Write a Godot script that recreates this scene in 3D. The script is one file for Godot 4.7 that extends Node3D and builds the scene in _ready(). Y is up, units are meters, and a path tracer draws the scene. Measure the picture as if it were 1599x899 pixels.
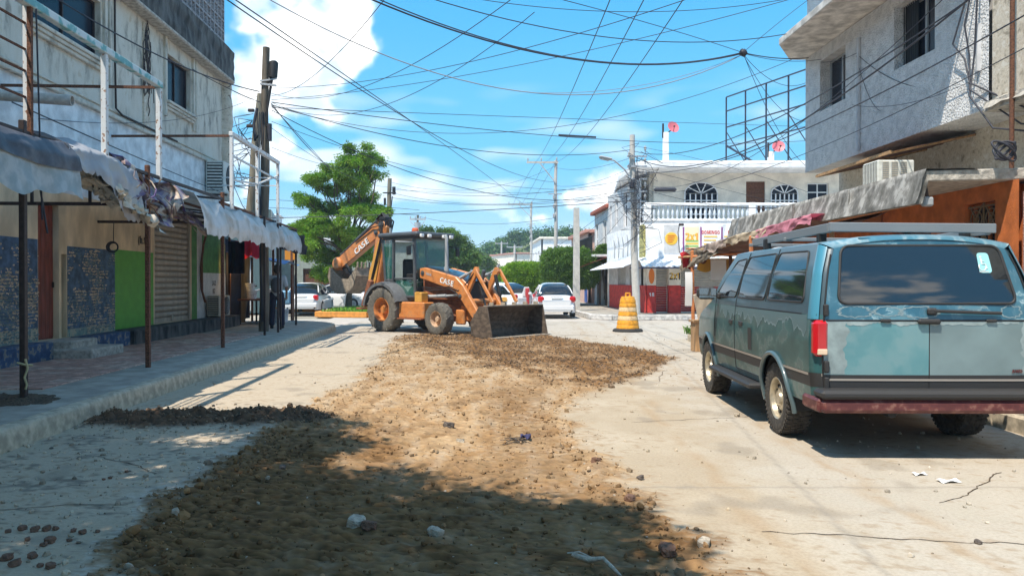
extends Node3D

# ---------- mesh builder ----------
class MB:
	var v := PackedVector3Array()
	var n := PackedVector3Array()
	var t := PackedVector2Array()
	var c := PackedColorArray()
	var i := PackedInt32Array()
	var x := Transform3D()
	var col := Color(1, 1, 1)
	var colored := false

	func patch(p: PackedVector3Array, q: PackedInt32Array, smooth := true, uv := PackedVector2Array(), cols := PackedColorArray()) -> MB:
		var w := x * p
		var b := v.size()
		if smooth:
			var nn := PackedVector3Array()
			nn.resize(w.size())
			for k in range(0, q.size(), 3):
				var f := (w[q[k + 2]] - w[q[k]]).cross(w[q[k + 1]] - w[q[k]])
				nn[q[k]] += f
				nn[q[k + 1]] += f
				nn[q[k + 2]] += f
			for k in nn.size():
				nn[k] = nn[k].normalized()
			v.append_array(w)
			n.append_array(nn)
			for k in w.size():
				t.append(uv[k] if uv.size() else Vector2.ZERO)
				if colored:
					c.append(cols[k] if cols.size() else col)
			for k in q:
				i.append(b + k)
		else:
			for k in range(0, q.size(), 3):
				var f := (w[q[k + 2]] - w[q[k]]).cross(w[q[k + 1]] - w[q[k]]).normalized()
				for m in 3:
					v.append(w[q[k + m]])
					n.append(f)
					t.append(uv[q[k + m]] if uv.size() else Vector2.ZERO)
					if colored:
						c.append(cols[q[k + m]] if cols.size() else col)
					i.append(b + k + m)
		return self

	func poly(p: PackedVector3Array, away: Vector3) -> MB:   # a convex face that looks away from a point
		var mid := Vector3.ZERO
		for k in p:
			mid += k
		mid /= p.size()
		var q := PackedInt32Array()
		var f := (p[2] - p[0]).cross(p[1] - p[0])
		var ok := f.dot(mid - away) > 0
		for k in range(1, p.size() - 1):
			q.append_array([0, k, k + 1] if ok else [0, k + 1, k])
		return patch(p, q, false)

	func quad(a: Vector3, b: Vector3, d: Vector3, e: Vector3) -> MB:
		return patch(PackedVector3Array([a, b, d, e]), PackedInt32Array([0, 1, 2, 0, 2, 3]), false, PackedVector2Array([Vector2(0, 1), Vector2(0, 0), Vector2(1, 0), Vector2(1, 1)]))

	func box(o: Vector3, s: Vector3, b := 0.0) -> MB:
		var h := s * 0.5
		if b <= 0.0:
			for ax in 3:
				for sg in [-1.0, 1.0]:
					var u := (ax + 1) % 3
					var w := (ax + 2) % 3
					var p := PackedVector3Array()
					for k in [[-1, -1], [1, -1], [1, 1], [-1, 1]]:
						var e := Vector3.ZERO
						e[ax] = sg * h[ax]
						e[u] = k[0] * h[u]
						e[w] = k[1] * h[w]
						p.append(o + e)
					poly(p, o)
			return self
		b = min(b, min(h.x, min(h.y, h.z)) * 0.98)
		var at := func(sx, sy, sz, ax) -> Vector3:
			var e := Vector3(sx * (h.x - b), sy * (h.y - b), sz * (h.z - b))
			e[ax] += [sx, sy, sz][ax] * b
			return o + e
		for ax in 3:
			var u := (ax + 1) % 3
			var w := (ax + 2) % 3
			for sg in [-1, 1]:
				var p := PackedVector3Array()
				for k in [[-1, -1], [1, -1], [1, 1], [-1, 1]]:
					var s3 := [0, 0, 0]
					s3[ax] = sg
					s3[u] = k[0]
					s3[w] = k[1]
					p.append(at.call(s3[0], s3[1], s3[2], ax))
				poly(p, o)
			for su in [-1, 1]:
				for sw in [-1, 1]:
					var p := PackedVector3Array()
					for k in [[-1, u], [1, u], [1, w], [-1, w]]:
						var s3 := [0, 0, 0]
						s3[ax] = k[0]
						s3[u] = su
						s3[w] = sw
						p.append(at.call(s3[0], s3[1], s3[2], k[1]))
					poly(p, o)
		for sx in [-1, 1]:
			for sy in [-1, 1]:
				for sz in [-1, 1]:
					poly(PackedVector3Array([at.call(sx, sy, sz, 0), at.call(sx, sy, sz, 1), at.call(sx, sy, sz, 2)]), o)
		return self

	func bar(a: Vector3, b: Vector3, w: float, h: float, bev := 0.0) -> MB:   # a straight bar of w by h (h is the side nearest to up)
		var keep := x
		var d := b - a
		var z := d.normalized()
		var up := Vector3.UP if absf(z.y) < 0.95 else Vector3.RIGHT
		var s := up.cross(z).normalized()
		x = keep * Transform3D(Basis(s, z.cross(s), z), (a + b) * 0.5)
		box(Vector3.ZERO, Vector3(w, h, d.length()), bev)
		x = keep
		return self

	func tube(p: PackedVector3Array, r, sides := 8, cap := true) -> MB:
		var pts := PackedVector3Array()
		var q := PackedInt32Array()
		var last := Vector3.ZERO
		var uvs := PackedVector2Array()
		for k in p.size():
			var d := (p[mini(k + 1, p.size() - 1)] - p[maxi(k - 1, 0)]).normalized()
			var a := last - d * last.dot(d)
			if a.length() < 0.01:
				a = d.cross(Vector3.UP if absf(d.y) < 0.9 else Vector3.RIGHT)
			a = a.normalized()
			last = a
			var b := d.cross(a)
			var rr: float = r[k] if r is Array else r
			for m in sides:
				var g := TAU * m / sides
				pts.append(p[k] + (a * cos(g) + b * sin(g)) * rr)
				uvs.append(Vector2(float(m) / sides, k))
		for k in p.size() - 1:
			for m in sides:
				var e := (m + 1) % sides
				var o := k * sides
				q.append_array([o + m, o + e, o + sides + m, o + e, o + sides + e, o + sides + m])
		patch(pts, q, true, uvs)
		if cap:
			for s in [0, p.size() - 1]:
				var f := pts.slice(s * sides, s * sides + sides)
				poly(f, p[1] if s == 0 else p[p.size() - 2])
		return self

	func lathe(prof: PackedVector2Array, seg := 24, smooth := false, a0 := 0.0, a1 := TAU) -> MB:   # profile (radius, height) round y
		var groups := [prof]
		if not smooth:
			groups = []
			for k in prof.size() - 1:
				groups.append(PackedVector2Array([prof[k], prof[k + 1]]))
		for g in groups:
			var pts := PackedVector3Array()
			var q := PackedInt32Array()
			for k in g.size():
				for m in seg + 1:
					var an := a0 + (a1 - a0) * m / seg
					pts.append(Vector3(g[k].x * cos(an), g[k].y, g[k].x * sin(an)))
			for k in g.size() - 1:
				for m in seg:
					var o: int = k * (seg + 1) + m
					q.append_array([o, o + seg + 1, o + 1, o + 1, o + seg + 1, o + seg + 2])
			patch(pts, q, true)
		return self

	func extr(p: PackedVector2Array, d: float, bev := 0.0) -> MB:   # a flat outline in xy, d thick along z
		if Geometry2D.is_polygon_clockwise(p):
			p = p.duplicate()
			p.reverse()
		var m := p.size()
		var inner := PackedVector2Array()
		for k in m:
			var a := (p[k] - p[(k + m - 1) % m]).normalized()
			var b := (p[(k + 1) % m] - p[k]).normalized()
			var na := Vector2(-a.y, a.x)
			var nb := Vector2(-b.y, b.x)
			var bi := na + nb
			inner.append(p[k] + bi / maxf(0.4, 1.0 + na.dot(nb)) * bev)
		var tri := Geometry2D.triangulate_polygon(inner)
		for s in [-1.0, 1.0]:
			var q := PackedInt32Array()
			var pts := PackedVector3Array()
			for k in inner:
				pts.append(Vector3(k.x, k.y, s * d * 0.5))
			for k in range(0, tri.size(), 3):
				var ccw := (inner[tri[k + 1]] - inner[tri[k]]).cross(inner[tri[k + 2]] - inner[tri[k]]) > 0
				q.append_array([tri[k], tri[k + 2], tri[k + 1]] if ccw == (s > 0) else [tri[k], tri[k + 1], tri[k + 2]])
			patch(pts, q, false)
		var rows := [[inner, -0.5 * d], [p, -0.5 * d + bev], [p, 0.5 * d - bev], [inner, 0.5 * d]] if bev > 0.0 else [[p, -0.5 * d], [p, 0.5 * d]]
		for r in rows.size() - 1:
			for k in m:
				var e := (k + 1) % m
				var A: PackedVector2Array = rows[r][0]
				var B: PackedVector2Array = rows[r + 1][0]
				var z0: float = rows[r][1]
				var z1: float = rows[r + 1][1]
				quad(Vector3(A[k].x, A[k].y, z0), Vector3(B[k].x, B[k].y, z1), Vector3(B[e].x, B[e].y, z1), Vector3(A[e].x, A[e].y, z0))
		return self

	func sheet(nu: int, nv: int, f: Callable, smooth := true) -> MB:   # f(u, v) with u, v from 0 to 1
		var pts := PackedVector3Array()
		var uvs := PackedVector2Array()
		var q := PackedInt32Array()
		for b in nv + 1:
			for a in nu + 1:
				var w := Vector2(float(a) / nu, float(b) / nv)
				pts.append(f.call(w.x, w.y))
				uvs.append(w)
		for b in nv:
			for a in nu:
				var o := b * (nu + 1) + a
				q.append_array([o, o + nu + 1, o + 1, o + 1, o + nu + 1, o + nu + 2])
		return patch(pts, q, smooth, uvs)

	func skin(outline: PackedVector2Array, cell: float, f: Callable, flip := false, lift := 0.0) -> MB:   # an outline laid on the surface f(Vector2) -> Vector3
		var lo := outline[0]
		var hi := outline[0]
		for k in outline:
			lo = lo.min(k)
			hi = hi.max(k)
		var e := 0.003
		var nx := maxi(1, ceili((hi.x - lo.x) / cell))
		var ny := maxi(1, ceili((hi.y - lo.y) / cell))
		var st := Vector2((hi.x - lo.x) / nx, (hi.y - lo.y) / ny)
		for a in nx:
			for b in ny:
				var o := lo + Vector2(a, b) * st
				for piece in Geometry2D.intersect_polygons(outline, PackedVector2Array([o, o + Vector2(st.x, 0), o + st, o + Vector2(0, st.y)])):
					var tri := Geometry2D.triangulate_polygon(piece)
					if tri.is_empty():
						continue
					var first := v.size()
					for k in piece:
						var p: Vector3 = f.call(k)
						var du: Vector3 = f.call(k + Vector2(e, 0)) - f.call(k - Vector2(e, 0))
						var dv: Vector3 = f.call(k + Vector2(0, e)) - f.call(k - Vector2(0, e))
						var nn := du.cross(dv).normalized() * (-1.0 if flip else 1.0)
						v.append(x * (p + nn * lift))
						n.append((x.basis * nn).normalized())
						t.append(k)
						if colored:
							c.append(col)
					for k in range(0, tri.size(), 3):
						var ccw: bool = (piece[tri[k + 1]] - piece[tri[k]]).cross(piece[tri[k + 2]] - piece[tri[k]]) > 0
						i.append_array([first + tri[k], first + tri[k + 2], first + tri[k + 1]] if ccw != flip else [first + tri[k], first + tri[k + 1], first + tri[k + 2]])
		return self

	func ball(o: Vector3, r: Vector3, nu := 12, nv := 8, bump := 0.0, sd := 1) -> MB:
		var fn := FastNoiseLite.new()
		fn.seed = sd
		fn.frequency = 0.9
		return sheet(nu, nv, func(a, b):
			var d := Vector3(sin(PI * b) * cos(TAU * a), cos(PI * b), sin(PI * b) * sin(TAU * a))
			return o + d * r * (1.0 + bump * fn.get_noise_3dv(d * 1.7 + Vector3(sd, 0, 0))), true)

	func mesh() -> ArrayMesh:
		var a := []
		a.resize(Mesh.ARRAY_MAX)
		a[Mesh.ARRAY_VERTEX] = v
		a[Mesh.ARRAY_NORMAL] = n
		a[Mesh.ARRAY_TEX_UV] = t
		if colored:
			a[Mesh.ARRAY_COLOR] = c
		a[Mesh.ARRAY_INDEX] = i
		var m := ArrayMesh.new()
		m.add_surface_from_arrays(Mesh.PRIMITIVE_TRIANGLES, a)
		return m


func V3(a: float, b: float, c: float) -> Vector3:
	return Vector3(a, b, c)

func P3(a: Array) -> PackedVector3Array:
	return PackedVector3Array(a)

func P2(a: Array) -> PackedVector2Array:   # flat list of x, y
	var p := PackedVector2Array()
	for k in range(0, a.size(), 2):
		p.append(Vector2(a[k], a[k + 1]))
	return p

func rrect(x0: float, y0: float, x1: float, y1: float, r: float, seg := 4) -> PackedVector2Array:
	var p := PackedVector2Array()
	for k in 4:
		var o := Vector2([x1 - r, x0 + r, x0 + r, x1 - r][k], [y1 - r, y1 - r, y0 + r, y0 + r][k])
		for s in seg + 1:
			p.append(o + Vector2.from_angle(PI * 0.5 * (k + float(s) / seg)) * r)
	return p

func round_poly(p: PackedVector2Array, r: float, seg := 4) -> PackedVector2Array:
	var q := PackedVector2Array()
	var m := p.size()
	for k in m:
		var a := (p[(k + m - 1) % m] - p[k])
		var b := (p[(k + 1) % m] - p[k])
		var d: float = min(r, min(a.length(), b.length()) * 0.45)
		var s := p[k] + a.normalized() * d
		var e := p[k] + b.normalized() * d
		for w in seg + 1:
			var g := float(w) / seg
			q.append(s.lerp(p[k], g).lerp(p[k].lerp(e, g), g))
	return q

# ---------- nodes ----------
func metas(o: Node3D, label: String, category: String, group := "") -> void:
	o.set_meta("label", label)
	o.set_meta("category", category)
	if group != "":
		o.set_meta("group", group)

func thing(called: String, label: String, category: String, at := Vector3.ZERO, yaw := 0.0, group := "") -> Node3D:
	var o := Node3D.new()
	o.name = called
	add_child(o, true)
	o.position = at
	o.rotation.y = yaw
	metas(o, label, category, group)
	return o

func part(o: Node3D, called: String, b, m: Material, xf := Transform3D()) -> MeshInstance3D:
	var k := MeshInstance3D.new()
	k.name = called
	k.mesh = b.mesh() if b is MB else b
	k.material_override = m
	k.transform = xf
	o.add_child(k, true)
	return k

func solo(called: String, label: String, category: String, b, m: Material, at := Vector3.ZERO, yaw := 0.0, group := "") -> MeshInstance3D:
	var k := part(self, called, b, m)
	k.position = at
	k.rotation.y = yaw
	metas(k, label, category, group)
	return k

func structure(called: String, b, m: Material, at := Vector3.ZERO, yaw := 0.0) -> MeshInstance3D:
	var k := part(self, called, b, m)
	k.position = at
	k.rotation.y = yaw
	k.set_meta("kind", "structure")
	return k

func copy(o: Node3D, label: String, at: Vector3, yaw := 0.0) -> Node3D:
	var k := o.duplicate()
	add_child(k, true)
	k.position = at
	k.rotation.y = yaw
	k.set_meta("label", label)
	return k

func many(o: Node3D, called: String, mesh_: Mesh, m: Material, xs: Array, cols := []) -> MultiMeshInstance3D:
	var mm := MultiMesh.new()
	mm.transform_format = MultiMesh.TRANSFORM_3D
	mm.use_colors = cols.size() > 0
	mm.mesh = mesh_
	mm.instance_count = xs.size()
	for k in xs.size():
		mm.set_instance_transform(k, xs[k])
		if cols.size():
			mm.set_instance_color(k, cols[k])
	var g := MultiMeshInstance3D.new()
	g.name = called
	g.multimesh = mm
	g.material_override = m
	o.add_child(g, true)
	g.set_meta("kind", "stuff")
	return g

func words(o: Node3D, called: String, text: String, h: float, m: Material, xf: Transform3D, serif := false, squeeze := 1.0, deep := 0.006) -> MeshInstance3D:   # h is the height of a capital letter
	var tm := TextMesh.new()
	var f := SystemFont.new()
	f.font_names = PackedStringArray(["Droid Serif" if serif else "Droid Sans"])
	f.font_weight = 700
	tm.font = f
	tm.text = text
	tm.font_size = 32
	tm.pixel_size = h / 23.0
	tm.depth = deep
	tm.curve_step = 2.0
	var k := MeshInstance3D.new()
	k.name = called
	k.mesh = tm
	k.material_override = m
	k.transform = xf * Transform3D(Basis.from_scale(Vector3(squeeze, 1, 1)), Vector3.ZERO)
	o.add_child(k, true)
	return k

# ---------- materials ----------
var M := {}
var tex_cache := {}

func lc(r: float, g: float, b: float) -> Color:
	return Color(r, g, b).linear_to_srgb()

func noise_tex(sd: int, freq: float, oct: int, ramp: Array, size := 512, kind := FastNoiseLite.TYPE_SIMPLEX_SMOOTH, fract := FastNoiseLite.FRACTAL_FBM, gain := 0.55) -> NoiseTexture2D:
	var key := str(sd, freq, oct, ramp, size, kind, fract, gain)
	if tex_cache.has(key):
		return tex_cache[key]
	var f := FastNoiseLite.new()
	f.seed = sd
	f.noise_type = kind
	f.frequency = freq
	f.fractal_type = fract
	f.fractal_octaves = oct
	f.fractal_gain = gain
	if size > 1000:
		f.domain_warp_enabled = true
		f.domain_warp_type = FastNoiseLite.DOMAIN_WARP_SIMPLEX
		f.domain_warp_frequency = 0.006
		f.domain_warp_amplitude = 60.0
		f.domain_warp_fractal_octaves = 4
	var t := NoiseTexture2D.new()
	t.width = size
	t.height = size
	t.seamless = true
	t.noise = f
	var g := Gradient.new()
	var off := PackedFloat32Array()
	var cs := PackedColorArray()
	for k in ramp:
		off.append(k[0])
		cs.append(k[1])
	g.offsets = off
	g.colors = cs
	t.color_ramp = g
	tex_cache[key] = t
	return t

func bump_tex(which: String) -> NoiseTexture2D:
	var bw := [[0.0, Color.BLACK], [1.0, Color.WHITE]]
	match which:
		"rough": return noise_tex(5, 0.03, 6, bw)
		"grit": return noise_tex(6, 0.05, 6, bw, 1024)
		"cells": return noise_tex(8, 0.05, 3, bw, 512, FastNoiseLite.TYPE_CELLULAR)
		"stucco": return noise_tex(9, 0.06, 3, [[0.0, Color.BLACK], [0.5, Color(0.15, 0.15, 0.15)], [0.62, Color.WHITE], [1.0, Color.WHITE]])
	return noise_tex(7, 0.12, 4, bw)

func mk(key: String, a: Color, rough := 0.8, d := {}) -> StandardMaterial3D:
	var m := StandardMaterial3D.new()
	m.resource_name = key
	m.albedo_color = lc(a.r, a.g, a.b)
	m.roughness = rough
	m.metallic = d.get("metal", 0.0)
	m.metallic_specular = d.get("spec", 0.5)
	if d.has("ramp"):
		var rp := []
		for k in d.ramp:
			var q: Color = k[1]
			rp.append([k[0], lc(q.r, q.g, q.b)])
		m.albedo_color = Color.WHITE
		m.albedo_texture = noise_tex(d.get("seed", 1), d.get("freq", 0.012), d.get("oct", 6), rp, d.get("size", 512), d.get("kind", FastNoiseLite.TYPE_SIMPLEX_SMOOTH), d.get("fract", FastNoiseLite.FRACTAL_FBM), d.get("gain", 0.55))
	if d.has("bump"):
		m.heightmap_enabled = true
		m.heightmap_texture = bump_tex(d.get("btex", "fine"))
		m.heightmap_scale = d.bump
	if d.has("ramp") or d.has("bump"):
		m.uv1_triplanar = true
		m.uv1_world_triplanar = true
		var s: float = 1.0 / d.get("scale", 2.0)
		m.uv1_scale = Vector3(s, s, s) * d.get("stretch", Vector3.ONE)
	if d.has("coat"):
		m.clearcoat_enabled = true
		m.clearcoat = d.coat
		m.clearcoat_roughness = d.get("coat_rough", 0.08)
	if d.has("back"):
		m.backlight_enabled = true
		var bk: Color = d.back
		m.backlight = lc(bk.r, bk.g, bk.b)
	if d.has("vcol"):
		m.vertex_color_use_as_albedo = true
	if d.has("two"):
		m.cull_mode = BaseMaterial3D.CULL_DISABLED
	M[key] = m
	return m

func vary(key: String, a: Color, amount := 0.25, rough := 0.85, d := {}) -> StandardMaterial3D:   # one colour with natural unevenness
	var am := snappedf(amount, 0.1) if amount > 0.12 else 0.12
	var lo := (1.0 - am) / (1.0 + am)
	var e := d.duplicate()
	e["ramp"] = [[0.22, Color(lo, lo, lo)], [0.5, Color(1, 1, 1) * (1.0 / (1.0 + am))], [0.78, Color(1, 1, 1)]]
	e["seed"] = 1 + key.hash() % 2
	e["size"] = 512
	e["freq"] = 0.02 if e.get("freq", 0.012) > 0.015 else 0.012
	var m := mk(key, a, rough, e)
	var k := minf(1.0 + am, 0.96 / maxf(a.r, maxf(a.g, a.b)))
	m.albedo_color = lc(a.r * k, a.g * k, a.b * k)
	return m

# ---------- shared builders ----------
func rnd(sd: int) -> RandomNumberGenerator:
	var r := RandomNumberGenerator.new()
	r.seed = sd
	return r

func frame(ox: float, th: float) -> Transform3D:   # a street side: x points right, -z runs along the street
	return Transform3D(Basis(Vector3.UP, th), Vector3(ox, 0, 0))

func wall_holes(b: MB, x0: float, x1: float, y0: float, y1: float, holes: Array, deep: float) -> MB:   # a wall in the xy plane that looks to +z, openings cut through with reveals of depth deep
	var xs := [x0, x1]
	var ys := [y0, y1]
	for h in holes:
		xs.append_array([h[0], h[2]])
		ys.append_array([h[1], h[3]])
	xs.sort()
	ys.sort()
	for a in xs.size() - 1:
		for e in ys.size() - 1:
			if xs[a + 1] - xs[a] < 0.001 or ys[e + 1] - ys[e] < 0.001:
				continue
			var mx: float = (xs[a] + xs[a + 1]) * 0.5
			var my: float = (ys[e] + ys[e + 1]) * 0.5
			var open := false
			for h in holes:
				open = open or (mx > h[0] and mx < h[2] and my > h[1] and my < h[3])
			if not open and mx > x0 and mx < x1 and my > y0 and my < y1:
				b.quad(V3(xs[a], ys[e], 0), V3(xs[a], ys[e + 1], 0), V3(xs[a + 1], ys[e + 1], 0), V3(xs[a + 1], ys[e], 0))
	for h in holes:
		var c := V3((h[0] + h[2]) * 0.5, (h[1] + h[3]) * 0.5, -deep * 0.5)
		for k in [[h[0], h[1], h[0], h[3]], [h[2], h[1], h[2], h[3]], [h[0], h[1], h[2], h[1]], [h[0], h[3], h[2], h[3]]]:
			var p := P3([V3(k[0], k[1], 0), V3(k[2], k[3], 0), V3(k[2], k[3], -deep), V3(k[0], k[1], -deep)])
			var f := (p[2] - p[0]).cross(p[1] - p[0])
			var mid := (p[0] + p[2]) * 0.5
			b.patch(p, PackedInt32Array([0, 1, 2, 0, 2, 3] if f.dot(c - mid) > 0 else [0, 2, 1, 0, 3, 2]), false)
	return b

func window(o: Node3D, x0: float, y0: float, x1: float, y1: float, z: float, nx: int, ny: int, fm: Material, gm: Material, fw := 0.05, xf := Transform3D(), louvre := 0) -> MeshInstance3D:   # frame with panes, in the xy plane of a wall
	var b := MB.new()
	b.x = xf
	for k in nx + 1:
		b.box(V3(lerpf(x0 + fw * 0.5, x1 - fw * 0.5, float(k) / nx), (y0 + y1) * 0.5, z), V3(fw, y1 - y0, 0.06), 0.006)
	for k in ny + 1:
		b.box(V3((x0 + x1) * 0.5, lerpf(y0 + fw * 0.5, y1 - fw * 0.5, float(k) / ny), z), V3(x1 - x0, fw, 0.054), 0.006)
	var f := part(o, "window", b, fm)
	for a in nx:
		for e in ny:
			var px0 := lerpf(x0, x1, float(a) / nx) + 0.01
			var px1 := lerpf(x0, x1, float(a + 1) / nx) - 0.01
			var py0 := lerpf(y0, y1, float(e) / ny) + 0.01
			var py1 := lerpf(y0, y1, float(e + 1) / ny) - 0.01
			if louvre > 0:
				for l in louvre:
					var g := MB.new()
					g.x = xf * Transform3D(Basis(Vector3.RIGHT, 0.5), V3((px0 + px1) * 0.5, lerpf(py0, py1, (l + 0.5) / louvre), z - 0.02))
					g.box(Vector3.ZERO, V3(px1 - px0, (py1 - py0) / louvre * 1.08, 0.006))
					part(f, "pane", g, gm)
			else:
				var g := MB.new()
				g.x = xf
				g.box(V3((px0 + px1) * 0.5, (py0 + py1) * 0.5, z - 0.01), V3(px1 - px0, py1 - py0, 0.012))
				part(f, "pane", g, gm)
	return f

func catenary(a: Vector3, b: Vector3, sag: float, n := 22) -> PackedVector3Array:
	var p := PackedVector3Array()
	for k in n + 1:
		var u := float(k) / n
		p.append(a.lerp(b, u) - V3(0, sag * 4 * u * (1 - u), 0))
	return p

# a closed skin over tapered bones, for bodies: surface nets on a grid of cells
func body(b: MB, bones: Array, cell: float, blend := 0.03) -> MB:
	var lo := Vector3.ONE * 1e9
	var hi := -lo
	for k in bones:
		var r: float = maxf(k[2], k[3]) + cell * 2
		lo = lo.min(k[0] - Vector3.ONE * r).min(k[1] - Vector3.ONE * r)
		hi = hi.max(k[0] + Vector3.ONE * r).max(k[1] + Vector3.ONE * r)
	var nx := ceili((hi.x - lo.x) / cell) + 1
	var ny := ceili((hi.y - lo.y) / cell) + 1
	var nz := ceili((hi.z - lo.z) / cell) + 1
	var f := PackedFloat32Array()
	f.resize(nx * ny * nz)
	f.fill(9.0)
	for k in bones:
		var A: Vector3 = k[0]
		var B: Vector3 = k[1]
		var ra: float = k[2]
		var rb: float = k[3]
		var rm := maxf(ra, rb) + cell * 2 + blend
		var l := ((A.min(B) - Vector3.ONE * rm - lo) / cell).floor().max(Vector3.ZERO)
		var h := ((A.max(B) + Vector3.ONE * rm - lo) / cell).ceil().min(V3(nx - 1, ny - 1, nz - 1))
		var ab := B - A
		var dd := maxf(ab.length_squared(), 1e-8)
		for z in range(int(l.z), int(h.z) + 1):
			for y in range(int(l.y), int(h.y) + 1):
				for x in range(int(l.x), int(h.x) + 1):
					var p := lo + V3(x, y, z) * cell
					var u := clampf((p - A).dot(ab) / dd, 0, 1)
					var d := (p - A - ab * u).length() - lerpf(ra, rb, u)
					var at := (z * ny + y) * nx + x
					var e := f[at]
					var m := clampf(0.5 + 0.5 * (e - d) / blend, 0, 1)
					f[at] = lerpf(e, d, m) - blend * m * (1 - m)
	var ids := {}
	var pts := PackedVector3Array()
	var corner := [0, 1, nx, nx + 1, nx * ny, nx * ny + 1, nx * ny + nx, nx * ny + nx + 1]
	var edges := [[0, 1], [2, 3], [4, 5], [6, 7], [0, 2], [1, 3], [4, 6], [5, 7], [0, 4], [1, 5], [2, 6], [3, 7]]
	for z in nz - 1:
		for y in ny - 1:
			for x in nx - 1:
				var at := (z * ny + y) * nx + x
				var first := f[at] < 0
				var crossed := false
				for q in corner:
					if (f[at + q] < 0) != first:
						crossed = true
						break
				if not crossed:
					continue
				var s := Vector3.ZERO
				var c := 0
				for e in edges:
					var d0 := f[at + corner[e[0]]]
					var d1 := f[at + corner[e[1]]]
					if (d0 < 0) != (d1 < 0):
						var u := d0 / (d0 - d1)
						var p0 := V3(e[0] & 1, (e[0] >> 1) & 1, e[0] >> 2)
						var p1 := V3(e[1] & 1, (e[1] >> 1) & 1, e[1] >> 2)
						s += p0.lerp(p1, u)
						c += 1
				ids[at] = pts.size()
				pts.append(lo + (V3(x, y, z) + s / c) * cell)
	var tri := PackedInt32Array()
	var step := [1, nx, nx * ny]
	for at in ids.keys():
		for ax in 3:
			var o: int = at + step[ax]
			if (f[at] < 0) == (f[o] < 0):
				continue
			var u: int = step[(ax + 1) % 3]
			var w: int = step[(ax + 2) % 3]
			if not (ids.has(at - u) and ids.has(at - w) and ids.has(at - u - w)):
				continue
			var q := [ids[at], ids[at - u], ids[at - u - w], ids[at - w]]
			if f[at] < 0:
				tri.append_array([q[0], q[2], q[1], q[0], q[3], q[2]])
			else:
				tri.append_array([q[0], q[1], q[2], q[0], q[2], q[3]])
	return b.patch(pts, tri, true)

# ---------- the scene ----------
func _ready() -> void:
	var cam := Camera3D.new()
	cam.name = "camera"
	add_child(cam)
	cam.position = V3(0, 1.5, 0)
	cam.rotation.x = deg_to_rad(-0.45)
	cam.fov = 41.07
	cam.near = 0.05
	cam.far = 4000
	cam.current = true
	var env := Environment.new()
	env.background_mode = Environment.BG_SKY
	env.tonemap_mode = Environment.TONE_MAPPER_LINEAR
	env.tonemap_exposure = 1.64
	env.sdfgi_enabled = true
	env.ssao_enabled = true
	env.ssil_enabled = true
	env.fog_enabled = true
	env.fog_density = 0.0009
	env.fog_light_color = Color(0.80, 0.88, 0.96)
	var sk := Sky.new()
	var pm := PanoramaSkyMaterial.new()
	pm.panorama = sky_picture(2880)
	sk.sky_material = pm
	env.sky = sk
	env.background_energy_multiplier = 0.84
	var we := WorldEnvironment.new()
	we.name = "environment"
	we.environment = env
	add_child(we)
	var sun := DirectionalLight3D.new()
	sun.name = "sun"
	sun.light_energy = 1.27
	sun.light_color = Color(1.0, 0.96, 0.90)
	sun.light_angular_distance = 0.5
	sun.shadow_enabled = true
	add_child(sun)
	sun.look_at_from_position(V3(-33, 100, 42), Vector3.ZERO, Vector3.FORWARD)
	materials()
	ground()
	left_pavement()
	left_building()
	left_awnings()
	right_side()
	corner_store()
	far_buildings()
	poles()
	cables()
	trees()
	van()
	loader()
	cars()
	street_things()
	left_stall()


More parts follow.
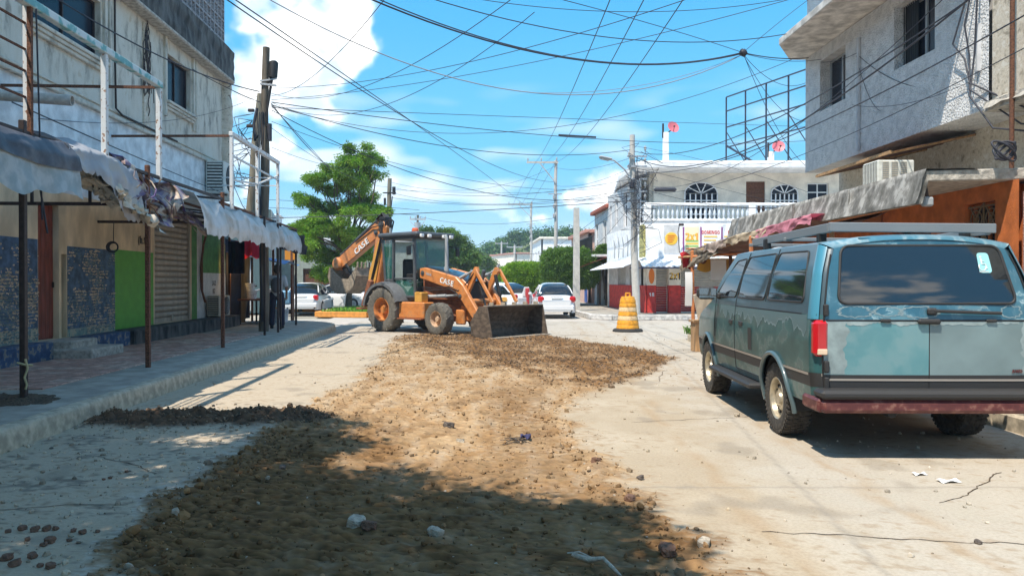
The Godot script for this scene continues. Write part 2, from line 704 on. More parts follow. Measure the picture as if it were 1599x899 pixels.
func sky_picture(w: int) -> ImageTexture:
	var h := w / 2
	var data := PackedFloat32Array()
	data.resize(w * h * 3)
	var fn := FastNoiseLite.new()
	fn.seed = 11
	fn.noise_type = FastNoiseLite.TYPE_SIMPLEX_SMOOTH
	fn.frequency = 1.0
	fn.fractal_octaves = 7
	fn.fractal_gain = 0.55
	var wide := FastNoiseLite.new()
	wide.seed = 4
	wide.frequency = 1.0
	wide.fractal_octaves = 2
	# cumulus heaps, in view and added out of view: azimuth, elevation, half width, half height in degrees, how dense
	var heaps := [[-12.6, 18.6, 2.6, 2.6, 1.15], [-15.2, 17.5, 3.0, 3.6, 1.2], [-12.2, 16.0, 2.0, 1.5, 0.9], [-18.5, 19.0, 4.0, 4.0, 1.0], [-14.5, 21.5, 4.0, 2.5, 1.0], [-15.6, 13.2, 2.4, 1.7, 0.9], [-13.2, 11.8, 1.6, 0.9, 0.75], [-19.0, 12.5, 3.0, 3.0, 0.85], [-15.0, 9.2, 2.6, 1.2, 0.62], [-19.5, 7.0, 3.5, 2.0, 0.7],
		[6.6, 8.0, 1.5, 1.2, 1.15], [7.9, 7.0, 1.6, 1.3, 1.1], [5.2, 6.4, 1.6, 0.9, 0.9], [7.0, 5.6, 3.0, 0.9, 0.9], [-6.0, 6.8, 3.0, 1.0, 0.66], [-8.8, 7.6, 1.6, 0.9, 0.7], [-1.5, 5.2, 3.0, 0.8, 0.6], [2.5, 4.6, 2.6, 0.7, 0.62],
		[-38.0, 15.0, 9.0, 6.0, 1.1], [46.0, 11.0, 10.0, 5.0, 1.1], [75.0, 22.0, 12.0, 7.0, 1.1], [-75.0, 17.0, 13.0, 7.0, 1.1], [-120.0, 24.0, 14.0, 8.0, 1.1], [118.0, 14.0, 15.0, 7.0, 1.1], [160.0, 25.0, 14.0, 8.0, 1.15], [-160.0, 13.0, 12.0, 6.0, 1.1], [40.0, 33.0, 8.0, 5.0, 0.9], [-60.0, 42.0, 10.0, 6.0, 0.9], [15.0, 50.0, 20.0, 8.0, 1.0], [95.0, 48.0, 22.0, 10.0, 1.0], [-110.0, 52.0, 22.0, 10.0, 1.0], [180.0, 50.0, 30.0, 9.0, 1.0], [-20.0, 66.0, 40.0, 7.0, 1.0], [140.0, 70.0, 40.0, 8.0, 1.0], [-160.0, 74.0, 40.0, 7.0, 1.0], [60.0, 58.0, 14.0, 6.0, 0.9], [-85.0, 33.0, 10.0, 6.0, 1.0], [85.0, 9.0, 9.0, 5.0, 1.0], [-50.0, 28.0, 9.0, 5.0, 0.9]]  # unseen clouds; the high ones added to whiten and raise fill light
	var sd := V3(-0.33, 1.0, 0.42).normalized()
	for y in h:
		var el := PI * (0.5 - (y + 0.5) / h)
		var eld := rad_to_deg(el)
		var se := sin(el)
		var ce := cos(el)
		var u := clampf(eld / 22.0, 0, 1)
		var base: Color
		if eld < 0:
			base = Color(0.50, 0.60, 0.68).lerp(Color(0.32, 0.29, 0.25), clampf(-eld / 4.0, 0, 1))
		else:
			base = Color(0.50, 0.72, 0.87).lerp(Color(0.17, 0.53, 0.84), smoothstep(0.0, 0.45, u)).lerp(Color(0.085, 0.41, 0.79), smoothstep(0.35, 1.0, u)).lerp(Color(0.10, 0.30, 0.64), smoothstep(20.0, 90.0, eld))
		var near := []
		for k in heaps:
			var dy: float = (eld - k[1]) / k[3]
			if dy * dy < 5.0:
				near.append([k[0], 1.0 / k[2], k[4] * exp(-dy * dy)])
		for x in w:
			var c := base
			if eld > -0.5 and (near.size() > 0 or eld < 18.5):
				var az := 360.0 * (x + 0.5) / w
				if az > 180.0:
					az -= 360.0
				var cover := 0.0
				for k in near:
					var dx: float = (az - k[0]) * k[1]
					if dx * dx < 5.0:
						cover += k[2] * exp(-dx * dx)
				var d := V3(sin(deg_to_rad(az)) * ce, se, -cos(deg_to_rad(az)) * ce) if cover > 0.06 or eld < 18.5 else Vector3.ZERO
				if cover > 0.06:
					var n := fn.get_noise_3dv(d * V3(11.0, 14.0, 11.0))
					var dens := minf(cover, 1.15) * 1.05 - 0.56 + n * 0.95
					if dens > 0.0:
						var e := d + V3(-0.04, 0.022, 0.008)
						var n2 := fn.get_noise_3dv(e * V3(11.0, 14.0, 11.0))
						var n3 := fn.get_noise_3dv(d * V3(30.0, 36.0, 30.0))
						var a := 0.95 * smoothstep(0.0, 0.48, dens) * (0.35 + 0.65 * smoothstep(0.45, 0.95, cover + n * 0.3))
						var lit := clampf(0.72 - (n2 - n) * 1.5 + n3 * 0.25 - 0.2 * smoothstep(0.3, 1.0, dens), 0.0, 1.0)
						c = c.lerp(Color(0.66, 0.80, 0.93).lerp(Color(1.45, 1.43, 1.38), lit * lit), a)
				# thin veil low over the roofs
				var veil := clampf(1.0 - absf(eld - 6.0) / 9.0, 0, 1)
				if veil > 0.0:
					veil += 0.9 * exp(-pow((az + 17.0) / 7.0, 2)) * clampf(1.0 - absf(eld - 9.0) / 9.0, 0, 1)
					var m := wide.get_noise_3dv(d * V3(7, 26, 7) + V3(3, 0, 0))
					c = c.lerp(Color(0.86, 0.93, 0.99), clampf((m * 1.3 + 0.10) * veil, 0, 0.75))
			var o := (y * w + x) * 3
			data[o] = c.r
			data[o + 1] = c.g
			data[o + 2] = c.b
	return ImageTexture.create_from_image(Image.create_from_data(w, h, false, Image.FORMAT_RGBF, data.to_byte_array()))


func materials() -> void:
	mk("ground", Color(1, 1, 1), 0.95, {"ramp": [[0.2, Color(0.84, 0.83, 0.82)], [0.5, Color(0.94, 0.94, 0.94)], [0.8, Color(1, 1, 1)]], "freq": 0.06, "gain": 0.7, "scale": 2.1, "size": 1000, "bump": 0.06, "btex": "grit", "vcol": true, "spec": 0.2})
	vary("road", Color(0.44, 0.40, 0.35), 0.14, 0.95, {"scale": 5.0, "size": 1024, "spec": 0.2})
	vary("far_land", Color(0.30, 0.28, 0.23), 0.3, 0.95, {"scale": 30.0})
	vary("kerb", Color(0.45, 0.38, 0.28), 0.28, 0.95, {"scale": 1.6, "bump": 0.15, "btex": "rough", "freq": 0.02})
	vary("pavement", Color(0.35, 0.32, 0.27), 0.22, 0.95, {"scale": 2.6, "bump": 0.1, "btex": "rough", "freq": 0.012})
	for k in 3:
		vary("paving_tile%d" % k, [Color(0.46, 0.28, 0.22), Color(0.40, 0.23, 0.18), Color(0.50, 0.34, 0.27)][k], 0.25, 0.85, {"scale": 1.2, "bump": 0.3})
	vary("soil", Color(0.10, 0.068, 0.043), 0.5, 0.98, {"scale": 0.5, "bump": 2.0, "btex": "rough", "freq": 0.04})
	vary("stone_pale", Color(0.42, 0.36, 0.28), 0.3, 0.95, {"scale": 0.3, "bump": 0.6, "btex": "rough"})
	vary("stone_dark", Color(0.11, 0.09, 0.075), 0.4, 0.95, {"scale": 0.3, "bump": 0.6, "btex": "rough"})
	vary("stone_red", Color(0.16, 0.088, 0.058), 0.35, 0.95, {"scale": 0.3, "bump": 0.6, "btex": "rough"})
	vary("plaster_cream", Color(0.68, 0.54, 0.36), 0.2, 0.92, {"scale": 3.5, "bump": 0.4, "stretch": V3(1, 0.45, 1), "freq": 0.01, "size": 1024})
	mk("plaster_grey", Color(0.5, 0.5, 0.45), 0.92, {"ramp": [[0.15, Color(0.24, 0.23, 0.20)], [0.33, Color(0.44, 0.42, 0.36)], [0.46, Color(0.58, 0.55, 0.47)], [0.7, Color(0.62, 0.60, 0.53)], [0.85, Color(0.50, 0.44, 0.33)]], "scale": 4.5, "bump": 0.3, "btex": "rough", "stretch": V3(1, 0.4, 1), "freq": 0.010, "oct": 8, "gain": 0.62, "size": 1024, "seed": 20})
	vary("plaster_bluewhite", Color(0.68, 0.71, 0.72), 0.16, 0.9, {"scale": 3.0, "bump": 0.4, "freq": 0.01})
	vary("black_mould", Color(0.075, 0.075, 0.072), 0.65, 0.95, {"scale": 2.5, "bump": 0.8, "btex": "rough", "stretch": V3(1, 0.4, 1)})
	vary("grey_block", Color(0.30, 0.305, 0.32), 0.35, 0.9, {"scale": 0.8, "bump": 0.8, "btex": "rough"})
	vary("peel_blue", Color(0.060, 0.115, 0.185), 0.4, 0.75, {"scale": 2.2, "freq": 0.02})
	vary("peel_more", Color(0.065, 0.12, 0.20), 0.4, 0.75, {"scale": 2.2, "freq": 0.02})
	vary("paint_teal", Color(0.14, 0.20, 0.21), 0.3, 0.8, {"scale": 1.4})
	vary("bare_plaster", Color(0.56, 0.45, 0.31), 0.3, 0.95, {"scale": 0.8})
	mk("peel_low", Color(0.2, 0.3, 0.3), 0.8, {"ramp": [[0.0, Color(0.10, 0.17, 0.20)], [0.46, Color(0.22, 0.33, 0.29)], [0.52, Color(0.48, 0.42, 0.30)], [1.0, Color(0.30, 0.38, 0.31)]], "freq": 0.012, "oct": 7, "scale": 3.0, "seed": 23, "size": 1024, "stretch": V3(1, 0.4, 1)})
	mk("plinth_blue", Color(0.05, 0.1, 0.2), 0.8, {"ramp": [[0.2, Color(0.025, 0.05, 0.12)], [0.6, Color(0.05, 0.10, 0.20)], [0.66, Color(0.28, 0.25, 0.20)], [1.0, Color(0.06, 0.10, 0.18)]], "freq": 0.02, "scale": 2.0, "seed": 25})
	vary("green_paint", Color(0.10, 0.36, 0.045), 0.14, 0.6, {"scale": 2.0})
	vary("green_dull", Color(0.09, 0.26, 0.07), 0.2, 0.7, {"scale": 2.0})
	vary("red_door", Color(0.20, 0.045, 0.028), 0.3, 0.6, {"scale": 0.8, "stretch": V3(1, 0.2, 1)})
	vary("shutter_tan", Color(0.40, 0.35, 0.28), 0.22, 0.55, {"scale": 2.0, "stretch": V3(1, 0.3, 1)})
	vary("white_wall", Color(0.66, 0.66, 0.63), 0.14, 0.85, {"scale": 2.0})
	vary("rust", Color(0.13, 0.055, 0.030), 0.5, 0.85, {"scale": 0.4, "freq": 0.03})
	vary("dark_iron", Color(0.035, 0.022, 0.020), 0.4, 0.6, {"scale": 0.5})
	mk("white_rust", Color(0.6, 0.6, 0.6), 0.55, {"ramp": [[0.0, Color(0.62, 0.64, 0.64)], [0.70, Color(0.68, 0.70, 0.70)], [0.74, Color(0.34, 0.20, 0.13)], [1.0, Color(0.16, 0.07, 0.04)]], "scale": 1.5, "freq": 0.02, "seed": 31})
	mk("white_teal", Color(0.6, 0.6, 0.6), 0.55, {"ramp": [[0.0, Color(0.60, 0.66, 0.68)], [0.52, Color(0.50, 0.60, 0.62)], [0.62, Color(0.14, 0.38, 0.39)], [0.85, Color(0.10, 0.30, 0.32)], [1.0, Color(0.2, 0.09, 0.05)]], "scale": 2.2, "freq": 0.012, "seed": 32, "oct": 7})
	vary("pvc", Color(0.48, 0.46, 0.42), 0.18, 0.5, {"scale": 0.7})
	mk("dark_glass", Color(0.012, 0.016, 0.020), 0.04, {"spec": 1.0})
	mk("night_glass", Color(0.010, 0.014, 0.026), 0.25, {"spec": 0.3})
	mk("black", Color(0.012, 0.012, 0.013), 0.6)
	mk("rubber", Color(0.03, 0.029, 0.027), 0.85)
	mk("cable", Color(0.035, 0.037, 0.050), 0.6)
	mk("cable_grey", Color(0.30, 0.31, 0.33), 0.6)
	mk("frame_grey", Color(0.36, 0.38, 0.39), 0.6)
	mk("tarp_dark", Color(0.075, 0.08, 0.10), 0.55, {"two": true, "back": Color(0.10, 0.11, 0.13), "ramp": [[0.3, Color(0.055, 0.058, 0.075)], [0.7, Color(0.11, 0.115, 0.135)]], "scale": 1.5})
	mk("tarp_light", Color(0.4, 0.47, 0.5), 0.5, {"two": true, "back": Color(0.45, 0.52, 0.56), "ramp": [[0.3, Color(0.34, 0.42, 0.45)], [0.7, Color(0.52, 0.58, 0.60)]], "scale": 1.5})
	mk("tarp_grey", Color(0.4, 0.4, 0.45), 0.55, {"two": true, "back": Color(0.35, 0.36, 0.38), "ramp": [[0.3, Color(0.34, 0.35, 0.38)], [0.6, Color(0.46, 0.47, 0.50)], [0.8, Color(0.50, 0.47, 0.42)]], "scale": 3.6, "seed": 41})
	mk("tarp_torn", Color(0.4, 0.3, 0.3), 0.7, {"two": true, "back": Color(0.2, 0.16, 0.15), "ramp": [[0.0, Color(0.09, 0.06, 0.22)], [0.40, Color(0.16, 0.11, 0.26)], [0.44, Color(0.46, 0.38, 0.29)], [0.60, Color(0.56, 0.50, 0.42)], [0.66, Color(0.16, 0.085, 0.055)], [1.0, Color(0.28, 0.17, 0.10)]], "scale": 3.4, "freq": 0.012, "seed": 43, "oct": 4})
	mk("tarp_white", Color(0.5, 0.5, 0.5), 0.6, {"two": true, "back": Color(0.32, 0.31, 0.29), "ramp": [[0.25, Color(0.44, 0.42, 0.38)], [0.5, Color(0.62, 0.61, 0.59)], [0.8, Color(0.72, 0.72, 0.72)]], "scale": 4.0, "seed": 44})
	vary("ac_white", Color(0.62, 0.63, 0.58), 0.08, 0.5, {"scale": 0.8})
	vary("ac_beige", Color(0.48, 0.44, 0.36), 0.12, 0.55, {"scale": 0.8})
	mk("stucco", Color(0.5, 0.5, 0.5), 0.95, {"ramp": [[0.2, Color(0.68, 0.68, 0.67)], [0.5, Color(0.80, 0.795, 0.78)], [0.8, Color(0.85, 0.845, 0.83)]], "scale": 1.5, "bump": 2.6, "btex": "stucco", "seed": 51})
	vary("concrete_old", Color(0.42, 0.39, 0.34), 0.35, 0.95, {"scale": 1.6, "bump": 1.2, "btex": "rough", "freq": 0.02})
	mk("moss_slab", Color(0.3, 0.3, 0.28), 0.95, {"ramp": [[0.2, Color(0.07, 0.066, 0.056)], [0.42, Color(0.15, 0.145, 0.13)], [0.58, Color(0.24, 0.23, 0.21)], [0.68, Color(0.42, 0.41, 0.38)]], "scale": 3.4, "freq": 0.010, "oct": 9, "gain": 0.66, "seed": 53, "size": 1000, "stretch": V3(1, 0.8, 1)})
	mk("peel_beige", Color(0.5, 0.45, 0.36), 0.95, {"ramp": [[0.15, Color(0.30, 0.26, 0.20)], [0.36, Color(0.54, 0.48, 0.38)], [0.55, Color(0.66, 0.60, 0.50)], [0.6, Color(0.44, 0.36, 0.26)], [0.66, Color(0.64, 0.59, 0.50)], [0.9, Color(0.70, 0.66, 0.58)]], "scale": 2.6, "freq": 0.012, "oct": 8, "gain": 0.62, "bump": 0.4, "btex": "rough", "seed": 54, "size": 1024})
	vary("orange_wall", Color(0.52, 0.145, 0.035), 0.16, 0.85, {"scale": 2.0, "bump": 0.3})
	vary("pink_wall", Color(0.50, 0.30, 0.25), 0.22, 0.95, {"scale": 1.2, "bump": 0.8, "btex": "stucco"})
	vary("store_cream", Color(0.84, 0.78, 0.67), 0.08, 0.9, {"scale": 4.0})
	vary("store_white", Color(0.84, 0.85, 0.86), 0.07, 0.85, {"scale": 3.0})
	vary("store_grey", Color(0.58, 0.59, 0.60), 0.12, 0.9, {"scale": 3.0})
	vary("baluster", Color(0.60, 0.66, 0.72), 0.12, 0.8, {"scale": 1.0})
	vary("red_wall", Color(0.58, 0.045, 0.034), 0.2, 0.8, {"scale": 2.0})
	vary("red_shutter", Color(0.46, 0.032, 0.026), 0.2, 0.6, {"scale": 2.0})
	vary("grey_shutter", Color(0.42, 0.41, 0.38), 0.12, 0.55, {"scale": 2.0})
	vary("roof_tile", Color(0.36, 0.10, 0.06), 0.3, 0.9, {"scale": 1.0})
	vary("pole_concrete", Color(0.50, 0.48, 0.44), 0.15, 0.9, {"scale": 1.5, "bump": 0.3})
	vary("pole_wood", Color(0.15, 0.125, 0.095), 0.4, 0.95, {"scale": 0.7, "stretch": V3(1, 0.12, 1), "bump": 0.6})
	vary("pole_wood_pale", Color(0.20, 0.18, 0.135), 0.35, 0.95, {"scale": 0.7, "stretch": V3(1, 0.12, 1), "bump": 0.6})
	vary("bark", Color(0.11, 0.085, 0.06), 0.4, 0.95, {"scale": 0.6, "bump": 1.0, "btex": "rough", "stretch": V3(1, 0.3, 1)})
	for k in [["leaf_bright", Color(0.19, 0.34, 0.055), Color(0.34, 0.56, 0.07)], ["leaf_mid", Color(0.105, 0.20, 0.055), Color(0.18, 0.32, 0.06)], ["leaf_dark", Color(0.135, 0.245, 0.052), Color(0.24, 0.42, 0.06)], ["leaf_hedge", Color(0.24, 0.40, 0.045), Color(0.42, 0.62, 0.06)]]:
		mk(k[0], k[1], 0.55, {"two": true, "back": k[2], "vcol": true, "spec": 0.35})
	vary("galv", Color(0.48, 0.50, 0.52), 0.1, 0.45, {"scale": 0.5, "metal": 0.3})
	mk("white_paint", Color(0.78, 0.78, 0.77), 0.5)
	mk("slate_green", Color(0.08, 0.13, 0.14), 0.8)
	vary("wood", Color(0.42, 0.25, 0.12), 0.25, 0.8, {"scale": 0.6, "stretch": V3(1, 0.2, 1)})
	vary("wood_orange", Color(0.55, 0.20, 0.07), 0.2, 0.7, {"scale": 0.6})
	vary("wood_brown", Color(0.15, 0.06, 0.03), 0.3, 0.8, {"scale": 0.6})


var dirt_edge := [[1.0, -1.95, 1.3], [3.9, -2.02, 1.12], [5.1, -2.35, 0.90], [6.4, -2.3, 0.74], [7.6, -2.4, 0.60], [8.6, -2.5, 0.58], [10.0, -2.35, 0.86], [11.25, -2.25, 1.5], [13.0, -2.35, 2.3], [15.0, -2.5, 3.1], [17.0, -2.75, 2.9], [19.0, -2.95, 1.9], [21.0, -3.1, 1.1], [22.0, -2.8, 0.6], [22.8, -1.2, -0.9], [40.0, -1.1, -1.0]]

func dirt_span(d: float) -> Vector2:
	for k in dirt_edge.size() - 1:
		if d < dirt_edge[k + 1][0]:
			var u: float = (d - dirt_edge[k][0]) / (dirt_edge[k + 1][0] - dirt_edge[k][0])
			return Vector2(lerpf(dirt_edge[k][1], dirt_edge[k + 1][1], u), lerpf(dirt_edge[k][2], dirt_edge[k + 1][2], u))
	return Vector2(-1, -1)

var gn: FastNoiseLite

func dirt_at(x: float, d: float) -> float:   # 0 on the slabs, 1 well inside the dug strip
	var s := dirt_span(d)
	var wob := gn.get_noise_2d(x * 1.3, d * 1.3) * 0.55 + gn.get_noise_2d(x * 6 + 40, d * 6) * 0.22
	return clampf(minf(x - s.x, s.y - x) / 0.28 + wob * 1.6, -1.5, 1.5)

func pile_at(x: float, d: float) -> float:   # the bank of dark soil that reaches over to the kerb
	var c := 8.35 + 0.12 * sin(x * 2.0) - (x + 3.4) * 0.05
	var w := 0.36 + 0.1 * gn.get_noise_2d(x * 3, 70)
	var along := smoothstep(-4.75, -4.3, x) * (1.0 - smoothstep(-2.5, -1.7, x))
	return along * exp(-pow((d - c) / w, 2))

func gravel_at(x: float, d: float) -> float:   # dark broken tarmac in front of the bucket
	var wob := gn.get_noise_2d(x * 0.9 + 20, d * 0.7)
	var left := -3.1 + maxf(0.0, 20.5 - d) * 0.36 + wob * 1.3
	return clampf(0.85 + wob * 0.9 + 0.5 * gn.get_noise_2d(x * 4, d * 3), 0.0, 1.0) * smoothstep(-0.3, 0.5, x - left) * smoothstep(10.2, 12.2, d - maxf(0.0, 1.0 - x) * 1.2 + wob * 2.2) * (1.0 - smoothstep(21.5, 22.6, d))

func height_at(x: float, d: float) -> float:
	var m := dirt_at(x, d)
	var inside := smoothstep(-0.4, 0.7, m)
	var h := 0.0
	var n1 := gn.get_noise_2d(x * 1.6, d * 1.6)
	var n2 := gn.get_noise_2d(x * 7 + 10, d * 7)
	var n3 := gn.get_noise_2d(x * 24 + 3, d * 24)
	var n4 := gn.get_noise_2d(x * 60 + 9, d * 60)
	h += inside * (-0.010 + 0.014 * n1 + 0.012 * n2 + 0.015 * n3 + 0.012 * n4)
	h += 0.026 * exp(-pow((m - 0.25) / 0.5, 2)) * (0.4 + 0.9 * n2 + 0.3 * n1 + 0.5 * n3)
	# ribs left by the blade, across the way
	var tr := smoothstep(-2.1, -1.7, x) * (1.0 - smoothstep(-0.35, 0.1, x)) * (1.0 - smoothstep(9.0, 12.5, d)) + 0.5 * smoothstep(-0.2, 0.3, x) * (1.0 - smoothstep(0.5, 0.8, x)) * (1.0 - smoothstep(5.5, 7.0, d))
	h += inside * tr * 0.036 * (pow(absf(sin(PI * (d + 0.05 * x + 0.05 * n1) / 0.14)), 1.4) * -1.0 + 0.5) * (0.65 + 0.9 * gn.get_noise_2d(x * 2 + 9, d * 0.8))
	var g := gravel_at(x, d) * inside
	h += g * (0.015 + 0.025 * n3 + 0.022 * n2 + 0.02 * n4)
	var p := pile_at(x, d)
	h += p * (0.09 + 0.06 * n2 + 0.05 * n3 + 0.05 * n1 + 0.02 * n4)
	h += (1.0 - inside) * 0.003 * n1
	if d > 27.5:
		h = lerpf(h, -0.036, smoothstep(27.5, 29.9, d))
	return maxf(h, -0.034 if d < 27.5 else -0.037)

func ground_color(x: float, d: float) -> Color:
	var m := dirt_at(x, d)
	var n0 := gn.get_noise_2d(x * 0.35 + 7, d * 0.35)
	var n1 := gn.get_noise_2d(x * 1.6, d * 1.6)
	var n2 := gn.get_noise_2d(x * 7 + 10, d * 7)
	var n3 := gn.get_noise_2d(x * 24 + 3, d * 24)
	# slabs: dusty and warm on the right, cleaner grey on the left
	var c := Color(0.41, 0.335, 0.24).lerp(Color(0.47, 0.395, 0.295), clampf(0.5 + n1 * 0.8 + n0, 0, 1))
	c = c.lerp(Color(0.47, 0.395, 0.30), smoothstep(-1.9, -2.9, x) * 0.7)
	c = c.lerp(Color(0.45, 0.415, 0.36), smoothstep(14.0, 24.0, d) * 0.75)
	c = c.lerp(Color(0.47, 0.44, 0.385), smoothstep(1.5, 2.4, x + n1 * 0.3 - (d - 6.0) * 0.05) * 0.55)
	var spots := smoothstep(0.28, 0.46, n2 + 0.4 * n0)
	c = c.lerp(Color(0.30, 0.215, 0.13), spots * 0.45)
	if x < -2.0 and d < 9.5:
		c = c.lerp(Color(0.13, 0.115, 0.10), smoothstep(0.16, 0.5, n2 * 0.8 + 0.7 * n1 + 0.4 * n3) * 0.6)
	# earth dragged along by wheels, and old stains
	for tx in [1.55, 2.55]:
		var tk := exp(-pow((x - tx - 0.03 * (d - 6.0) - 0.12 * gn.get_noise_2d(tx, d * 0.5)) / 0.13, 2))
		c = c.lerp(Color(0.37, 0.26, 0.155), 0.55 * tk * clampf(0.4 + gn.get_noise_2d(x * 5.0, d * 1.2) * 1.4, 0, 1))
	c = c.lerp(Color(0.25, 0.215, 0.17), 0.45 * smoothstep(0.30, 0.52, gn.get_noise_2d(x * 0.9 + 31, d * 0.7 + 5)))
	# seams of the slabs
	for s in [2.15, 3.6]:
		var sx: float = s + 0.11 * (d - 6.0) * (0.0 if s > 3.0 else 1.0)
		if s < 3.0:
			c = c.lerp(Color(0.28, 0.25, 0.21), 0.55 * exp(-pow((x - sx + 0.02 * n2) / 0.02, 2)))
	for s in [5.6, 12.5, 17.0, 21.8]:
		c = c.lerp(Color(0.26, 0.23, 0.19), 0.5 * exp(-pow((d - s + 0.03 * n2) / 0.02, 2)))
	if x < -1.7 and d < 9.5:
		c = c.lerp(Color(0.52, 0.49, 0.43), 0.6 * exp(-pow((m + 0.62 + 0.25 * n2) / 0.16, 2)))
	# earth, with the tree's shadow painted in as darker soil
	var tan_ := Color(0.35, 0.215, 0.105).lerp(Color(0.48, 0.345, 0.205), clampf(0.42 + n1 * 0.9 + n2 * 0.35, 0, 1))
	tan_ = tan_.lerp(Color(0.20, 0.125, 0.065), clampf(n3 * 0.9 + n2 * 0.5 - 0.05, 0, 0.75))
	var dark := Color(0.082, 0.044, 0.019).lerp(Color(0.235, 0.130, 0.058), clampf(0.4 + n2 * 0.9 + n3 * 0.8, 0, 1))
	var soil_shadow_mix := clampf(gravel_at(x, d) * 1.05, 0, 1)
	soil_shadow_mix = maxf(soil_shadow_mix, smoothstep(-0.5, -1.7, x + n1 * 0.7) * (1.0 - smoothstep(7.2, 8.8, d + n2 * 0.5)) * 0.9)  # dark soil at near left, deepened to paint in the tree's shadow
	soil_shadow_mix = maxf(soil_shadow_mix, (1.0 - smoothstep(5.2, 6.8, d + n1 * 0.8 + 0.5 * x)) * clampf(0.78 + n1 * 0.8 + n2 * 0.5, 0.35, 0.97))  # nearest dirt darkened further for the same painted shadow
	soil_shadow_mix = maxf(soil_shadow_mix, smoothstep(0.05, 0.5, n1 + 0.5 * n0 + (0.15 if d < 6.5 else -0.1)) * 0.55)
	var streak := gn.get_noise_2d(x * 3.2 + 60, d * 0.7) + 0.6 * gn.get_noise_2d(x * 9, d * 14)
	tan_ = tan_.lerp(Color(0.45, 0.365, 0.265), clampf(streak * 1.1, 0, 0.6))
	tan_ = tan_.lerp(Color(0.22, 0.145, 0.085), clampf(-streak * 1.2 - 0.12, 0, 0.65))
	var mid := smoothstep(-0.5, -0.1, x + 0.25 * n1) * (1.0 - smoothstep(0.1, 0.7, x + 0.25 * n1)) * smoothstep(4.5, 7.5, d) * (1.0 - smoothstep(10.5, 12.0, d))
	soil_shadow_mix = maxf(soil_shadow_mix, mid * clampf(0.45 + n2 * 0.8, 0, 0.8))
	tan_ = tan_.lerp(dark, soil_shadow_mix)
	var n4 := gn.get_noise_2d(x * 60 + 9, d * 60)
	tan_ = tan_ * (1.0 + 0.32 * n4 + 0.22 * n3)
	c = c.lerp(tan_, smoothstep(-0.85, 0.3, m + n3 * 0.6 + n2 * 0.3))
	var p := pile_at(x, d)
	c = c.lerp(Color(0.075, 0.055, 0.04).lerp(Color(0.17, 0.105, 0.065), clampf(0.4 + n2 * 1.2 + n3, 0, 1)), smoothstep(0.12, 0.4, p + n3 * 0.15))
	return c

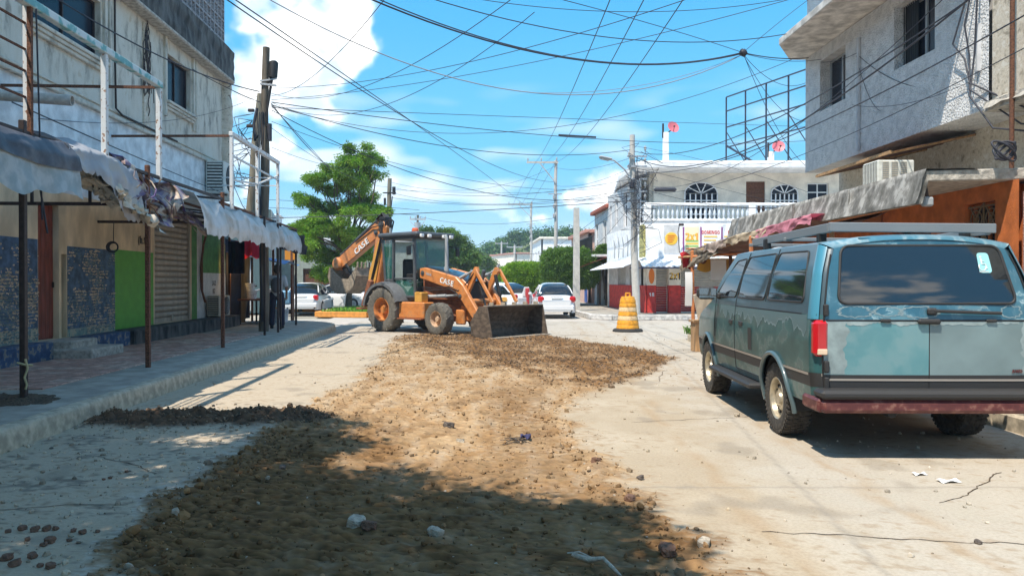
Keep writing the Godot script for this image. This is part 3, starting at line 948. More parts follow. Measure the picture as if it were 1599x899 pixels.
func ground() -> void:
	gn = FastNoiseLite.new()
	gn.seed = 3
	gn.frequency = 1.0
	gn.fractal_octaves = 3
	gn.noise_type = FastNoiseLite.TYPE_SIMPLEX_SMOOTH
	var b := MB.new()
	b.quad(V3(-1500, -0.09, 60), V3(-1500, -0.09, -2500), V3(1500, -0.09, -2500), V3(1500, -0.09, 60))
	structure("ground", b, M.far_land)
	b = MB.new()
	b.quad(V3(-60, -0.04, 20), V3(-60, -0.04, -31.5), V3(60, -0.04, -31.5), V3(60, -0.04, 20))
	b.quad(V3(-7.6, -0.04, -31.5), V3(-42, -0.04, -700), V3(-28, -0.04, -700), V3(4.2, -0.04, -31.5))
	structure("road", b, M.road)
	# the near roadway with its dug strip, as one relief
	var rows := PackedFloat32Array()
	var d := 2.2
	while d < 30.0:
		rows.append(d)
		d += 0.016 if d < 7.0 else 0.016 + (d - 7.0) * 0.006
	var nx := 340
	var x0 := -5.9
	var x1 := 6.2
	var pts := PackedVector3Array()
	var cols := PackedColorArray()
	var q := PackedInt32Array()
	for r in rows.size():
		for a in nx + 1:
			var x := lerpf(x0, x1, float(a) / nx)
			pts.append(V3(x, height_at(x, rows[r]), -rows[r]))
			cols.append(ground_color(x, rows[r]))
	for r in rows.size() - 1:
		for a in nx:
			var o := r * (nx + 1) + a
			q.append_array([o, o + nx + 1, o + 1, o + 1, o + nx + 1, o + nx + 2])
	b = MB.new()
	b.colored = true
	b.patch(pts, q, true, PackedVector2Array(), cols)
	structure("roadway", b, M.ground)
	# cracks in the slabs
	var cg := rnd(29)
	for k in [[1.5, 4.6, 2.6, -0.2], [2.9, 5.2, 0.9, 0.9], [1.3, 8.2, 1.4, 0.5], [2.2, 11.5, 0.5, 1.6], [-3.9, 5.0, 1.3, 0.25], [-4.2, 11.8, 1.1, 0.9], [-3.6, 6.6, 0.8, -0.7], [3.4, 4.2, 1.2, 0.5]]:
		var cr := MB.new()
		var at := Vector2(k[0], k[1])
		var dir := Vector2(k[2], k[3]).normalized()
		var steps := int(Vector2(k[2], k[3]).length() / 0.06)
		var side := Vector2(-dir.y, dir.x)
		var wa := 0.0
		var wd := 0.003
		for stp in steps:
			var off := wa + cg.randf_range(-0.022, 0.022)
			var we := 0.0025 + 0.0035 * cg.randf()
			var p0 := at + dir * stp * 0.06 + side * wa
			var p1 := at + dir * (stp + 1) * 0.06 + side * off
			var y0 := height_at(p0.x, p0.y) + 0.0035
			var y1 := height_at(p1.x, p1.y) + 0.0035
			cr.quad(V3(p0.x - side.x * wd, y0, -(p0.y - side.y * wd)), V3(p1.x - side.x * we, y1, -(p1.y - side.y * we)), V3(p1.x + side.x * we, y1, -(p1.y + side.y * we)), V3(p0.x + side.x * wd, y0, -(p0.y + side.y * wd)))
			wa = off
			wd = we
		structure("road_crack", cr, M.soil)
	# loose stones and crumbs of earth
	var g := rnd(5)
	var stone := MB.new().sheet(6, 4, func(u, v):
		var w := V3(sin(PI * v) * cos(TAU * u + v), cos(PI * v), sin(PI * v) * sin(TAU * u + v))
		return w * (1.0 + 0.5 * gn.get_noise_3dv(w * 0.9 + V3(4, 2, 7))), false).mesh()
	var xs := []
	var cs := []
	while xs.size() < 34000:
		var dd := pow(g.randf(), 1.5) * 20.0 + 2.6
		var xx := g.randf_range(-5.0, 4.6)
		var m := dirt_at(xx, dd)
		var gr := gravel_at(xx, dd)
		var pl := pile_at(xx, dd)
		var odds := 0.012 + (0.55 * exp(-pow((m - 0.3) / 0.6, 2)) if m > -1.2 else 0.0) + (0.18 if m > 0.5 else 0.0) + gr * 0.9 * smoothstep(-0.5, 0.3, m) + pl * 2.0 + (0.10 if xx < -1.8 and dd < 9.4 else 0.0)
		if g.randf() > odds:
			continue
		var s := 0.004 + 0.020 * pow(g.randf(), 7) + 0.005 * g.randf()
		if gr > 0.4 or pl > 0.3:
			s = 0.004 + 0.017 * pow(g.randf(), 3)
		if m > -0.9 and m < 0.9 and g.randf() < 0.012 and dd < 14.0:
			s = g.randf_range(0.022, 0.05)
		var bs := Basis.from_euler(V3(g.randf() * TAU, g.randf() * TAU, g.randf() * TAU)) * Basis.from_scale(V3(s, s * g.randf_range(0.5, 0.9), s * g.randf_range(0.6, 1.0)))
		xs.append(Transform3D(bs, V3(xx, height_at(xx, dd) + s * 0.25, -dd)))
		var k := g.randf()
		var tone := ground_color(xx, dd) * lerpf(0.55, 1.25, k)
		if gr > 0.4 or pl > 0.3:
			tone = Color(0.10, 0.072, 0.05).lerp(Color(0.30, 0.21, 0.14), k * k)
		elif k > 0.985:
			tone = Color(0.38, 0.32, 0.25)
		cs.append(tone)
	var mg := mk("crumb", Color(1, 1, 1), 0.95, {"vcol": true, "spec": 0.2})
	var mm := many(self, "gravel", stone, mg, xs, cs)
	metas(mm, "loose brown gravel and crumbs of earth strewn over the dug street", "gravel")
var FL := Transform3D(Basis(V3(0, 0, -1), V3(0, 1, 0), V3(1, 0, 0)), Vector3.ZERO)   # wall coordinates of the left side: x along the street, z out of the wall
var FR := Transform3D(Basis(V3(0, 0, 1), V3(0, 1, 0), V3(-1, 0, 0)), Vector3.ZERO)
var FLAT := Transform3D(Basis(V3(1, 0, 0), V3(0, 0, -1), V3(0, 1, 0)), Vector3.ZERO)   # an outline in (x, distance) laid flat
const LX := -7.3
const LT := 0.055

func left_edge() -> PackedVector2Array:   # kerb line in the left side's own axes (x out, distance)
	var p := PackedVector2Array()
	for k in 30:
		p.append(Vector2(3.2, -6.0 + k))
	for k in 9:
		var a := PI * 0.5 * k / 8.0
		p.append(Vector2(3.2 - 3.2 + 3.2 * cos(a), 23.0 + 3.2 * sin(a)))
	p.append(Vector2(-6, 26.2))
	p.append(Vector2(-30, 26.2))
	return p

func kerb_mesh(path: PackedVector2Array, h: float, w: float, sd: int) -> MB:
	var b := MB.new()
	var fine := PackedVector2Array()
	for k in path.size() - 1:
		var m := maxi(1, ceili((path[k + 1] - path[k]).length() / 0.25))
		for e in m:
			fine.append(path[k].lerp(path[k + 1], float(e) / m))
	fine.append(path[path.size() - 1])
	var fn := FastNoiseLite.new()
	fn.seed = sd
	fn.frequency = 0.6
	var prof := P2([-0.015, -0.03, -0.01, 0.05, 0.0, h * 0.62, 0.006, h - 0.03, 0.03, h + 0.004, w - 0.02, h + 0.006, w, h - 0.02])
	var pts := PackedVector3Array()
	var q := PackedInt32Array()
	var m := prof.size()
	for k in fine.size():
		var d := (fine[mini(k + 1, fine.size() - 1)] - fine[maxi(k - 1, 0)]).normalized()
		var inn := Vector2(-d.y, d.x)
		for e in m:
			var s := fine[k] + inn * (prof[e].x + 0.012 * fn.get_noise_2d(k * 1.7, e * 1.3) + 0.015 * fn.get_noise_2d(k * 0.3, 9))
			pts.append(V3(s.x, prof[e].y + (0.008 * fn.get_noise_2d(k * 1.1, e + 30) if e > 0 else 0.0), -s.y))
	for k in fine.size() - 1:
		for e in m - 1:
			var o := k * m + e
			q.append_array([o, o + m, o + 1, o + 1, o + m, o + m + 1])
	return b.patch(pts, q, true)

func left_pavement() -> void:
	var e := left_edge()
	var p := PackedVector2Array()
	for k in e:
		p.append(k + Vector2(-0.12 if k.y < 23.5 else 0.0, -0.12 if k.y > 23.5 else 0.0))
	p.append(Vector2(-30, -6))
	var b := MB.new()
	b.x = FLAT
	b.extr(p, 0.6)
	for k in b.v.size():
		b.v[k].y += -0.1
	var pv := structure("pavement", b, M.pavement, V3(LX, 0, 0), LT)
	structure("kerb", kerb_mesh(e, 0.2, 0.17, 4), M.kerb, V3(LX, 0, 0), LT)
	var t := MB.new().box(Vector3.ZERO, V3(0.286, 0.03, 0.286), 0.006).mesh()
	var g := rnd(12)
	for a in 6:
		for k in 34:
			part(pv, "tile", t, M["paving_tile%d" % g.randi_range(0, 2)], Transform3D(Basis.from_euler(V3(g.randf_range(-0.006, 0.006), 0, g.randf_range(-0.006, 0.006))), V3(0.52 + a * 0.295, 0.203 + g.randf_range(-0.002, 0.002), -(9.3 + k * 0.295))))
	# broken patch of bare soil round the first post
	b = MB.new()
	b.sheet(30, 14, func(u, v):
		var w := Vector2(u - 0.5, v - 0.5) * 2.0
		var r := clampf(1.0 - w.length() + 0.25 * gn.get_noise_2d(u * 4, v * 4), 0, 1)
		return V3(2.05 + (u - 0.5) * 1.5, 0.197 + 0.05 * smoothstep(0.0, 0.5, r) * (0.7 + 0.9 * gn.get_noise_2d(u * 9, v * 7)), -(8.3 + (v - 0.5) * 1.1)))
	structure("soil_patch", b, M.soil, V3(LX, 0, 0), LT)

func left_building() -> void:
	var o := thing("building", "long two storey building on the left with stained plaster and peeling blue and green paint", "building", V3(LX, 0, 0), LT)
	var w1 := [12.85, 5.87, 15.25, 7.02]
	var w2 := [18.55, 5.87, 20.15, 7.02]
	var b := MB.new()
	b.x = FL
	wall_holes(b, -4, 22.9, 4.87, 7.4, [w1, w2, [5.0, 5.87, 7.4, 7.02], [0.0, 5.87, 2.0, 7.02]], 0.22)
	part(o, "wall", b, M.plaster_grey)
	b = MB.new()
	b.x = FL
	wall_holes(b, -4, 22.9, 3.1, 4.87, [], 0.2)
	part(o, "wall", b, M.plaster_bluewhite)
	var door := [13.0, 0.5, 13.66, 2.85]
	var gap := [13.74, 0.5, 13.92, 2.0]
	var shut := [17.8, 0.53, 20.1, 3.05]
	b = MB.new()
	b.x = FL
	wall_holes(b, -4, 22.9, 0.1, 3.1, [door, gap, shut], 0.16)
	part(o, "wall", b, M.plaster_cream)
	b = MB.new()
	b.box(V3(-5.3, 3.7, -9.45), V3(10.0, 7.4, 26.7))
	part(o, "rear_wall", b, M.black_mould)
	# painted dado, peeling
	for k in [["peel_more", 8.0, 12.98, 0.72, 2.22], ["peel_low", 8.0, 12.98, 0.5, 0.72], ["peel_blue", 13.94, 15.8, 0.64, 2.15], ["peel_low", 13.94, 15.8, 0.5, 0.64], ["green_paint", 15.8, 17.72, 0.5, 2.17], ["green_dull", 20.18, 20.55, 0.5, 1.7], ["green_dull", 20.18, 20.55, 1.7, 3.1], ["green_dull", 20.95, 22.9, 1.75, 3.1], ["white_wall", 20.55, 22.9, 0.5, 1.75], ["white_wall", 20.55, 20.95, 1.75, 3.1]]:
		b = MB.new()
		b.x = FL
		b.box(V3((k[1] + k[2]) * 0.5, (k[3] + k[4]) * 0.5, 0.0), V3(k[2] - k[1] - 0.004, k[4] - k[3] - 0.003, 0.016))
		part(o, "painted_panel", b, M[k[0]])
	var cg := rnd(77)
	for k in [[10.8, 12.98, 0.5, 2.22, 4200, 0.62], [13.94, 15.8, 0.5, 2.15, 3200, 0.50]]:
		for pass_ in 2:
			b = MB.new()
			b.x = FL
			var made := 0
			while made < k[4] * (1.0 if pass_ == 0 else 0.5):
				var u := cg.randf_range(k[0], k[1])
				var y := cg.randf_range(k[2], k[3])
				y = snappedf(y, 0.055) + cg.randf_range(-0.012, 0.012)
				var odds: float = clampf(k[5] - (y - 0.8) * 0.42, 0.03, 1.0) + 1.3 * gn.get_noise_2d(u * 1.2 + pass_ * 30, y * 1.6) + 0.4 * gn.get_noise_2d(u * 6, y * 8)
				made += 1
				if cg.randf() > odds or y < k[2] + 0.03 or y > k[3] - 0.03:
					continue
				var w := cg.randf_range(0.012, 0.05) * (1.0 if cg.randf() < 0.85 else 1.8)
				var h := cg.randf_range(0.008, 0.026)
				var pts := PackedVector2Array()
				for q in 6:
					pts.append(Vector2(u, y) + Vector2.from_angle(TAU * q / 6.0 + cg.randf_range(-0.3, 0.3)) * Vector2(w, h) * cg.randf_range(0.6, 1.1))
				for q in range(1, 5):
					b.patch(P3([V3(pts[0].x, pts[0].y, 0.0095 + 0.0004 * pass_), V3(pts[q].x, pts[q].y, 0.0095 + 0.0004 * pass_), V3(pts[q + 1].x, pts[q + 1].y, 0.0095 + 0.0004 * pass_)]), PackedInt32Array([0, 2, 1]), false)
			part(o, "bare_plaster" if pass_ == 0 else "old_paint", b, M.bare_plaster if pass_ == 0 else M.paint_teal).set_meta("kind", "stuff")
	# door and the narrow dark opening beside it
	b = MB.new()
	b.x = FL
	b.box(V3(13.33, 1.675, -0.13), V3(0.66, 2.35, 0.04))
	var dr := part(o, "door", b, M.red_door)
	for k in 5:
		b = MB.new()
		b.x = FL
		b.box(V3(13.07 + k * 0.13, 1.675, -0.105), V3(0.12, 2.3, 0.016), 0.004)
		part(dr, "plank", b, M.red_door)
	b = MB.new()
	b.x = FL
	b.box(V3(13.62, 1.45, -0.09), V3(0.03, 0.1, 0.05), 0.008)
	part(dr, "handle", b, M.dark_iron)
	b = MB.new()
	b.x = FL
	b.box(V3(13.83, 1.25, -0.17), V3(0.3, 1.6, 0.02))
	part(o, "recess", b, M.black)
	# roller shutter slat by slat
	var sl := MB.new()
	sl.x = FL
	for k in 9:
		var a0 := PI * k / 9.0
		var a1 := PI * (k + 1) / 9.0
		sl.quad(V3(-1.15, -0.064 * cos(a0), 0.05 * sin(a0)), V3(-1.15, -0.064 * cos(a1), 0.05 * sin(a1)), V3(1.15, -0.064 * cos(a1), 0.05 * sin(a1)), V3(1.15, -0.064 * cos(a0), 0.05 * sin(a0)))
	var slm := sl.mesh()
	b = MB.new()
	b.x = FL
	b.box(V3(18.95, 1.79, -0.13), V3(2.3, 2.52, 0.02))
	for s in [17.83, 20.07]:
		b.box(V3(s, 1.79, -0.06), V3(0.06, 2.52, 0.1))
	var sh := part(o, "roller_shutter", b, M.shutter_tan)
	for k in 17:
		part(sh, "slat", slm, M.shutter_tan, Transform3D(Basis(), V3(-0.10, 0.71 + k * 0.14, -18.95)))
	b = MB.new()
	b.x = FL
	b.box(V3(18.95, 0.585, -0.08), V3(2.3, 0.11, 0.05), 0.01)
	b.box(V3(18.95, 0.62, -0.04), V3(0.1, 0.14, 0.05), 0.01)
	part(sh, "bottom_rail", b, M.shutter_tan)
	# windows, sills, mouldings
	for w in [w1, w2, [5.0, 5.87, 7.4, 7.02]]:
		window(o, w[0], w[1], w[2], w[3], -0.14, 2, 1, M.dark_iron, M.night_glass, 0.035, FL)
		b = MB.new()
		b.x = FL
		for k in 3:
			b.box(V3((w[0] + w[2]) * 0.5, w[1] - 0.05 - k * 0.07, 0.06 - k * 0.02), V3(w[2] - w[0] + 0.3 - k * 0.06, 0.07, 0.16 - k * 0.03), 0.012)
		part(o, "window_sill", b, M.plaster_grey)
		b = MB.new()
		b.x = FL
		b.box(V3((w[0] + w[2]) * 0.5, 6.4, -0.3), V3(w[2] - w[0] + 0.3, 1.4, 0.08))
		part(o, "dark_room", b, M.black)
		for s in [w[0] - 0.13, w[2] + 0.13, w[2] + 0.32]:
			b = MB.new()
			b.x = FL
			b.box(V3(s, 6.42, 0.02), V3(0.11, 1.9, 0.08), 0.01)
			part(o, "jamb", b, M.plaster_grey)
	b = MB.new()
	b.x = FL
	b.box(V3(9.45, 4.87, 0.03), V3(26.9, 0.09, 0.1), 0.015)
	b.box(V3(9.45, 5.0, 0.01), V3(26.9, 0.05, 0.05), 0.01)
	part(o, "ledge", b, M.plaster_grey)
	b = MB.new()
	b.x = FL
	b.box(V3(9.45, 7.42, 0.14), V3(26.9, 0.1, 0.36), 0.03)
	part(o, "drip_course", b, M.concrete_old)
	b = MB.new()
	b.x = FL
	b.sheet(90, 8, func(u, v): return V3(-4 + 27.0 * u, 7.47 + 0.85 * v, 0.28 + 0.05 * gn.get_noise_2d(u * 20, v * 2)))
	b.box(V3(9.5, 7.9, 0.05), V3(26.9, 0.84, 0.4))
	part(o, "parapet", b, M.black_mould)
	b = MB.new()
	b.x = FL
	b.box(V3(9.45, 9.25, -0.2), V3(26.9, 1.9, 0.16))
	var cel := part(o, "lattice_wall", b, M.black_mould)
	var bl := MB.new()
	bl.x = FL
	for s in [-1.0, 1.0]:
		bl.box(V3(0, s * 0.137, 0), V3(0.3, 0.025, 0.1))
		bl.box(V3(s * 0.137, 0, 0), V3(0.025, 0.249, 0.096))
	for a in 4:
		var d := Vector2.from_angle(PI * 0.25 + PI * 0.5 * a) * 0.07
		var e := Vector2(-d.y, d.x) * 0.62
		var c := V3(d.x, d.y, 0.075)
		var r := [V3(d.x * 0.15, d.y * 0.15, 0.0), V3(d.x + e.x, d.y + e.y, 0.0), V3(d.x * 1.85, d.y * 1.85, 0.0), V3(d.x - e.x, d.y - e.y, 0.0)]
		for k in 4:
			bl.poly(P3([r[k], r[(k + 1) % 4], c]), V3(d.x, d.y, -0.05))
	var blm := bl.mesh()
	for a in 25:
		for e in 6:
			part(cel, "block", blm, M.grey_block, Transform3D(Basis(), V3(-0.07, 8.5 + e * 0.305, -(15.55 + a * 0.305))))
	# cracked pilaster with dry creepers, and the bulging end of the wall
	b = MB.new()
	b.x = FL
	b.box(V3(17.35, 6.1, 0.0), V3(0.34, 2.4, 0.09), 0.015)
	part(o, "pilaster", b, M.peel_beige)
	b = MB.new()
	b.x = FL
	b.sheet(10, 40, func(u, v):
		var a = PI * (u - 0.1) * 1.1
		var r := 0.17 + 0.07 * sin(v * PI) + 0.05 * gn.get_noise_2d(u * 3, v * 9)
		return V3(22.9 - r * cos(a), 3.9 + 4.3 * v, -0.1 + (r + 0.1) * sin(a)))
	part(o, "corner_pier", b, M.peel_beige)
	var g := rnd(8)
	b = MB.new()
	b.x = FL
	for k in 13:
		var p := PackedVector3Array()
		var u := 17.35 + g.randf_range(-0.16, 0.16)
		var y := 7.4 - g.randf() * 0.6
		for e in 14:
			p.append(V3(u, y, 0.06))
			u = clampf(u + g.randf_range(-0.09, 0.09), 17.1, 17.65)
			y -= g.randf_range(0.05, 0.16)
		b.tube(p, 0.009, 5)
	for k in 9:
		var p := PackedVector3Array()
		var y := 4.4 + k * 0.42
		for e in 7:
			p.append(V3(22.76 + e * 0.05, y + g.randf_range(-0.12, 0.12), 0.16 + 0.04 * sin(e)))
		b.tube(p, 0.012, 5)
	part(o, "dry_creeper", b, M.dark_iron)
	# plinths and steps
	b = MB.new()
	b.x = FL
	b.box(V3(3.8, 0.3, 0.18), V3(18.0, 0.4, 0.36), 0.02)
	b.box(V3(14.85, 0.3, 0.18), V3(1.7, 0.4, 0.36), 0.02)
	part(o, "plinth", b, M.plinth_blue)
	b = MB.new()
	b.x = FL
	b.box(V3(19.35, 0.3, 0.22), V3(7.2, 0.44, 0.44), 0.03)
	part(o, "plinth", b, M.black_mould)
	b = MB.new()
	b.x = FL
	b.box(V3(13.4, 0.28, 0.5), V3(1.2, 0.18, 0.95), 0.02)
	b.box(V3(13.4, 0.42, 0.3), V3(0.9, 0.16, 0.56), 0.02)
	part(o, "step", b, M.concrete_old)
	# conduit down the upper wall
	b = MB.new()
	b.x = FL
	b.tube(P3([V3(15.75, 7.35, 0.05), V3(15.75, 6.0, 0.05), V3(15.76, 5.05, 0.06), V3(16.0, 4.96, 0.08), V3(19.0, 4.96, 0.08)]), 0.022, 6)
	part(o, "conduit", b, M.dark_iron)
	# wall scribbles
	for k in [["(h.1)", 17.15, 2.42, 0.16], ["LA2\nR7", 21.9, 1.35, 0.14]]:
		var tw := words(o, "scribble", k[0], k[3], M.dark_iron, FL * Transform3D(Basis(), V3(k[1], k[2], 0.012)), false, 1.0, 0.002)
		tw.set_meta("label", "black scribble on the wall")
	# pipes and cables that belong to it
	b = MB.new()
	b.x = Transform3D(Basis(V3(0, -1, 0), V3(1, 0, 0), V3(0, 0, 1)), Vector3.ZERO)
	b.lathe(P2([0.075, -0.2, 0.075, 1.62, 0.062, 1.62, 0.062, 0.3]), 20)
	var pp := solo("drain_pipe", "fat pale plastic pipe sticking out of the left wall above the dark tarp", "pipe", b, M.pvc, V3(-7.72, 4.1, -10.5), 0.12)
	pp.rotation.z = -0.05

func pole_bar(b: MB, p: Array, w: float) -> void:
	b.bar(p[0], p[1], w, w, w * 0.15)

func left_awnings() -> void:
	var at := V3(LX, 0, 0)
	# iron frames over the pavement
	var o := thing("awning_frame", "rusty dark iron awning frame of three posts in front of the peeling blue wall", "awning frame", at, LT)
	for s in [8.3, 11.56, 15.1]:
		var b := MB.new()
		b.box(V3(2.4, 1.72, -s), V3(0.064, 3.1, 0.064), 0.006)
		part(o, "post", b, M.rust if s > 9 else M.dark_iron)
		b = MB.new()
		b.bar(V3(0.0, 2.68, -s), V3(2.4, 2.68, -s), 0.05, 0.05, 0.005)
		part(o, "rail", b, M.dark_iron)
		b = MB.new()
		b.bar(V3(0.0, 3.36, -s), V3(2.4, 3.14, -s), 0.04, 0.04)
		part(o, "rafter", b, M.dark_iron)
		for k in 2:
			b = MB.new()
			b.bar(V3(0.7 + k * 0.85, 2.68, -s), V3(0.7 + k * 0.85, 3.25, -s), 0.035, 0.035)
			part(o, "strut", b, M.dark_iron)
	for k in [[2.4, 3.14], [1.2, 3.25], [2.4, 2.68]]:
		var b := MB.new()
		b.bar(V3(k[0], k[1], -(5.0 if k[1] > 3 else 11.5)), V3(k[0], k[1], -15.1), 0.045, 0.045)
		part(o, "rail", b, M.dark_iron)
	mk("sign_straw", Color(0.42, 0.38, 0.22), 0.8)
	var b := MB.new()
	b.tube(P3([V3(2.45, 0.66, -8.24), V3(2.47, 0.56, -8.25), V3(2.44, 0.46, -8.24), V3(2.46, 0.38, -8.25), V3(2.45, 0.33, -8.24)]), 0.012, 6)
	b.tube(P3([V3(2.36, 0.62, -8.25), V3(2.45, 0.6, -8.23), V3(2.45, 0.58, -8.37)]), 0.012, 6)
	part(o, "rag", b, M.sign_straw)
	o = thing("awning_frame", "dark awning frame of thin posts under the dirty white tarp at the far corner", "awning frame", at, LT)
	for k in [[2.3, 18.6, 0.05], [2.35, 19.7, 0.05], [2.15, 20.8, 0.045], [2.05, 23.1, 0.055]]:
		b = MB.new()
		b.box(V3(k[0], 1.65, -k[1]), V3(k[2], 2.9, k[2]), 0.005)
		part(o, "post", b, M.dark_iron)
		b = MB.new()
		b.bar(V3(0.1, 3.3, -k[1]), V3(k[0], 3.05, -k[1]), 0.04, 0.04)
		part(o, "rafter", b, M.dark_iron)
	for k in [[2.35, 3.08], [1.2, 3.2], [2.3, 2.7]]:
		b = MB.new()
		b.bar(V3(k[0], k[1], -15.1), V3(k[0] - 0.3, k[1], -23.2), 0.045, 0.045)
		part(o, "rail", b, M.rust)
	# tall white sign frames standing above the awnings
	o = thing("sign_frame", "peeling white and teal steel sign frame above the near awnings", "sign frame", at, LT)
	b = MB.new()
	b.bar(V3(2.4, 4.6, -6.0), V3(2.4, 4.6, -12.05), 0.1, 0.1, 0.01)
	part(o, "top_bar", b, M.white_teal)
	for s in [10.2, 12.0]:
		b = MB.new()
		b.bar(V3(2.4, 3.12, -s), V3(2.4, 4.55, -s), 0.075, 0.075, 0.008)
		part(o, "upright", b, M.white_rust)
	b = MB.new()
	b.bar(V3(0.0, 4.56, -12.0), V3(2.4, 4.56, -12.0), 0.04, 0.04)
	part(o, "strut", b, M.rust)
	o = thing("sign_frame", "open white steel sign frame beside the two wooden poles", "sign frame", at, LT)
	for s in [15.7, 17.6, 19.5]:
		b = MB.new()
		b.bar(V3(2.4, 3.0, -s), V3(2.4, 4.5, -s), 0.07, 0.07, 0.008)
		part(o, "upright", b, M.white_rust)
	b = MB.new()
	b.bar(V3(2.4, 4.54, -15.65), V3(2.4, 4.54, -19.55), 0.09, 0.09, 0.01)
	part(o, "top_bar", b, M.white_rust)
	for k in [[2.4, 4.1, 2.4, 4.1, 15.7, 19.5], [2.4, 3.75, 2.4, 4.2, 17.6, 19.5], [2.4, 3.6, 2.4, 3.75, 15.7, 17.6]]:
		b = MB.new()
		b.bar(V3(k[0], k[1], -k[4]), V3(k[2], k[3], -k[5]), 0.035, 0.035)
		part(o, "brace", b, M.white_rust)
	b = MB.new()
	b.bar(V3(0.0, 4.47, -15.7), V3(2.4, 4.5, -15.7), 0.045, 0.045)
	part(o, "strut", b, M.rust)
	for y in [4.15, 3.95]:
		b = MB.new()
		b.bar(V3(1.0, y, -19.5), V3(2.4, y, -19.5), 0.03, 0.03)
		part(o, "strut", b, M.white_rust)
	o = thing("ladder_frame", "rusty upright with thin rungs rising above the dark tarp", "sign frame", at, LT)
	b = MB.new()
	b.bar(V3(2.36, 3.1, -8.45), V3(2.36, 5.2, -8.45), 0.055, 0.055, 0.006)
	part(o, "upright", b, M.white_rust)
	b = MB.new()
	b.bar(V3(2.41, 3.1, -8.43), V3(2.41, 5.2, -8.43), 0.045, 0.045)
	part(o, "upright", b, M.rust)
	for y in [4.37, 4.08, 3.84, 3.55]:
		b = MB.new()
		b.bar(V3(2.36, y, -5.8), V3(2.36, y, -8.45), 0.022, 0.022)
		part(o, "rung", b, M.rust)
	# tarpaulins
	var wr := func(a: float, c: float, k: float) -> float: return gn.get_noise_2d(a, c) * k
	var line := func(prof: Array, v: float) -> Vector2:
		var f := v * (prof.size() - 1)
		var j := mini(int(f), prof.size() - 2)
		return (prof[j] as Vector2).lerp(prof[j + 1], f - j)
	o = thing("tarpaulin", "dark grey tarp with a pale translucent valance at the near end of the awning", "tarpaulin", at, LT)
	var pf := [Vector2(0.1, 3.5), Vector2(1.2, 3.36), Vector2(2.1, 3.28), Vector2(2.46, 3.2), Vector2(2.58, 3.02), Vector2(2.60, 2.84)]
	var wob := func(s: float, y: float) -> float: return gn.get_noise_2d(s * 0.75, y * 0.8) * 0.07 + gn.get_noise_2d(s * 4.0 + y * 2.0, y * 0.7) * 0.014
	b = MB.new()
	b.sheet(90, 30, func(u, v):
		var p: Vector2 = line.call(pf, v)
		var s = 5.2 + 3.95 * u
		return V3(p.x + wob.call(s, p.y) * smoothstep(0.3, 0.8, v), p.y - 0.10 * absf(sin(s * 1.35)) * sin(v * PI) - 0.05 * smoothstep(0.7, 1.0, v) * sin(s * 1.7), -s))
	part(o, "cover", b, M.tarp_dark)
	b = MB.new()
	b.sheet(110, 14, func(u, v):
		var s = 5.2 + 3.95 * u
		var y = 2.95 - (0.46 + 0.05 * sin(s * 3.4) + 0.03 * sin(s * 9.0)) * v
		return V3(2.565 + 0.05 * v + wob.call(s, y) + 0.014 * sin(s * 8.0 + v) * v, y, -s))
	part(o, "valance", b, M.tarp_light)
	b = MB.new()
	b.sheet(46, 30, func(u, v):
		var s = 9.1 + 1.9 * u
		var p: Vector2 = line.call([Vector2(1.5, 3.34), Vector2(2.2, 3.28), Vector2(2.5, 3.14), Vector2(2.56, 2.9), Vector2(2.55, 2.6), Vector2(2.5, 2.35)], v * (0.62 + 0.38 * smoothstep(0.35, 0.75, u)))
		return V3(p.x + wr.call(s * 0.8, v * 0.8, 0.09) + wr.call(s * 5.0 - v * 2.0, v * 0.7, 0.018), p.y + wr.call(s * 1, v * 1.0 + 5, 0.07) - 0.08 * wr.call(s * 9, 2, 1.0) * v, -s - 0.25 * v * v * (u - 0.5)))
	solo("tarpaulin", "grey translucent tarp hanging down to a ragged tip before the striped wall", "tarpaulin", b, M.tarp_grey, at, LT)
	b = MB.new()
	for k in 4:
		b.sheet(22, 12, func(u, v):
			var s = 9.7 + 1.25 * u + 0.1 * k
			return V3(2.1 + 0.1 * k + 0.25 * v + wr.call(s * 3 + k * 7, v * 3, 0.22), 2.95 - 0.32 * u - 0.12 * k * v + wr.call(s * 4 + k * 5, v * 4, 0.14), -s - 0.15 * v))
	solo("rag", "tan rags bunched under the grey translucent tarp", "rag", b, M.peel_beige, at, LT)
	b = MB.new()
	for k in 5:
		b.sheet(30, 22, func(u, v):
			var s = 10.75 + k * 0.52 + 1.0 * u
			var ridge := 3.28 + 0.22 * sin(k * 2.1 + u * 4) - 0.06 * k
			return V3(1.55 + 0.95 * v + wr.call(s * 1.1 + k * 11, v * 1.0, 0.28), ridge - (0.55 + 0.12 * sin(k * 3.0)) * v * v + wr.call(s * 1.2 + k * 5, v * 1.1, 0.24) + 0.03 * wr.call(s * 4, v * 4, 1.0), -s - 0.3 * wr.call(u * 3 + k, v * 3, 1.0)))
	for k in 4:
		var s := 10.9 + k * 0.31
		var p := PackedVector3Array()
		for e in 7:
			p.append(V3(2.5 + wr.call(k * 9, e, 0.25), 3.1 - e * 0.1 + wr.call(k * 5, e, 0.06), -s - 0.07 * e * sin(k * 2.3)))
		b.tube(p, 0.012, 5)
	solo("tarpaulin", "torn crumpled tarp of purple and tan scraps between the grey and the white tarps", "tarpaulin", b, M.tarp_torn, at, LT)
	b = MB.new()
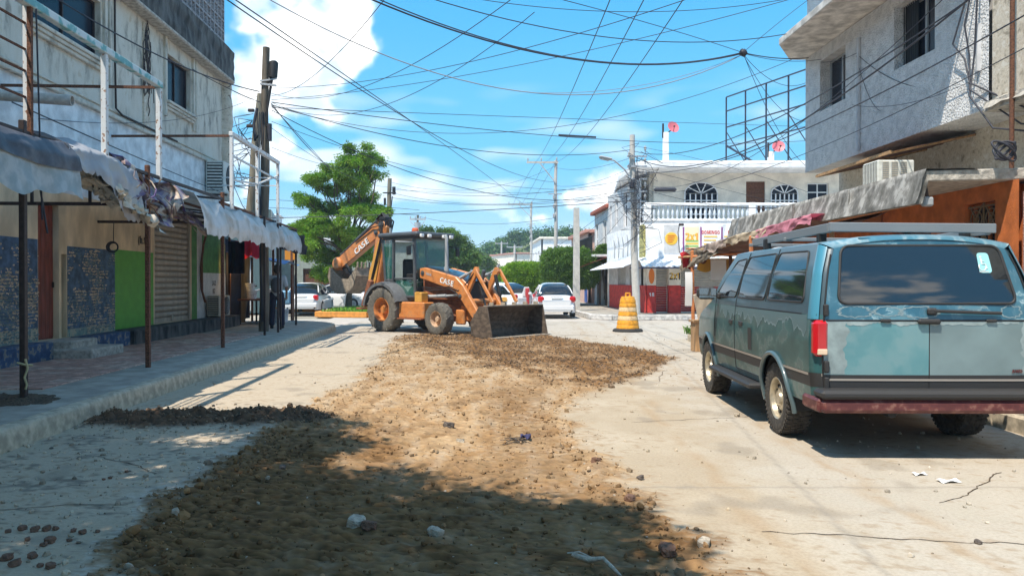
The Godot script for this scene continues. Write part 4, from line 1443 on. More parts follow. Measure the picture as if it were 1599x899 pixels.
	b.sheet(150, 30, func(u, v):
		var s = 13.3 + 9.6 * u
		var p: Vector2 = line.call([Vector2(0.3, 3.36), Vector2(1.5, 3.24), Vector2(2.2, 3.14), Vector2(2.46, 3.05), Vector2(2.58, 2.86), Vector2(2.62, 2.62), Vector2(2.6, 2.40)], v)
		var sag := 0.10 * absf(sin(s * 1.9)) * sin(v * PI * 0.8)
		var hem := smoothstep(0.72, 1.0, v)
		return V3(p.x - 0.035 * (s - 13.3) + wr.call(s * 0.6, v * 0.8, 0.08) + 0.03 * v * v * sin(s * 8.5 + 2.0 * sin(s)) + wr.call(s * 5.0, v * 0.7, 0.016), p.y - sag + wr.call(s * 0.7 + 20, v * 0.9, 0.07) + 0.022 * hem * sin(s * 17.0) - 0.08 * hem * wr.call(s * 1.1, 3, 1.0), -s))
	solo("tarpaulin", "long dirty white tarp with a scalloped hem over the far half of the pavement", "tarpaulin", b, M.tarp_white, at, LT)
	b = MB.new()
	b.sheet(14, 14, func(u, v): return V3(1.6 + 0.75 * u + wr.call(u * 3, v * 3, 0.1), 3.02 - 0.55 * v - 0.15 * u + wr.call(u * 4 + 7, v * 4, 0.08), -22.9 - 0.35 * v))
	solo("tarpaulin", "slate blue flap of tarp closing the far end of the white awning", "tarpaulin", b, M.tarp_dark, at, LT)
	# air conditioners and coil on the left wall
	ac_unit("air_conditioner", "white air conditioner high on the left wall behind the white sign frame", V3(LX, 0, 0), LT, V3(0.28, 4.4, -21.6), V3(0.5, 0.86, 0.85), M.ac_white, true)
	ac_unit("air_conditioner", "beige air conditioner standing low beside the white painted wall", V3(LX, 0, 0), LT, V3(0.24, 0.83, -21.6), V3(0.34, 0.58, 0.95), M.ac_beige, false)
	b = MB.new()
	for k in 4:
		var p := PackedVector3Array()
		for e in 25:
			var a := TAU * e / 24.0
			p.append(V3(0.32 + (0.085 + 0.008 * k) * cos(a) + 0.01 * sin(k * 3), 2.18 + (0.085 + 0.006 * k) * sin(a), -15.05 + 0.02 * k))
		b.tube(p, 0.013, 6, false)
	b.tube(P3([V3(0.33, 2.68, -15.05), V3(0.32, 2.45, -15.05), V3(0.32, 2.27, -15.05)]), 0.008, 5)
	solo("cable_coil", "coil of black cable hanging before the blue and green wall", "cable coil", b, M.cable, at, LT)
	b = MB.new()
	b.tube(catenary(V3(2.37, 3.3, -8.5), V3(2.5, 2.05, -8.6), 0.02, 8), 0.012, 5)
	b.tube(catenary(V3(2.44, 4.6, -8.5), V3(2.47, 2.2, -8.55), 0.02, 8), 0.010, 5)
	solo("loose_cable", "loose dark cable dangling down over the dark tarp", "cable", b, M.cable, at, LT)
	b = MB.new()
	b.tube(P3([V3(0.28, 3.1, -20.75), V3(0.1, 2.5, -20.78), V3(0.06, 1.9, -20.7), V3(0.07, 1.3, -20.72), V3(0.12, 0.95, -20.85)]), 0.03, 6)
	b.tube(P3([V3(0.35, 3.12, -21.1), V3(0.12, 2.9, -21.0), V3(0.06, 2.3, -20.8), V3(0.07, 1.2, -20.8)]), 0.02, 6)
	solo("wall_cable", "brown bundle of cable running down the green and white wall", "cable", b, M.wood_brown, at, LT)

func ac_unit(called: String, label: String, at: Vector3, yaw: float, c: Vector3, s: Vector3, m: Material, grille: bool) -> Node3D:
	var o := thing(called, label, "air conditioner", at, yaw)
	var b := MB.new().box(c, s, 0.02)
	part(o, "case", b, m)
	# louvres on the side that looks back along the street, fan on the side that looks out
	var zf := c.z + s.z * 0.5
	for k in 9:
		b = MB.new()
		b.box(V3(c.x, c.y - s.y * 0.4 + k * s.y * 0.1, zf + 0.008), V3(s.x * 0.8, s.y * 0.05, 0.02))
		part(o, "slat", b, m)
	b = MB.new()
	b.box(V3(c.x, c.y, zf - 0.004), V3(s.x * 0.84, s.y * 0.9, 0.02))
	part(o, "vent", b, M.black)
	b = MB.new()
	b.x = Transform3D(Basis(V3(0, 0, -1), V3(1, 0, 0), V3(0, -1, 0)), V3(c.x + s.x * 0.5, c.y, c.z - s.z * 0.15))
	var r: float = minf(s.y, s.z) * 0.42
	b.lathe(P2([0.0, 0.004, r, 0.004, r, 0.02, r * 1.06, 0.02, r * 1.06, 0.0]), 24)
	part(o, "fan_ring", b, M.black)
	for k in 5:
		b = MB.new()
		b.x = Transform3D(Basis(V3(0, 0, -1), V3(1, 0, 0), V3(0, -1, 0)), V3(c.x + s.x * 0.5, c.y, c.z - s.z * 0.15))
		var rr := r * (0.2 + k * 0.19)
		b.lathe(P2([rr, 0.018, rr + 0.012, 0.024, rr + 0.012, 0.018]), 20)
		part(o, "grille_ring", b, M.frame_grey)
	if grille:
		b = MB.new()
		b.box(V3(c.x - s.x * 0.2, c.y - s.y * 0.53, c.z), V3(s.x * 1.2, 0.05, 0.06))
		part(o, "bracket", b, M.dark_iron)
	return o

# ---------- people ----------
func person(label: String, at: Vector3, yaw: float, shirt: Material, trousers: Material) -> Node3D:
	var o := thing("person", label, "person", at, yaw)
	var skin := mk("skin", Color(0.24, 0.13, 0.08), 0.6)
	# standing at ease with his back turned, a little weight on one leg; he looks to -z
	var hip := [V3(-0.1, 0.93, 0), V3(0.1, 0.92, 0)]
	var knee := [V3(-0.12, 0.5, -0.03), V3(0.13, 0.49, -0.05)]
	var ankle := [V3(-0.13, 0.09, 0.03), V3(0.15, 0.09, 0.0)]
	var sho := [V3(-0.19, 1.42, 0.0), V3(0.19, 1.42, 0.0)]
	var elb := [V3(-0.27, 1.15, 0.04), V3(0.27, 1.14, 0.03)]
	var wri := [V3(-0.27, 0.93, -0.1), V3(0.25, 0.92, -0.12)]
	var bones := [[V3(0, 1.0, 0), V3(0, 1.35, 0.0), 0.13, 0.15], [V3(0, 1.38, 0), V3(0, 1.55, -0.01), 0.06, 0.055], [V3(0, 1.6, -0.02), V3(0, 1.67, -0.01), 0.088, 0.098], [V3(0, 1.56, -0.06), V3(0, 1.56, -0.07), 0.05, 0.04], [V3(0, 1.6, -0.115), V3(0, 1.585, -0.125), 0.014, 0.018]]
	for k in 2:
		bones.append([hip[k], knee[k], 0.085, 0.055])
		bones.append([knee[k], ankle[k], 0.055, 0.036])
		bones.append([ankle[k] + V3(0, -0.04, 0.03), ankle[k] + V3(0, -0.055, -0.14), 0.04, 0.034])
		bones.append([sho[k], elb[k], 0.05, 0.04])
		bones.append([elb[k], wri[k], 0.04, 0.028])
		bones.append([V3([-0.1, 0.1][k], 1.63, 0), V3([-0.105, 0.105][k], 1.66, 0.005), 0.014, 0.018])
	part(o, "body", body(MB.new(), bones, 0.02), skin)
	var b := MB.new()
	for k in 2:
		var w: Vector3 = wri[k]
		var hb := [[w, w + V3(0, -0.075, -0.02), 0.03, 0.034]]
		for f in 4:
			var s := w + V3(0, -0.07, -0.05 + f * 0.021)
			var m := s + V3(-0.006 * (1 if k else -1), -0.045 - 0.004 * (1.5 - absf(f - 1.5)), -0.004)
			hb.append([s, m, 0.0105, 0.0095])
			hb.append([m, m + V3(-0.016 * (1 if k else -1), -0.03, -0.002), 0.0095, 0.008])
		var ts := w + V3(0, -0.02, -0.04)
		hb.append([ts, ts + V3(0, -0.03, -0.03), 0.012, 0.011])
		hb.append([ts + V3(0, -0.03, -0.03), ts + V3(0, -0.06, -0.035), 0.011, 0.009])
		body(b, hb, 0.006, 0.008)
	part(o, "hands", b, skin)
	var cl := [[V3(0, 1.0, 0.0), V3(0, 1.33, 0.0), 0.155, 0.17], [sho[0] + V3(0.02, -0.02, 0), sho[1] + V3(-0.02, -0.02, 0), 0.085, 0.085]]
	for k in 2:
		cl.append([sho[k], (sho[k] as Vector3).lerp(elb[k], 0.75), 0.075, 0.066])
	part(o, "shirt", body(MB.new(), cl, 0.02), shirt)
	var tr := [[V3(-0.05, 0.96, 0), V3(0.05, 0.96, 0), 0.135, 0.135]]
	for k in 2:
		tr.append([hip[k], knee[k], 0.105, 0.078])
		tr.append([knee[k], (ankle[k] as Vector3) + V3(0, 0.03, 0), 0.078, 0.066])
	part(o, "trousers", body(MB.new(), tr, 0.02), trousers)
	b = MB.new()
	body(b, [[V3(0, 1.655, 0.012), V3(0, 1.70, 0.0), 0.098, 0.1], [V3(0, 1.6, 0.05), V3(0, 1.64, 0.04), 0.06, 0.075]], 0.012)
	part(o, "hair", b, M.black)
	b = MB.new()
	body(b, [[V3(-0.02, 1.12, 0.17), V3(-0.02, 1.33, 0.17), 0.11, 0.10], [V3(0.03, 1.12, 0.17), V3(0.03, 1.33, 0.17), 0.11, 0.10], [V3(-0.12, 1.45, 0.04), V3(-0.12, 1.2, 0.15), 0.025, 0.025], [V3(0.12, 1.45, 0.04), V3(0.12, 1.2, 0.15), 0.025, 0.025]], 0.02)
	part(o, "backpack", b, mk("pack", Color(0.09, 0.10, 0.12), 0.8))
	b = MB.new()
	for k in 2:
		var a: Vector3 = ankle[k]
		body(b, [[a + V3(0, -0.045, 0.035), a + V3(0, -0.055, -0.15), 0.048, 0.042]], 0.016)
	part(o, "shoes", b, M.black)
	return o

# ---------- the stall at the left corner ----------
func left_stall() -> void:
	var at := V3(LX, 0, 0)
	person("person in dark trousers and pale shirt with backpack standing behind the awning posts", V3(-6.62, 0.195, -21.6), 0.2, mk("shirt_pale", Color(0.42, 0.44, 0.47), 0.9), mk("trouser_navy", Color(0.018, 0.022, 0.045), 0.9))
	var red := vary("cloth_red", Color(0.55, 0.025, 0.05), 0.3, 0.9)
	var navy := vary("cloth_navy", Color(0.012, 0.013, 0.03), 0.3, 0.9)
	var blue := mk("tarp_blue", Color(0.05, 0.15, 0.36), 0.6, {"two": true})
	# a dark back sheet and roof of the stall
	var o := thing("market_stall", "dark open stall with a blue tarp roof at the far end of the left pavement", "market stall", at, LT)
	for k in [[0.05, 23.2], [0.05, 25.6], [1.35, 23.2], [1.35, 25.6]]:
		var b := MB.new()
		b.box(V3(k[0], 1.5, -k[1]), V3(0.06, 2.7, 0.06))
		part(o, "post", b, M.wood_brown)
	var b := MB.new()
	b.sheet(10, 10, func(u, v): return V3(-0.05, 0.3 + 2.5 * v, -(23.1 + 2.6 * u)))
	part(o, "back_sheet", b, navy)
	b = MB.new()
	b.sheet(20, 12, func(u, v): return V3(-0.1 + 1.7 * v, 2.42 - 0.32 * v - 0.06 * sin(u * 9.0) * v, -(23.0 + 2.7 * u)))
	part(o, "roof_sheet", b, blue)
	b = MB.new()
	b.box(V3(0.75, 0.95, -24.3), V3(1.0, 0.05, 2.0), 0.01)
	part(o, "counter", b, M.wood_brown)
	for k in [[0.3, 23.4], [1.2, 23.4], [0.3, 25.2], [1.2, 25.2]]:
		b = MB.new()
		b.box(V3(k[0], 0.57, -k[1]), V3(0.05, 0.74, 0.05))
		part(o, "leg", b, M.dark_iron)
	for k in [[0.55, 22.95, 2.72, "bright red shirt hanging nearest under the awning by the stall"], [0.9, 23.05, 2.74, "bright red shirt hanging second under the awning by the stall"]]:
		b = MB.new()
		b.sheet(14, 10, func(u, v): return V3(k[0] + (u - 0.5) * 0.5, k[2] - 0.55 * v * (1.0 - 0.5 * absf(u - 0.5)), -k[1] - 0.06 * sin(u * 12) * v))
		solo("hanging_shirt", k[3], "shirt", b, mk("cloth_bright", Color(0.62, 0.03, 0.06), 0.9, {"two": true, "back": Color(0.5, 0.03, 0.05)}), at, LT, "red shirts hung at the stall")
	b = MB.new()
	b.sheet(12, 14, func(u, v): return V3(0.15 + u * 0.5, 2.7 - 0.95 * v, -22.75 - 0.07 * sin(u * 11)))
	solo("hanging_cloth", "black cloth hanging at the near side of the stall", "cloth", b, navy, at, LT)
	# lit bulb
	o = thing("light_bulb", "small lit bulb hanging in the dark stall", "light bulb", at, LT)
	b = MB.new().ball(V3(0.35, 1.98, -23.3), V3(0.045, 0.06, 0.045), 12, 8)
	var mb := StandardMaterial3D.new()
	mb.emission_enabled = true
	mb.emission = Color(1.0, 0.78, 0.42)
	mb.emission_energy_multiplier = 2.0
	part(o, "glass", b, mb)
	b = MB.new()
	b.tube(P3([V3(0.35, 2.03, -23.3), V3(0.35, 2.4, -23.3)]), 0.008, 5)
	part(o, "cord", b, M.black)
	var l := OmniLight3D.new()
	l.name = "bulb_light"
	l.light_color = Color(1.0, 0.78, 0.42)
	l.light_energy = 0.25
	l.omni_range = 8
	l.omni_attenuation = 2
	l.light_size = 0.04
	l.shadow_enabled = true
	l.position = V3(0.35, 1.98, -23.3)
	o.add_child(l)
	# tubs and buckets
	var g := [[0.6, 0.98, 23.6, 0.15, 0.26, "white bucket on the stall counter nearest the bulb", "store_white"], [0.55, 1.24, 23.6, 0.14, 0.22, "white bucket stacked upon another on the stall counter", "store_white"], [0.95, 0.98, 24.2, 0.17, 0.28, "pale bucket farther along the stall counter", "store_grey"], [0.95, 0.2, 24.0, 0.2, 0.62, "tall white drum standing before the stall counter", "store_white"], [1.15, 0.2, 24.9, 0.26, 0.42, "squat grey tub on the pavement by the wooden pole", "store_grey"]]
	for k in g:
		b = MB.new()
		b.lathe(P2([0.0, 0.0, k[3] * 0.86, 0.0, k[3], k[4], k[3] * 1.05, k[4], k[3] * 1.05, k[4] - 0.03, k[3], k[4] - 0.03, k[3] * 0.95, k[4] - 0.005, 0.0, k[4] - 0.02]), 18)
		var u := thing("bucket", k[5], "bucket", at + Transform3D(Basis(Vector3.UP, LT)) * V3(k[0], k[1], -k[2]), 0.3, "tubs and buckets of the stall")
		part(u, "tub", b, M[k[6]])
		b = MB.new()
		var hp := PackedVector3Array()
		for e in 9:
			hp.append(V3(k[3] * 1.05 * cos(PI * e / 8.0), k[4] - 0.05 - 0.08 * sin(PI * e / 8.0), k[3] * 0.98 * sin(PI * e / 8.0) + 0.02))
		b.tube(hp, 0.006, 4)
		part(u, "handle", b, M.frame_grey)
	# motorcycle parked behind the poles, its tail towards the camera
	o = thing("motorcycle", "small motorcycle with a red tail parked behind the leaning pole", "motorcycle", V3(-8.35, 0.2, -26.0), 0.25)
	for z in [0.55, -0.65]:
		b = MB.new()
		b.x = Transform3D(Basis(Vector3.FORWARD, PI * 0.5), V3(0, 0.29, z))
		b.lathe(P2([0.21, -0.045, 0.26, -0.05, 0.29, -0.02, 0.29, 0.02, 0.26, 0.05, 0.21, 0.045, 0.21, -0.045]), 24)
		var wl := part(o, "wheel", b, M.rubber)
		b = MB.new()
		b.x = Transform3D(Basis(Vector3.FORWARD, PI * 0.5), V3(0, 0.29, z))
		b.lathe(P2([0.21, -0.03, 0.19, -0.02, 0.04, -0.04, 0.04, 0.04, 0.19, 0.02, 0.21, 0.03]), 18)
		part(wl, "hub", b, M.galv)
	b = MB.new()
	body(b, [[V3(0, 0.72, 0.6), V3(0, 0.74, 0.05), 0.09, 0.12], [V3(0, 0.74, 0.0), V3(0, 0.8, -0.3), 0.13, 0.15], [V3(0, 0.45, 0.0), V3(0, 0.42, -0.2), 0.16, 0.15], [V3(0, 0.75, 0.62), V3(0, 0.62, 0.7), 0.07, 0.05]], 0.03)
	part(o, "body", b, red)
	b = MB.new()
	b.box(V3(0, 0.84, 0.22), V3(0.26, 0.09, 0.72), 0.04)
	part(o, "seat", b, M.black)
	b = MB.new()
	b.box(V3(0, 0.78, 0.75), V3(0.2, 0.1, 0.08), 0.02)
	part(o, "tail_light", b, mk("tail_red", Color(0.5, 0.01, 0.015), 0.25))
	b = MB.new()
	b.tube(P3([V3(-0.36, 1.0, -0.32), V3(-0.2, 1.05, -0.42), V3(0.2, 1.05, -0.42), V3(0.36, 1.0, -0.32)]), 0.016, 6)
	b.tube(P3([V3(-0.08, 0.3, -0.65), V3(-0.08, 1.03, -0.42)]), 0.025, 6)
	b.tube(P3([V3(0.08, 0.3, -0.65), V3(0.08, 1.03, -0.42)]), 0.025, 6)
	b.tube(P3([V3(0.13, 0.3, 0.1), V3(0.15, 0.32, 0.6), V3(0.15, 0.4, 0.8)]), 0.04, 8)
	part(o, "handlebar", b, M.galv)
	for s in [-1, 1]:
		b = MB.new()
		b.box(V3(s * 0.36, 1.16, -0.38), V3(0.11, 0.07, 0.02), 0.01)
		part(o, "mirror", b, M.black)
	# clear blue box behind
	b = MB.new().box(Vector3.ZERO, V3(0.55, 0.5, 0.5), 0.06)
	solo("crate", "pale blue plastic crate behind the motorcycle", "crate", b, mk("plastic_blue", Color(0.16, 0.34, 0.5), 0.4), V3(-8.1, 0.95, -27.2), 0.2)
	# shops across the side street, seen under the awning
	o = thing("shop_building", "low shop with grey glass doors under a blue and yellow signboard, behind the stall", "shop", V3(-16.0, 0, -36.0), 0.25)
	b = MB.new()
	wall_holes(b, -4.5, 4.5, 0.0, 5.0, [[-3.9, 0.1, -2.2, 2.6], [-1.6, 0.1, 0.6, 2.6], [1.2, 0.1, 3.6, 2.6]], 0.25)
	part(o, "wall", b, M.slate_green)
	b = MB.new().box(V3(0, 2.5, -2.3), V3(9.0, 5.0, 4.0))
	part(o, "rear_wall", b, M.store_grey)
	for k in [[-3.9, -2.2], [-1.6, 0.6], [1.2, 3.6]]:
		window(o, k[0], 0.1, k[1], 2.6, -0.2, 2, 1, M.store_grey, M.night_glass, 0.12)
	b = MB.new().box(V3(-0.9, 3.75, 0.06), V3(6.6, 0.9, 0.12), 0.02)
	var sg := part(o, "signboard", b, mk("sign_blue", Color(0.10, 0.26, 0.5), 0.6))
	for k in 6:
		b = MB.new().box(V3(-3.6 + k * 1.05, 3.85 + 0.1 * sin(k * 2.0), 0.13), V3(0.9, 0.4, 0.02), 0.01)
		part(sg, "picture_panel", b, [M.store_white, M.green_dull, mk("sign_sky", Color(0.3, 0.5, 0.7), 0.6)][k % 3])
	b = MB.new().box(V3(-0.9, 3.12, 0.12), V3(6.6, 0.35, 0.22), 0.02)
	part(o, "sign_strip", b, mk("sign_yellow", Color(0.72, 0.36, 0.05), 0.6))
	# plain orange sign that hangs at the far end of the awning
	o = thing("hanging_sign", "blank orange sign hanging between thin posts under the awning end", "sign", V3(-7.8, 0, -27.0), 0.1)
	b = MB.new().box(V3(0, 2.55, 0), V3(0.36, 0.56, 0.05), 0.01)
	part(o, "board", b, mk("sign_orange", Color(0.68, 0.27, 0.03), 0.6))
	b = MB.new().box(V3(0.1, 1.2, -0.06), V3(0.05, 2.6, 0.05))
	part(o, "post", b, M.dark_iron)
const RX := 7.23
const RT := 0.02

func right_side() -> void:
	var at := V3(RX, 0, 0)
	# pavement and kerb under the shops on the right
	var e := P2([5.15, 4.0, 5.1, 8.0, 4.95, 10.0, 4.75, 14.0, 4.55, 19.4, 4.75, 20.3, 5.3, 20.8, 9.5, 21.2])
	var b := MB.new()
	b.x = FLAT
	var p := P2([5.27, 4.0, 5.2, 8.0, 5.07, 10.0, 4.87, 14.0, 4.67, 19.3, 4.85, 20.2, 5.35, 20.68, 9.5, 21.08, 9.5, 4.0])
	b.extr(p, 0.5)
	for k in b.v.size():
		b.v[k].y += -0.1
	structure("pavement", b, M.pavement)
	structure("kerb", kerb_right(e), M.kerb)
	# grey two storey house
	var o := thing("house", "grey stucco two storey house over the orange shop on the right with two recessed windows", "house", at, RT)
	vary("eave", Color(0.60, 0.57, 0.52), 0.3, 0.9, {"scale": 2.5, "bump": 0.3})
	var wa := [-17.2, 5.3, -15.95, 6.42]
	var wb := [-14.0, 5.34, -12.7, 6.48]
	b = MB.new()
	b.x = FR
	wall_holes(b, -18.0, -11.3, 4.05, 6.7, [wa, wb], 0.3)
	b.quad(V3(-18.0, 4.05, 0), V3(-11.3, 4.05, 0), V3(-11.3, 4.05, -0.95), V3(-18.0, 4.05, -0.95))
	part(o, "wall", b, M.stucco)
	b = MB.new()
	b.box(V3(4.5, 5.37, -14.65), V3(8.3, 2.63, 6.68))
	part(o, "inner_wall", b, M.store_grey)
	for w in [wa, wb]:
		window(o, w[0], w[1], w[2], w[3], -0.25, 2, 1, M.frame_grey, M.night_glass, 0.05, FR)
	b = MB.new()
	b.x = FR
	b.box(V3(-13.75, 5.91, -0.2), V3(0.4, 1.1, 0.02))
	for k in 7:
		b.box(V3(-13.93 + k * 0.06, 5.91, -0.15), V3(0.012, 1.1, 0.012))
	part(o, "window_bars", b, M.black)
	b = MB.new()
	b.x = FLAT
	b.extr(P2([-1.0, 11.42, -1.0, 17.0, -0.35, 18.1, 8.5, 18.1, 8.5, 11.42]), 0.16, 0.02)
	for k in b.v.size():
		b.v[k].y += 6.79
	part(o, "eave_slab", b, M.eave)
	b = MB.new()
	b.box(V3(4.2, 7.7, -14.7), V3(8.3, 1.66, 6.7))
	b.box(V3(0.05, 7.55, -14.7), V3(0.22, 0.16, 6.9), 0.03)
	b.box(V3(0.02, 8.4, -14.7), V3(0.4, 0.14, 7.1), 0.03)
	part(o, "parapet", b, M.stucco)
	b = MB.new()
	b.bar(V3(-0.04, 4.1, -15.3), V3(-0.04, 6.35, -15.3), 0.05, 0.05)
	part(o, "conduit", b, M.store_grey)
	b = MB.new()
	b.box(V3(0.9, 3.4, -13.3), V3(0.12, 1.3, 9.6))
	part(o, "recessed_wall", b, M.peel_beige)
	b = MB.new()
	b.box(V3(0.82, 3.3, -15.4), V3(0.04, 0.75, 1.0))
	part(o, "dark_opening", b, M.black)
	b = MB.new()
	b.box(V3(-0.03, 5.0, -11.5), V3(0.06, 0.7, 0.04))
	part(o, "bracket", b, M.store_grey)
	# house next door, in the sun at the edge of the picture
	o = thing("house", "sunlit beige house wall with crumbling plaster at the right edge", "house", at, RT)
	b = MB.new()
	b.box(V3(4.03, 6.6, -6.9), V3(8.0, 5.0, 8.74))
	part(o, "wall", b, M.peel_beige)
	b = MB.new()
	b.sheet(40, 8, func(u, v):
		var a = PI * v
		return V3(-0.16 + 0.5 * v + 0.06 * gn.get_noise_2d(u * 9, v * 3), 4.02 + 0.16 * sin(a) + 0.05 * gn.get_noise_2d(u * 12, v * 5 + 3), -11.2 + 8.0 * u))
	b.box(V3(0.3, 4.05, -7.0), V3(0.8, 0.14, 8.5))
	part(o, "broken_ledge", b, M.concrete_old)
	b = MB.new()
	b.tube(P3([V3(-0.13, 0.2, -10.6), V3(-0.13, 7.8, -10.6)]), 0.032, 8)
	part(o, "rusty_pipe", b, M.rust)
	b = MB.new()
	b.box(V3(2.2, 1.9, -5.2), V3(4.0, 4.2, 5.5))
	part(o, "lower_wall", b, M.peel_beige)
	# orange shop on the ground floor with its concrete canopy
	o = thing("shop", "orange shop front with barred window under the mossy concrete canopy", "shop", at, RT)
	var hole := [-10.5, 1.25, -9.85, 2.55]
	var dr := [-12.4, 0.15, -11.3, 2.3]
	var d2 := [-16.0, 0.15, -14.5, 2.3]
	b = MB.new()
	b.x = FR
	wall_holes(b, -17.2, -9.4, 0.0, 2.76, [hole, dr, d2], 0.2)
	part(o, "wall", b, M.orange_wall, Transform3D(Basis(), V3(-0.85, 0, 0)))
	b = MB.new()
	b.box(V3(1.8, 1.37, -13.3), V3(4.8, 2.74, 7.7))
	part(o, "inner_wall", b, M.orange_wall)
	for w in [dr, d2]:
		b = MB.new()
		b.x = Transform3D(FR.basis, V3(-0.85, 0, 0))
		b.box(V3((w[0] + w[2]) * 0.5, 1.2, -0.16), V3(w[2] - w[0], 2.1, 0.04))
		part(o, "door", b, M.wood_brown)
	window(o, hole[0], hole[1], hole[2], hole[3], -0.16, 2, 2, M.orange_wall, M.night_glass, 0.05, Transform3D(FR.basis, V3(-0.85, 0, 0)))
	b = MB.new()
	b.x = Transform3D(FR.basis, V3(-0.85, 0, 0))
	for a in 2:
		for c in 3:
			var ctr := V3(-10.33 + a * 0.32, 1.5 + c * 0.42, -0.06)
			for s in [-1.0, 1.0]:
				b.bar(ctr + V3(-0.13 * s, -0.18, 0), ctr + V3(0.13 * s, 0.18, 0), 0.016, 0.016)
			for r in [0.06, 0.12]:
				var ring := PackedVector3Array()
				for k in 13:
					ring.append(ctr + V3(cos(TAU * k / 12.0) * r, sin(TAU * k / 12.0) * r, 0.0))
				b.tube(ring, 0.009, 4, false)
	b.box(V3(-10.17, 1.9, -0.06), V3(0.02, 1.3, 0.02))
	b.box(V3(-10.17, 2.5, -0.06), V3(0.65, 0.02, 0.02))
	b.box(V3(-10.17, 1.72, -0.06), V3(0.65, 0.02, 0.02))
	part(o, "grille", b, mk("grille_bronze", Color(0.22, 0.15, 0.08), 0.6))
	b = MB.new()
	b.x = Transform3D(FR.basis, V3(-0.85, 0, 0))
	b.box(V3(-13.55, 2.53, 0.02), V3(1.7, 0.3, 0.03), 0.005)
	var sg := part(o, "signboard", b, mk("sign_brown", Color(0.36, 0.12, 0.04), 0.7))
	words(sg, "lettering", "EDERICK'S", 0.16, M.black, Transform3D(FR.basis, V3(-0.89, 2.46, 13.45)))
	b = MB.new()
	b.box(V3(2.2, 1.3, -9.3), V3(6.0, 2.6, 0.2))
	part(o, "end_wall", b, M.pink_wall)
	b = MB.new()
	b.x = Transform3D(Basis(V3(1, 0, 0), V3(0, 1, 0), V3(0, 0, 1)), V3(0, 0, -9.2))
	b.extr(P2([-0.95, 0.1, -0.6, 0.1, -0.35, 2.62, -0.62, 2.62]), 0.3, 0.015)
	part(o, "buttress", b, M.pink_wall)
	b = MB.new()
	b.x = Transform3D(Basis(), V3(0, 0, -13.35))
	b.extr(P2([-1.95, 2.74, 1.0, 2.80, 1.0, 2.96, -1.95, 2.87]), 7.7, 0.012)
	part(o, "canopy_slab", b, M.concrete_old)
	b = MB.new()
	b.sheet(120, 10, func(u, v):
		var s = 9.47 + 7.76 * u
		var w: float = gn.get_noise_2d(s * 2, v * 2) * 0.02 + gn.get_noise_2d(s * 7, v * 3) * 0.003
		if v < 0.3:
			return V3(-1.3 - 0.66 * v / 0.3, 2.9 - 0.01 * v / 0.3 + w, -s)
		return V3(-1.96 - 0.13 * (v - 0.3) / 0.7 + w, 2.89 - 0.43 * (v - 0.3) / 0.7, -s))
	b.x = Transform3D(Basis(), V3(0, 0, -13.35))
	b.extr(P2([-2.07, 2.46, -1.99, 2.46, -1.88, 2.86, -1.95, 2.865]), 7.7)
	part(o, "canopy_fascia", b, M.moss_slab)
	b = MB.new()
	for k in 3:
		part(o, "joint_rib", MB.new().box(V3(-2.03, 2.66, -11.4 - k * 2.1), V3(0.03, 0.40, 0.05), 0.006), M.moss_slab)
	b = MB.new()
	b.box(V3(4.2, 0.2, -8.0), V3(11.8, 0.44, 2.0), 0.04)
	b.box(V3(-1.7, 0.12, -7.9), V3(0.6, 0.26, 2.6), 0.05)
	part(o, "stone_base", b, M.concrete_old)
	o = thing("flood_lamp", "small grey flood lamp under the near corner of the canopy", "lamp", at, RT)
	b = MB.new().box(V3(-1.86, 2.5, -9.62), V3(0.13, 0.12, 0.1), 0.02)
	part(o, "housing", b, M.frame_grey)
	b = MB.new()
	b.bar(V3(-1.86, 2.56, -9.62), V3(-1.9, 2.76, -9.62), 0.03, 0.03)
	part(o, "bracket", b, M.dark_iron)
	# air conditioner on the canopy
	var ac := thing("air_conditioner", "white box air conditioner standing on the mossy canopy", "air conditioner", at + V3(-0.17, 0.84, -3.15), RT)
	b = MB.new().box(V3(-0.62, 3.28, -13.05), V3(0.82, 0.52, 0.7), 0.025)
	part(ac, "case", b, M.ac_white)
	b = MB.new().box(V3(-0.62, 2.93, -13.05), V3(0.7, 0.22, 0.6))
	part(ac, "stand", b, M.black)
	for k in 9:
		b = MB.new().box(V3(-1.035, 3.28, -13.34 + k * 0.072), V3(0.02, 0.44, 0.022))
		part(ac, "slat", b, M.ac_white)
	b = MB.new().box(V3(-1.028, 3.28, -13.05), V3(0.01, 0.46, 0.62))
	part(ac, "vent", b, M.black)
	for a in 3:
		b = MB.new().box(V3(-0.86 + a * 0.2, 3.27, -12.697), V3(0.14, 0.40, 0.012))
		var vn := part(ac, "side_vent", b, M.frame_grey)
		for k in 9:
			b = MB.new().box(V3(-0.86 + a * 0.2, 3.11 + k * 0.047, -12.688), V3(0.13, 0.022, 0.014))
			part(vn, "slat", b, M.ac_beige)
	ac.scale = Vector3.ONE * 0.76
	# rusty sheet over the dark opening
	o = thing("sheet_canopy", "rusty sheet of tin propped out above the white air conditioner", "canopy", at, RT)
	b = MB.new().sheet(30, 6, func(u, v): return V3(0.85 - 1.45 * v, 4.0 - 0.32 * v + 0.015 * sin(u * 70), -12.9 - 3.0 * u))
	part(o, "tin_sheet", b, M.rust)
	b = MB.new()
	b.bar(V3(-0.62, 3.68, -12.9), V3(-0.62, 3.68, -15.9), 0.04, 0.05)
	for z in [-12.95, -14.4, -15.85]:
		b.bar(V3(0.85, 3.98, z), V3(-0.6, 3.67, z), 0.035, 0.035)
	part(o, "wooden_frame", b, M.wood)
	b = MB.new()
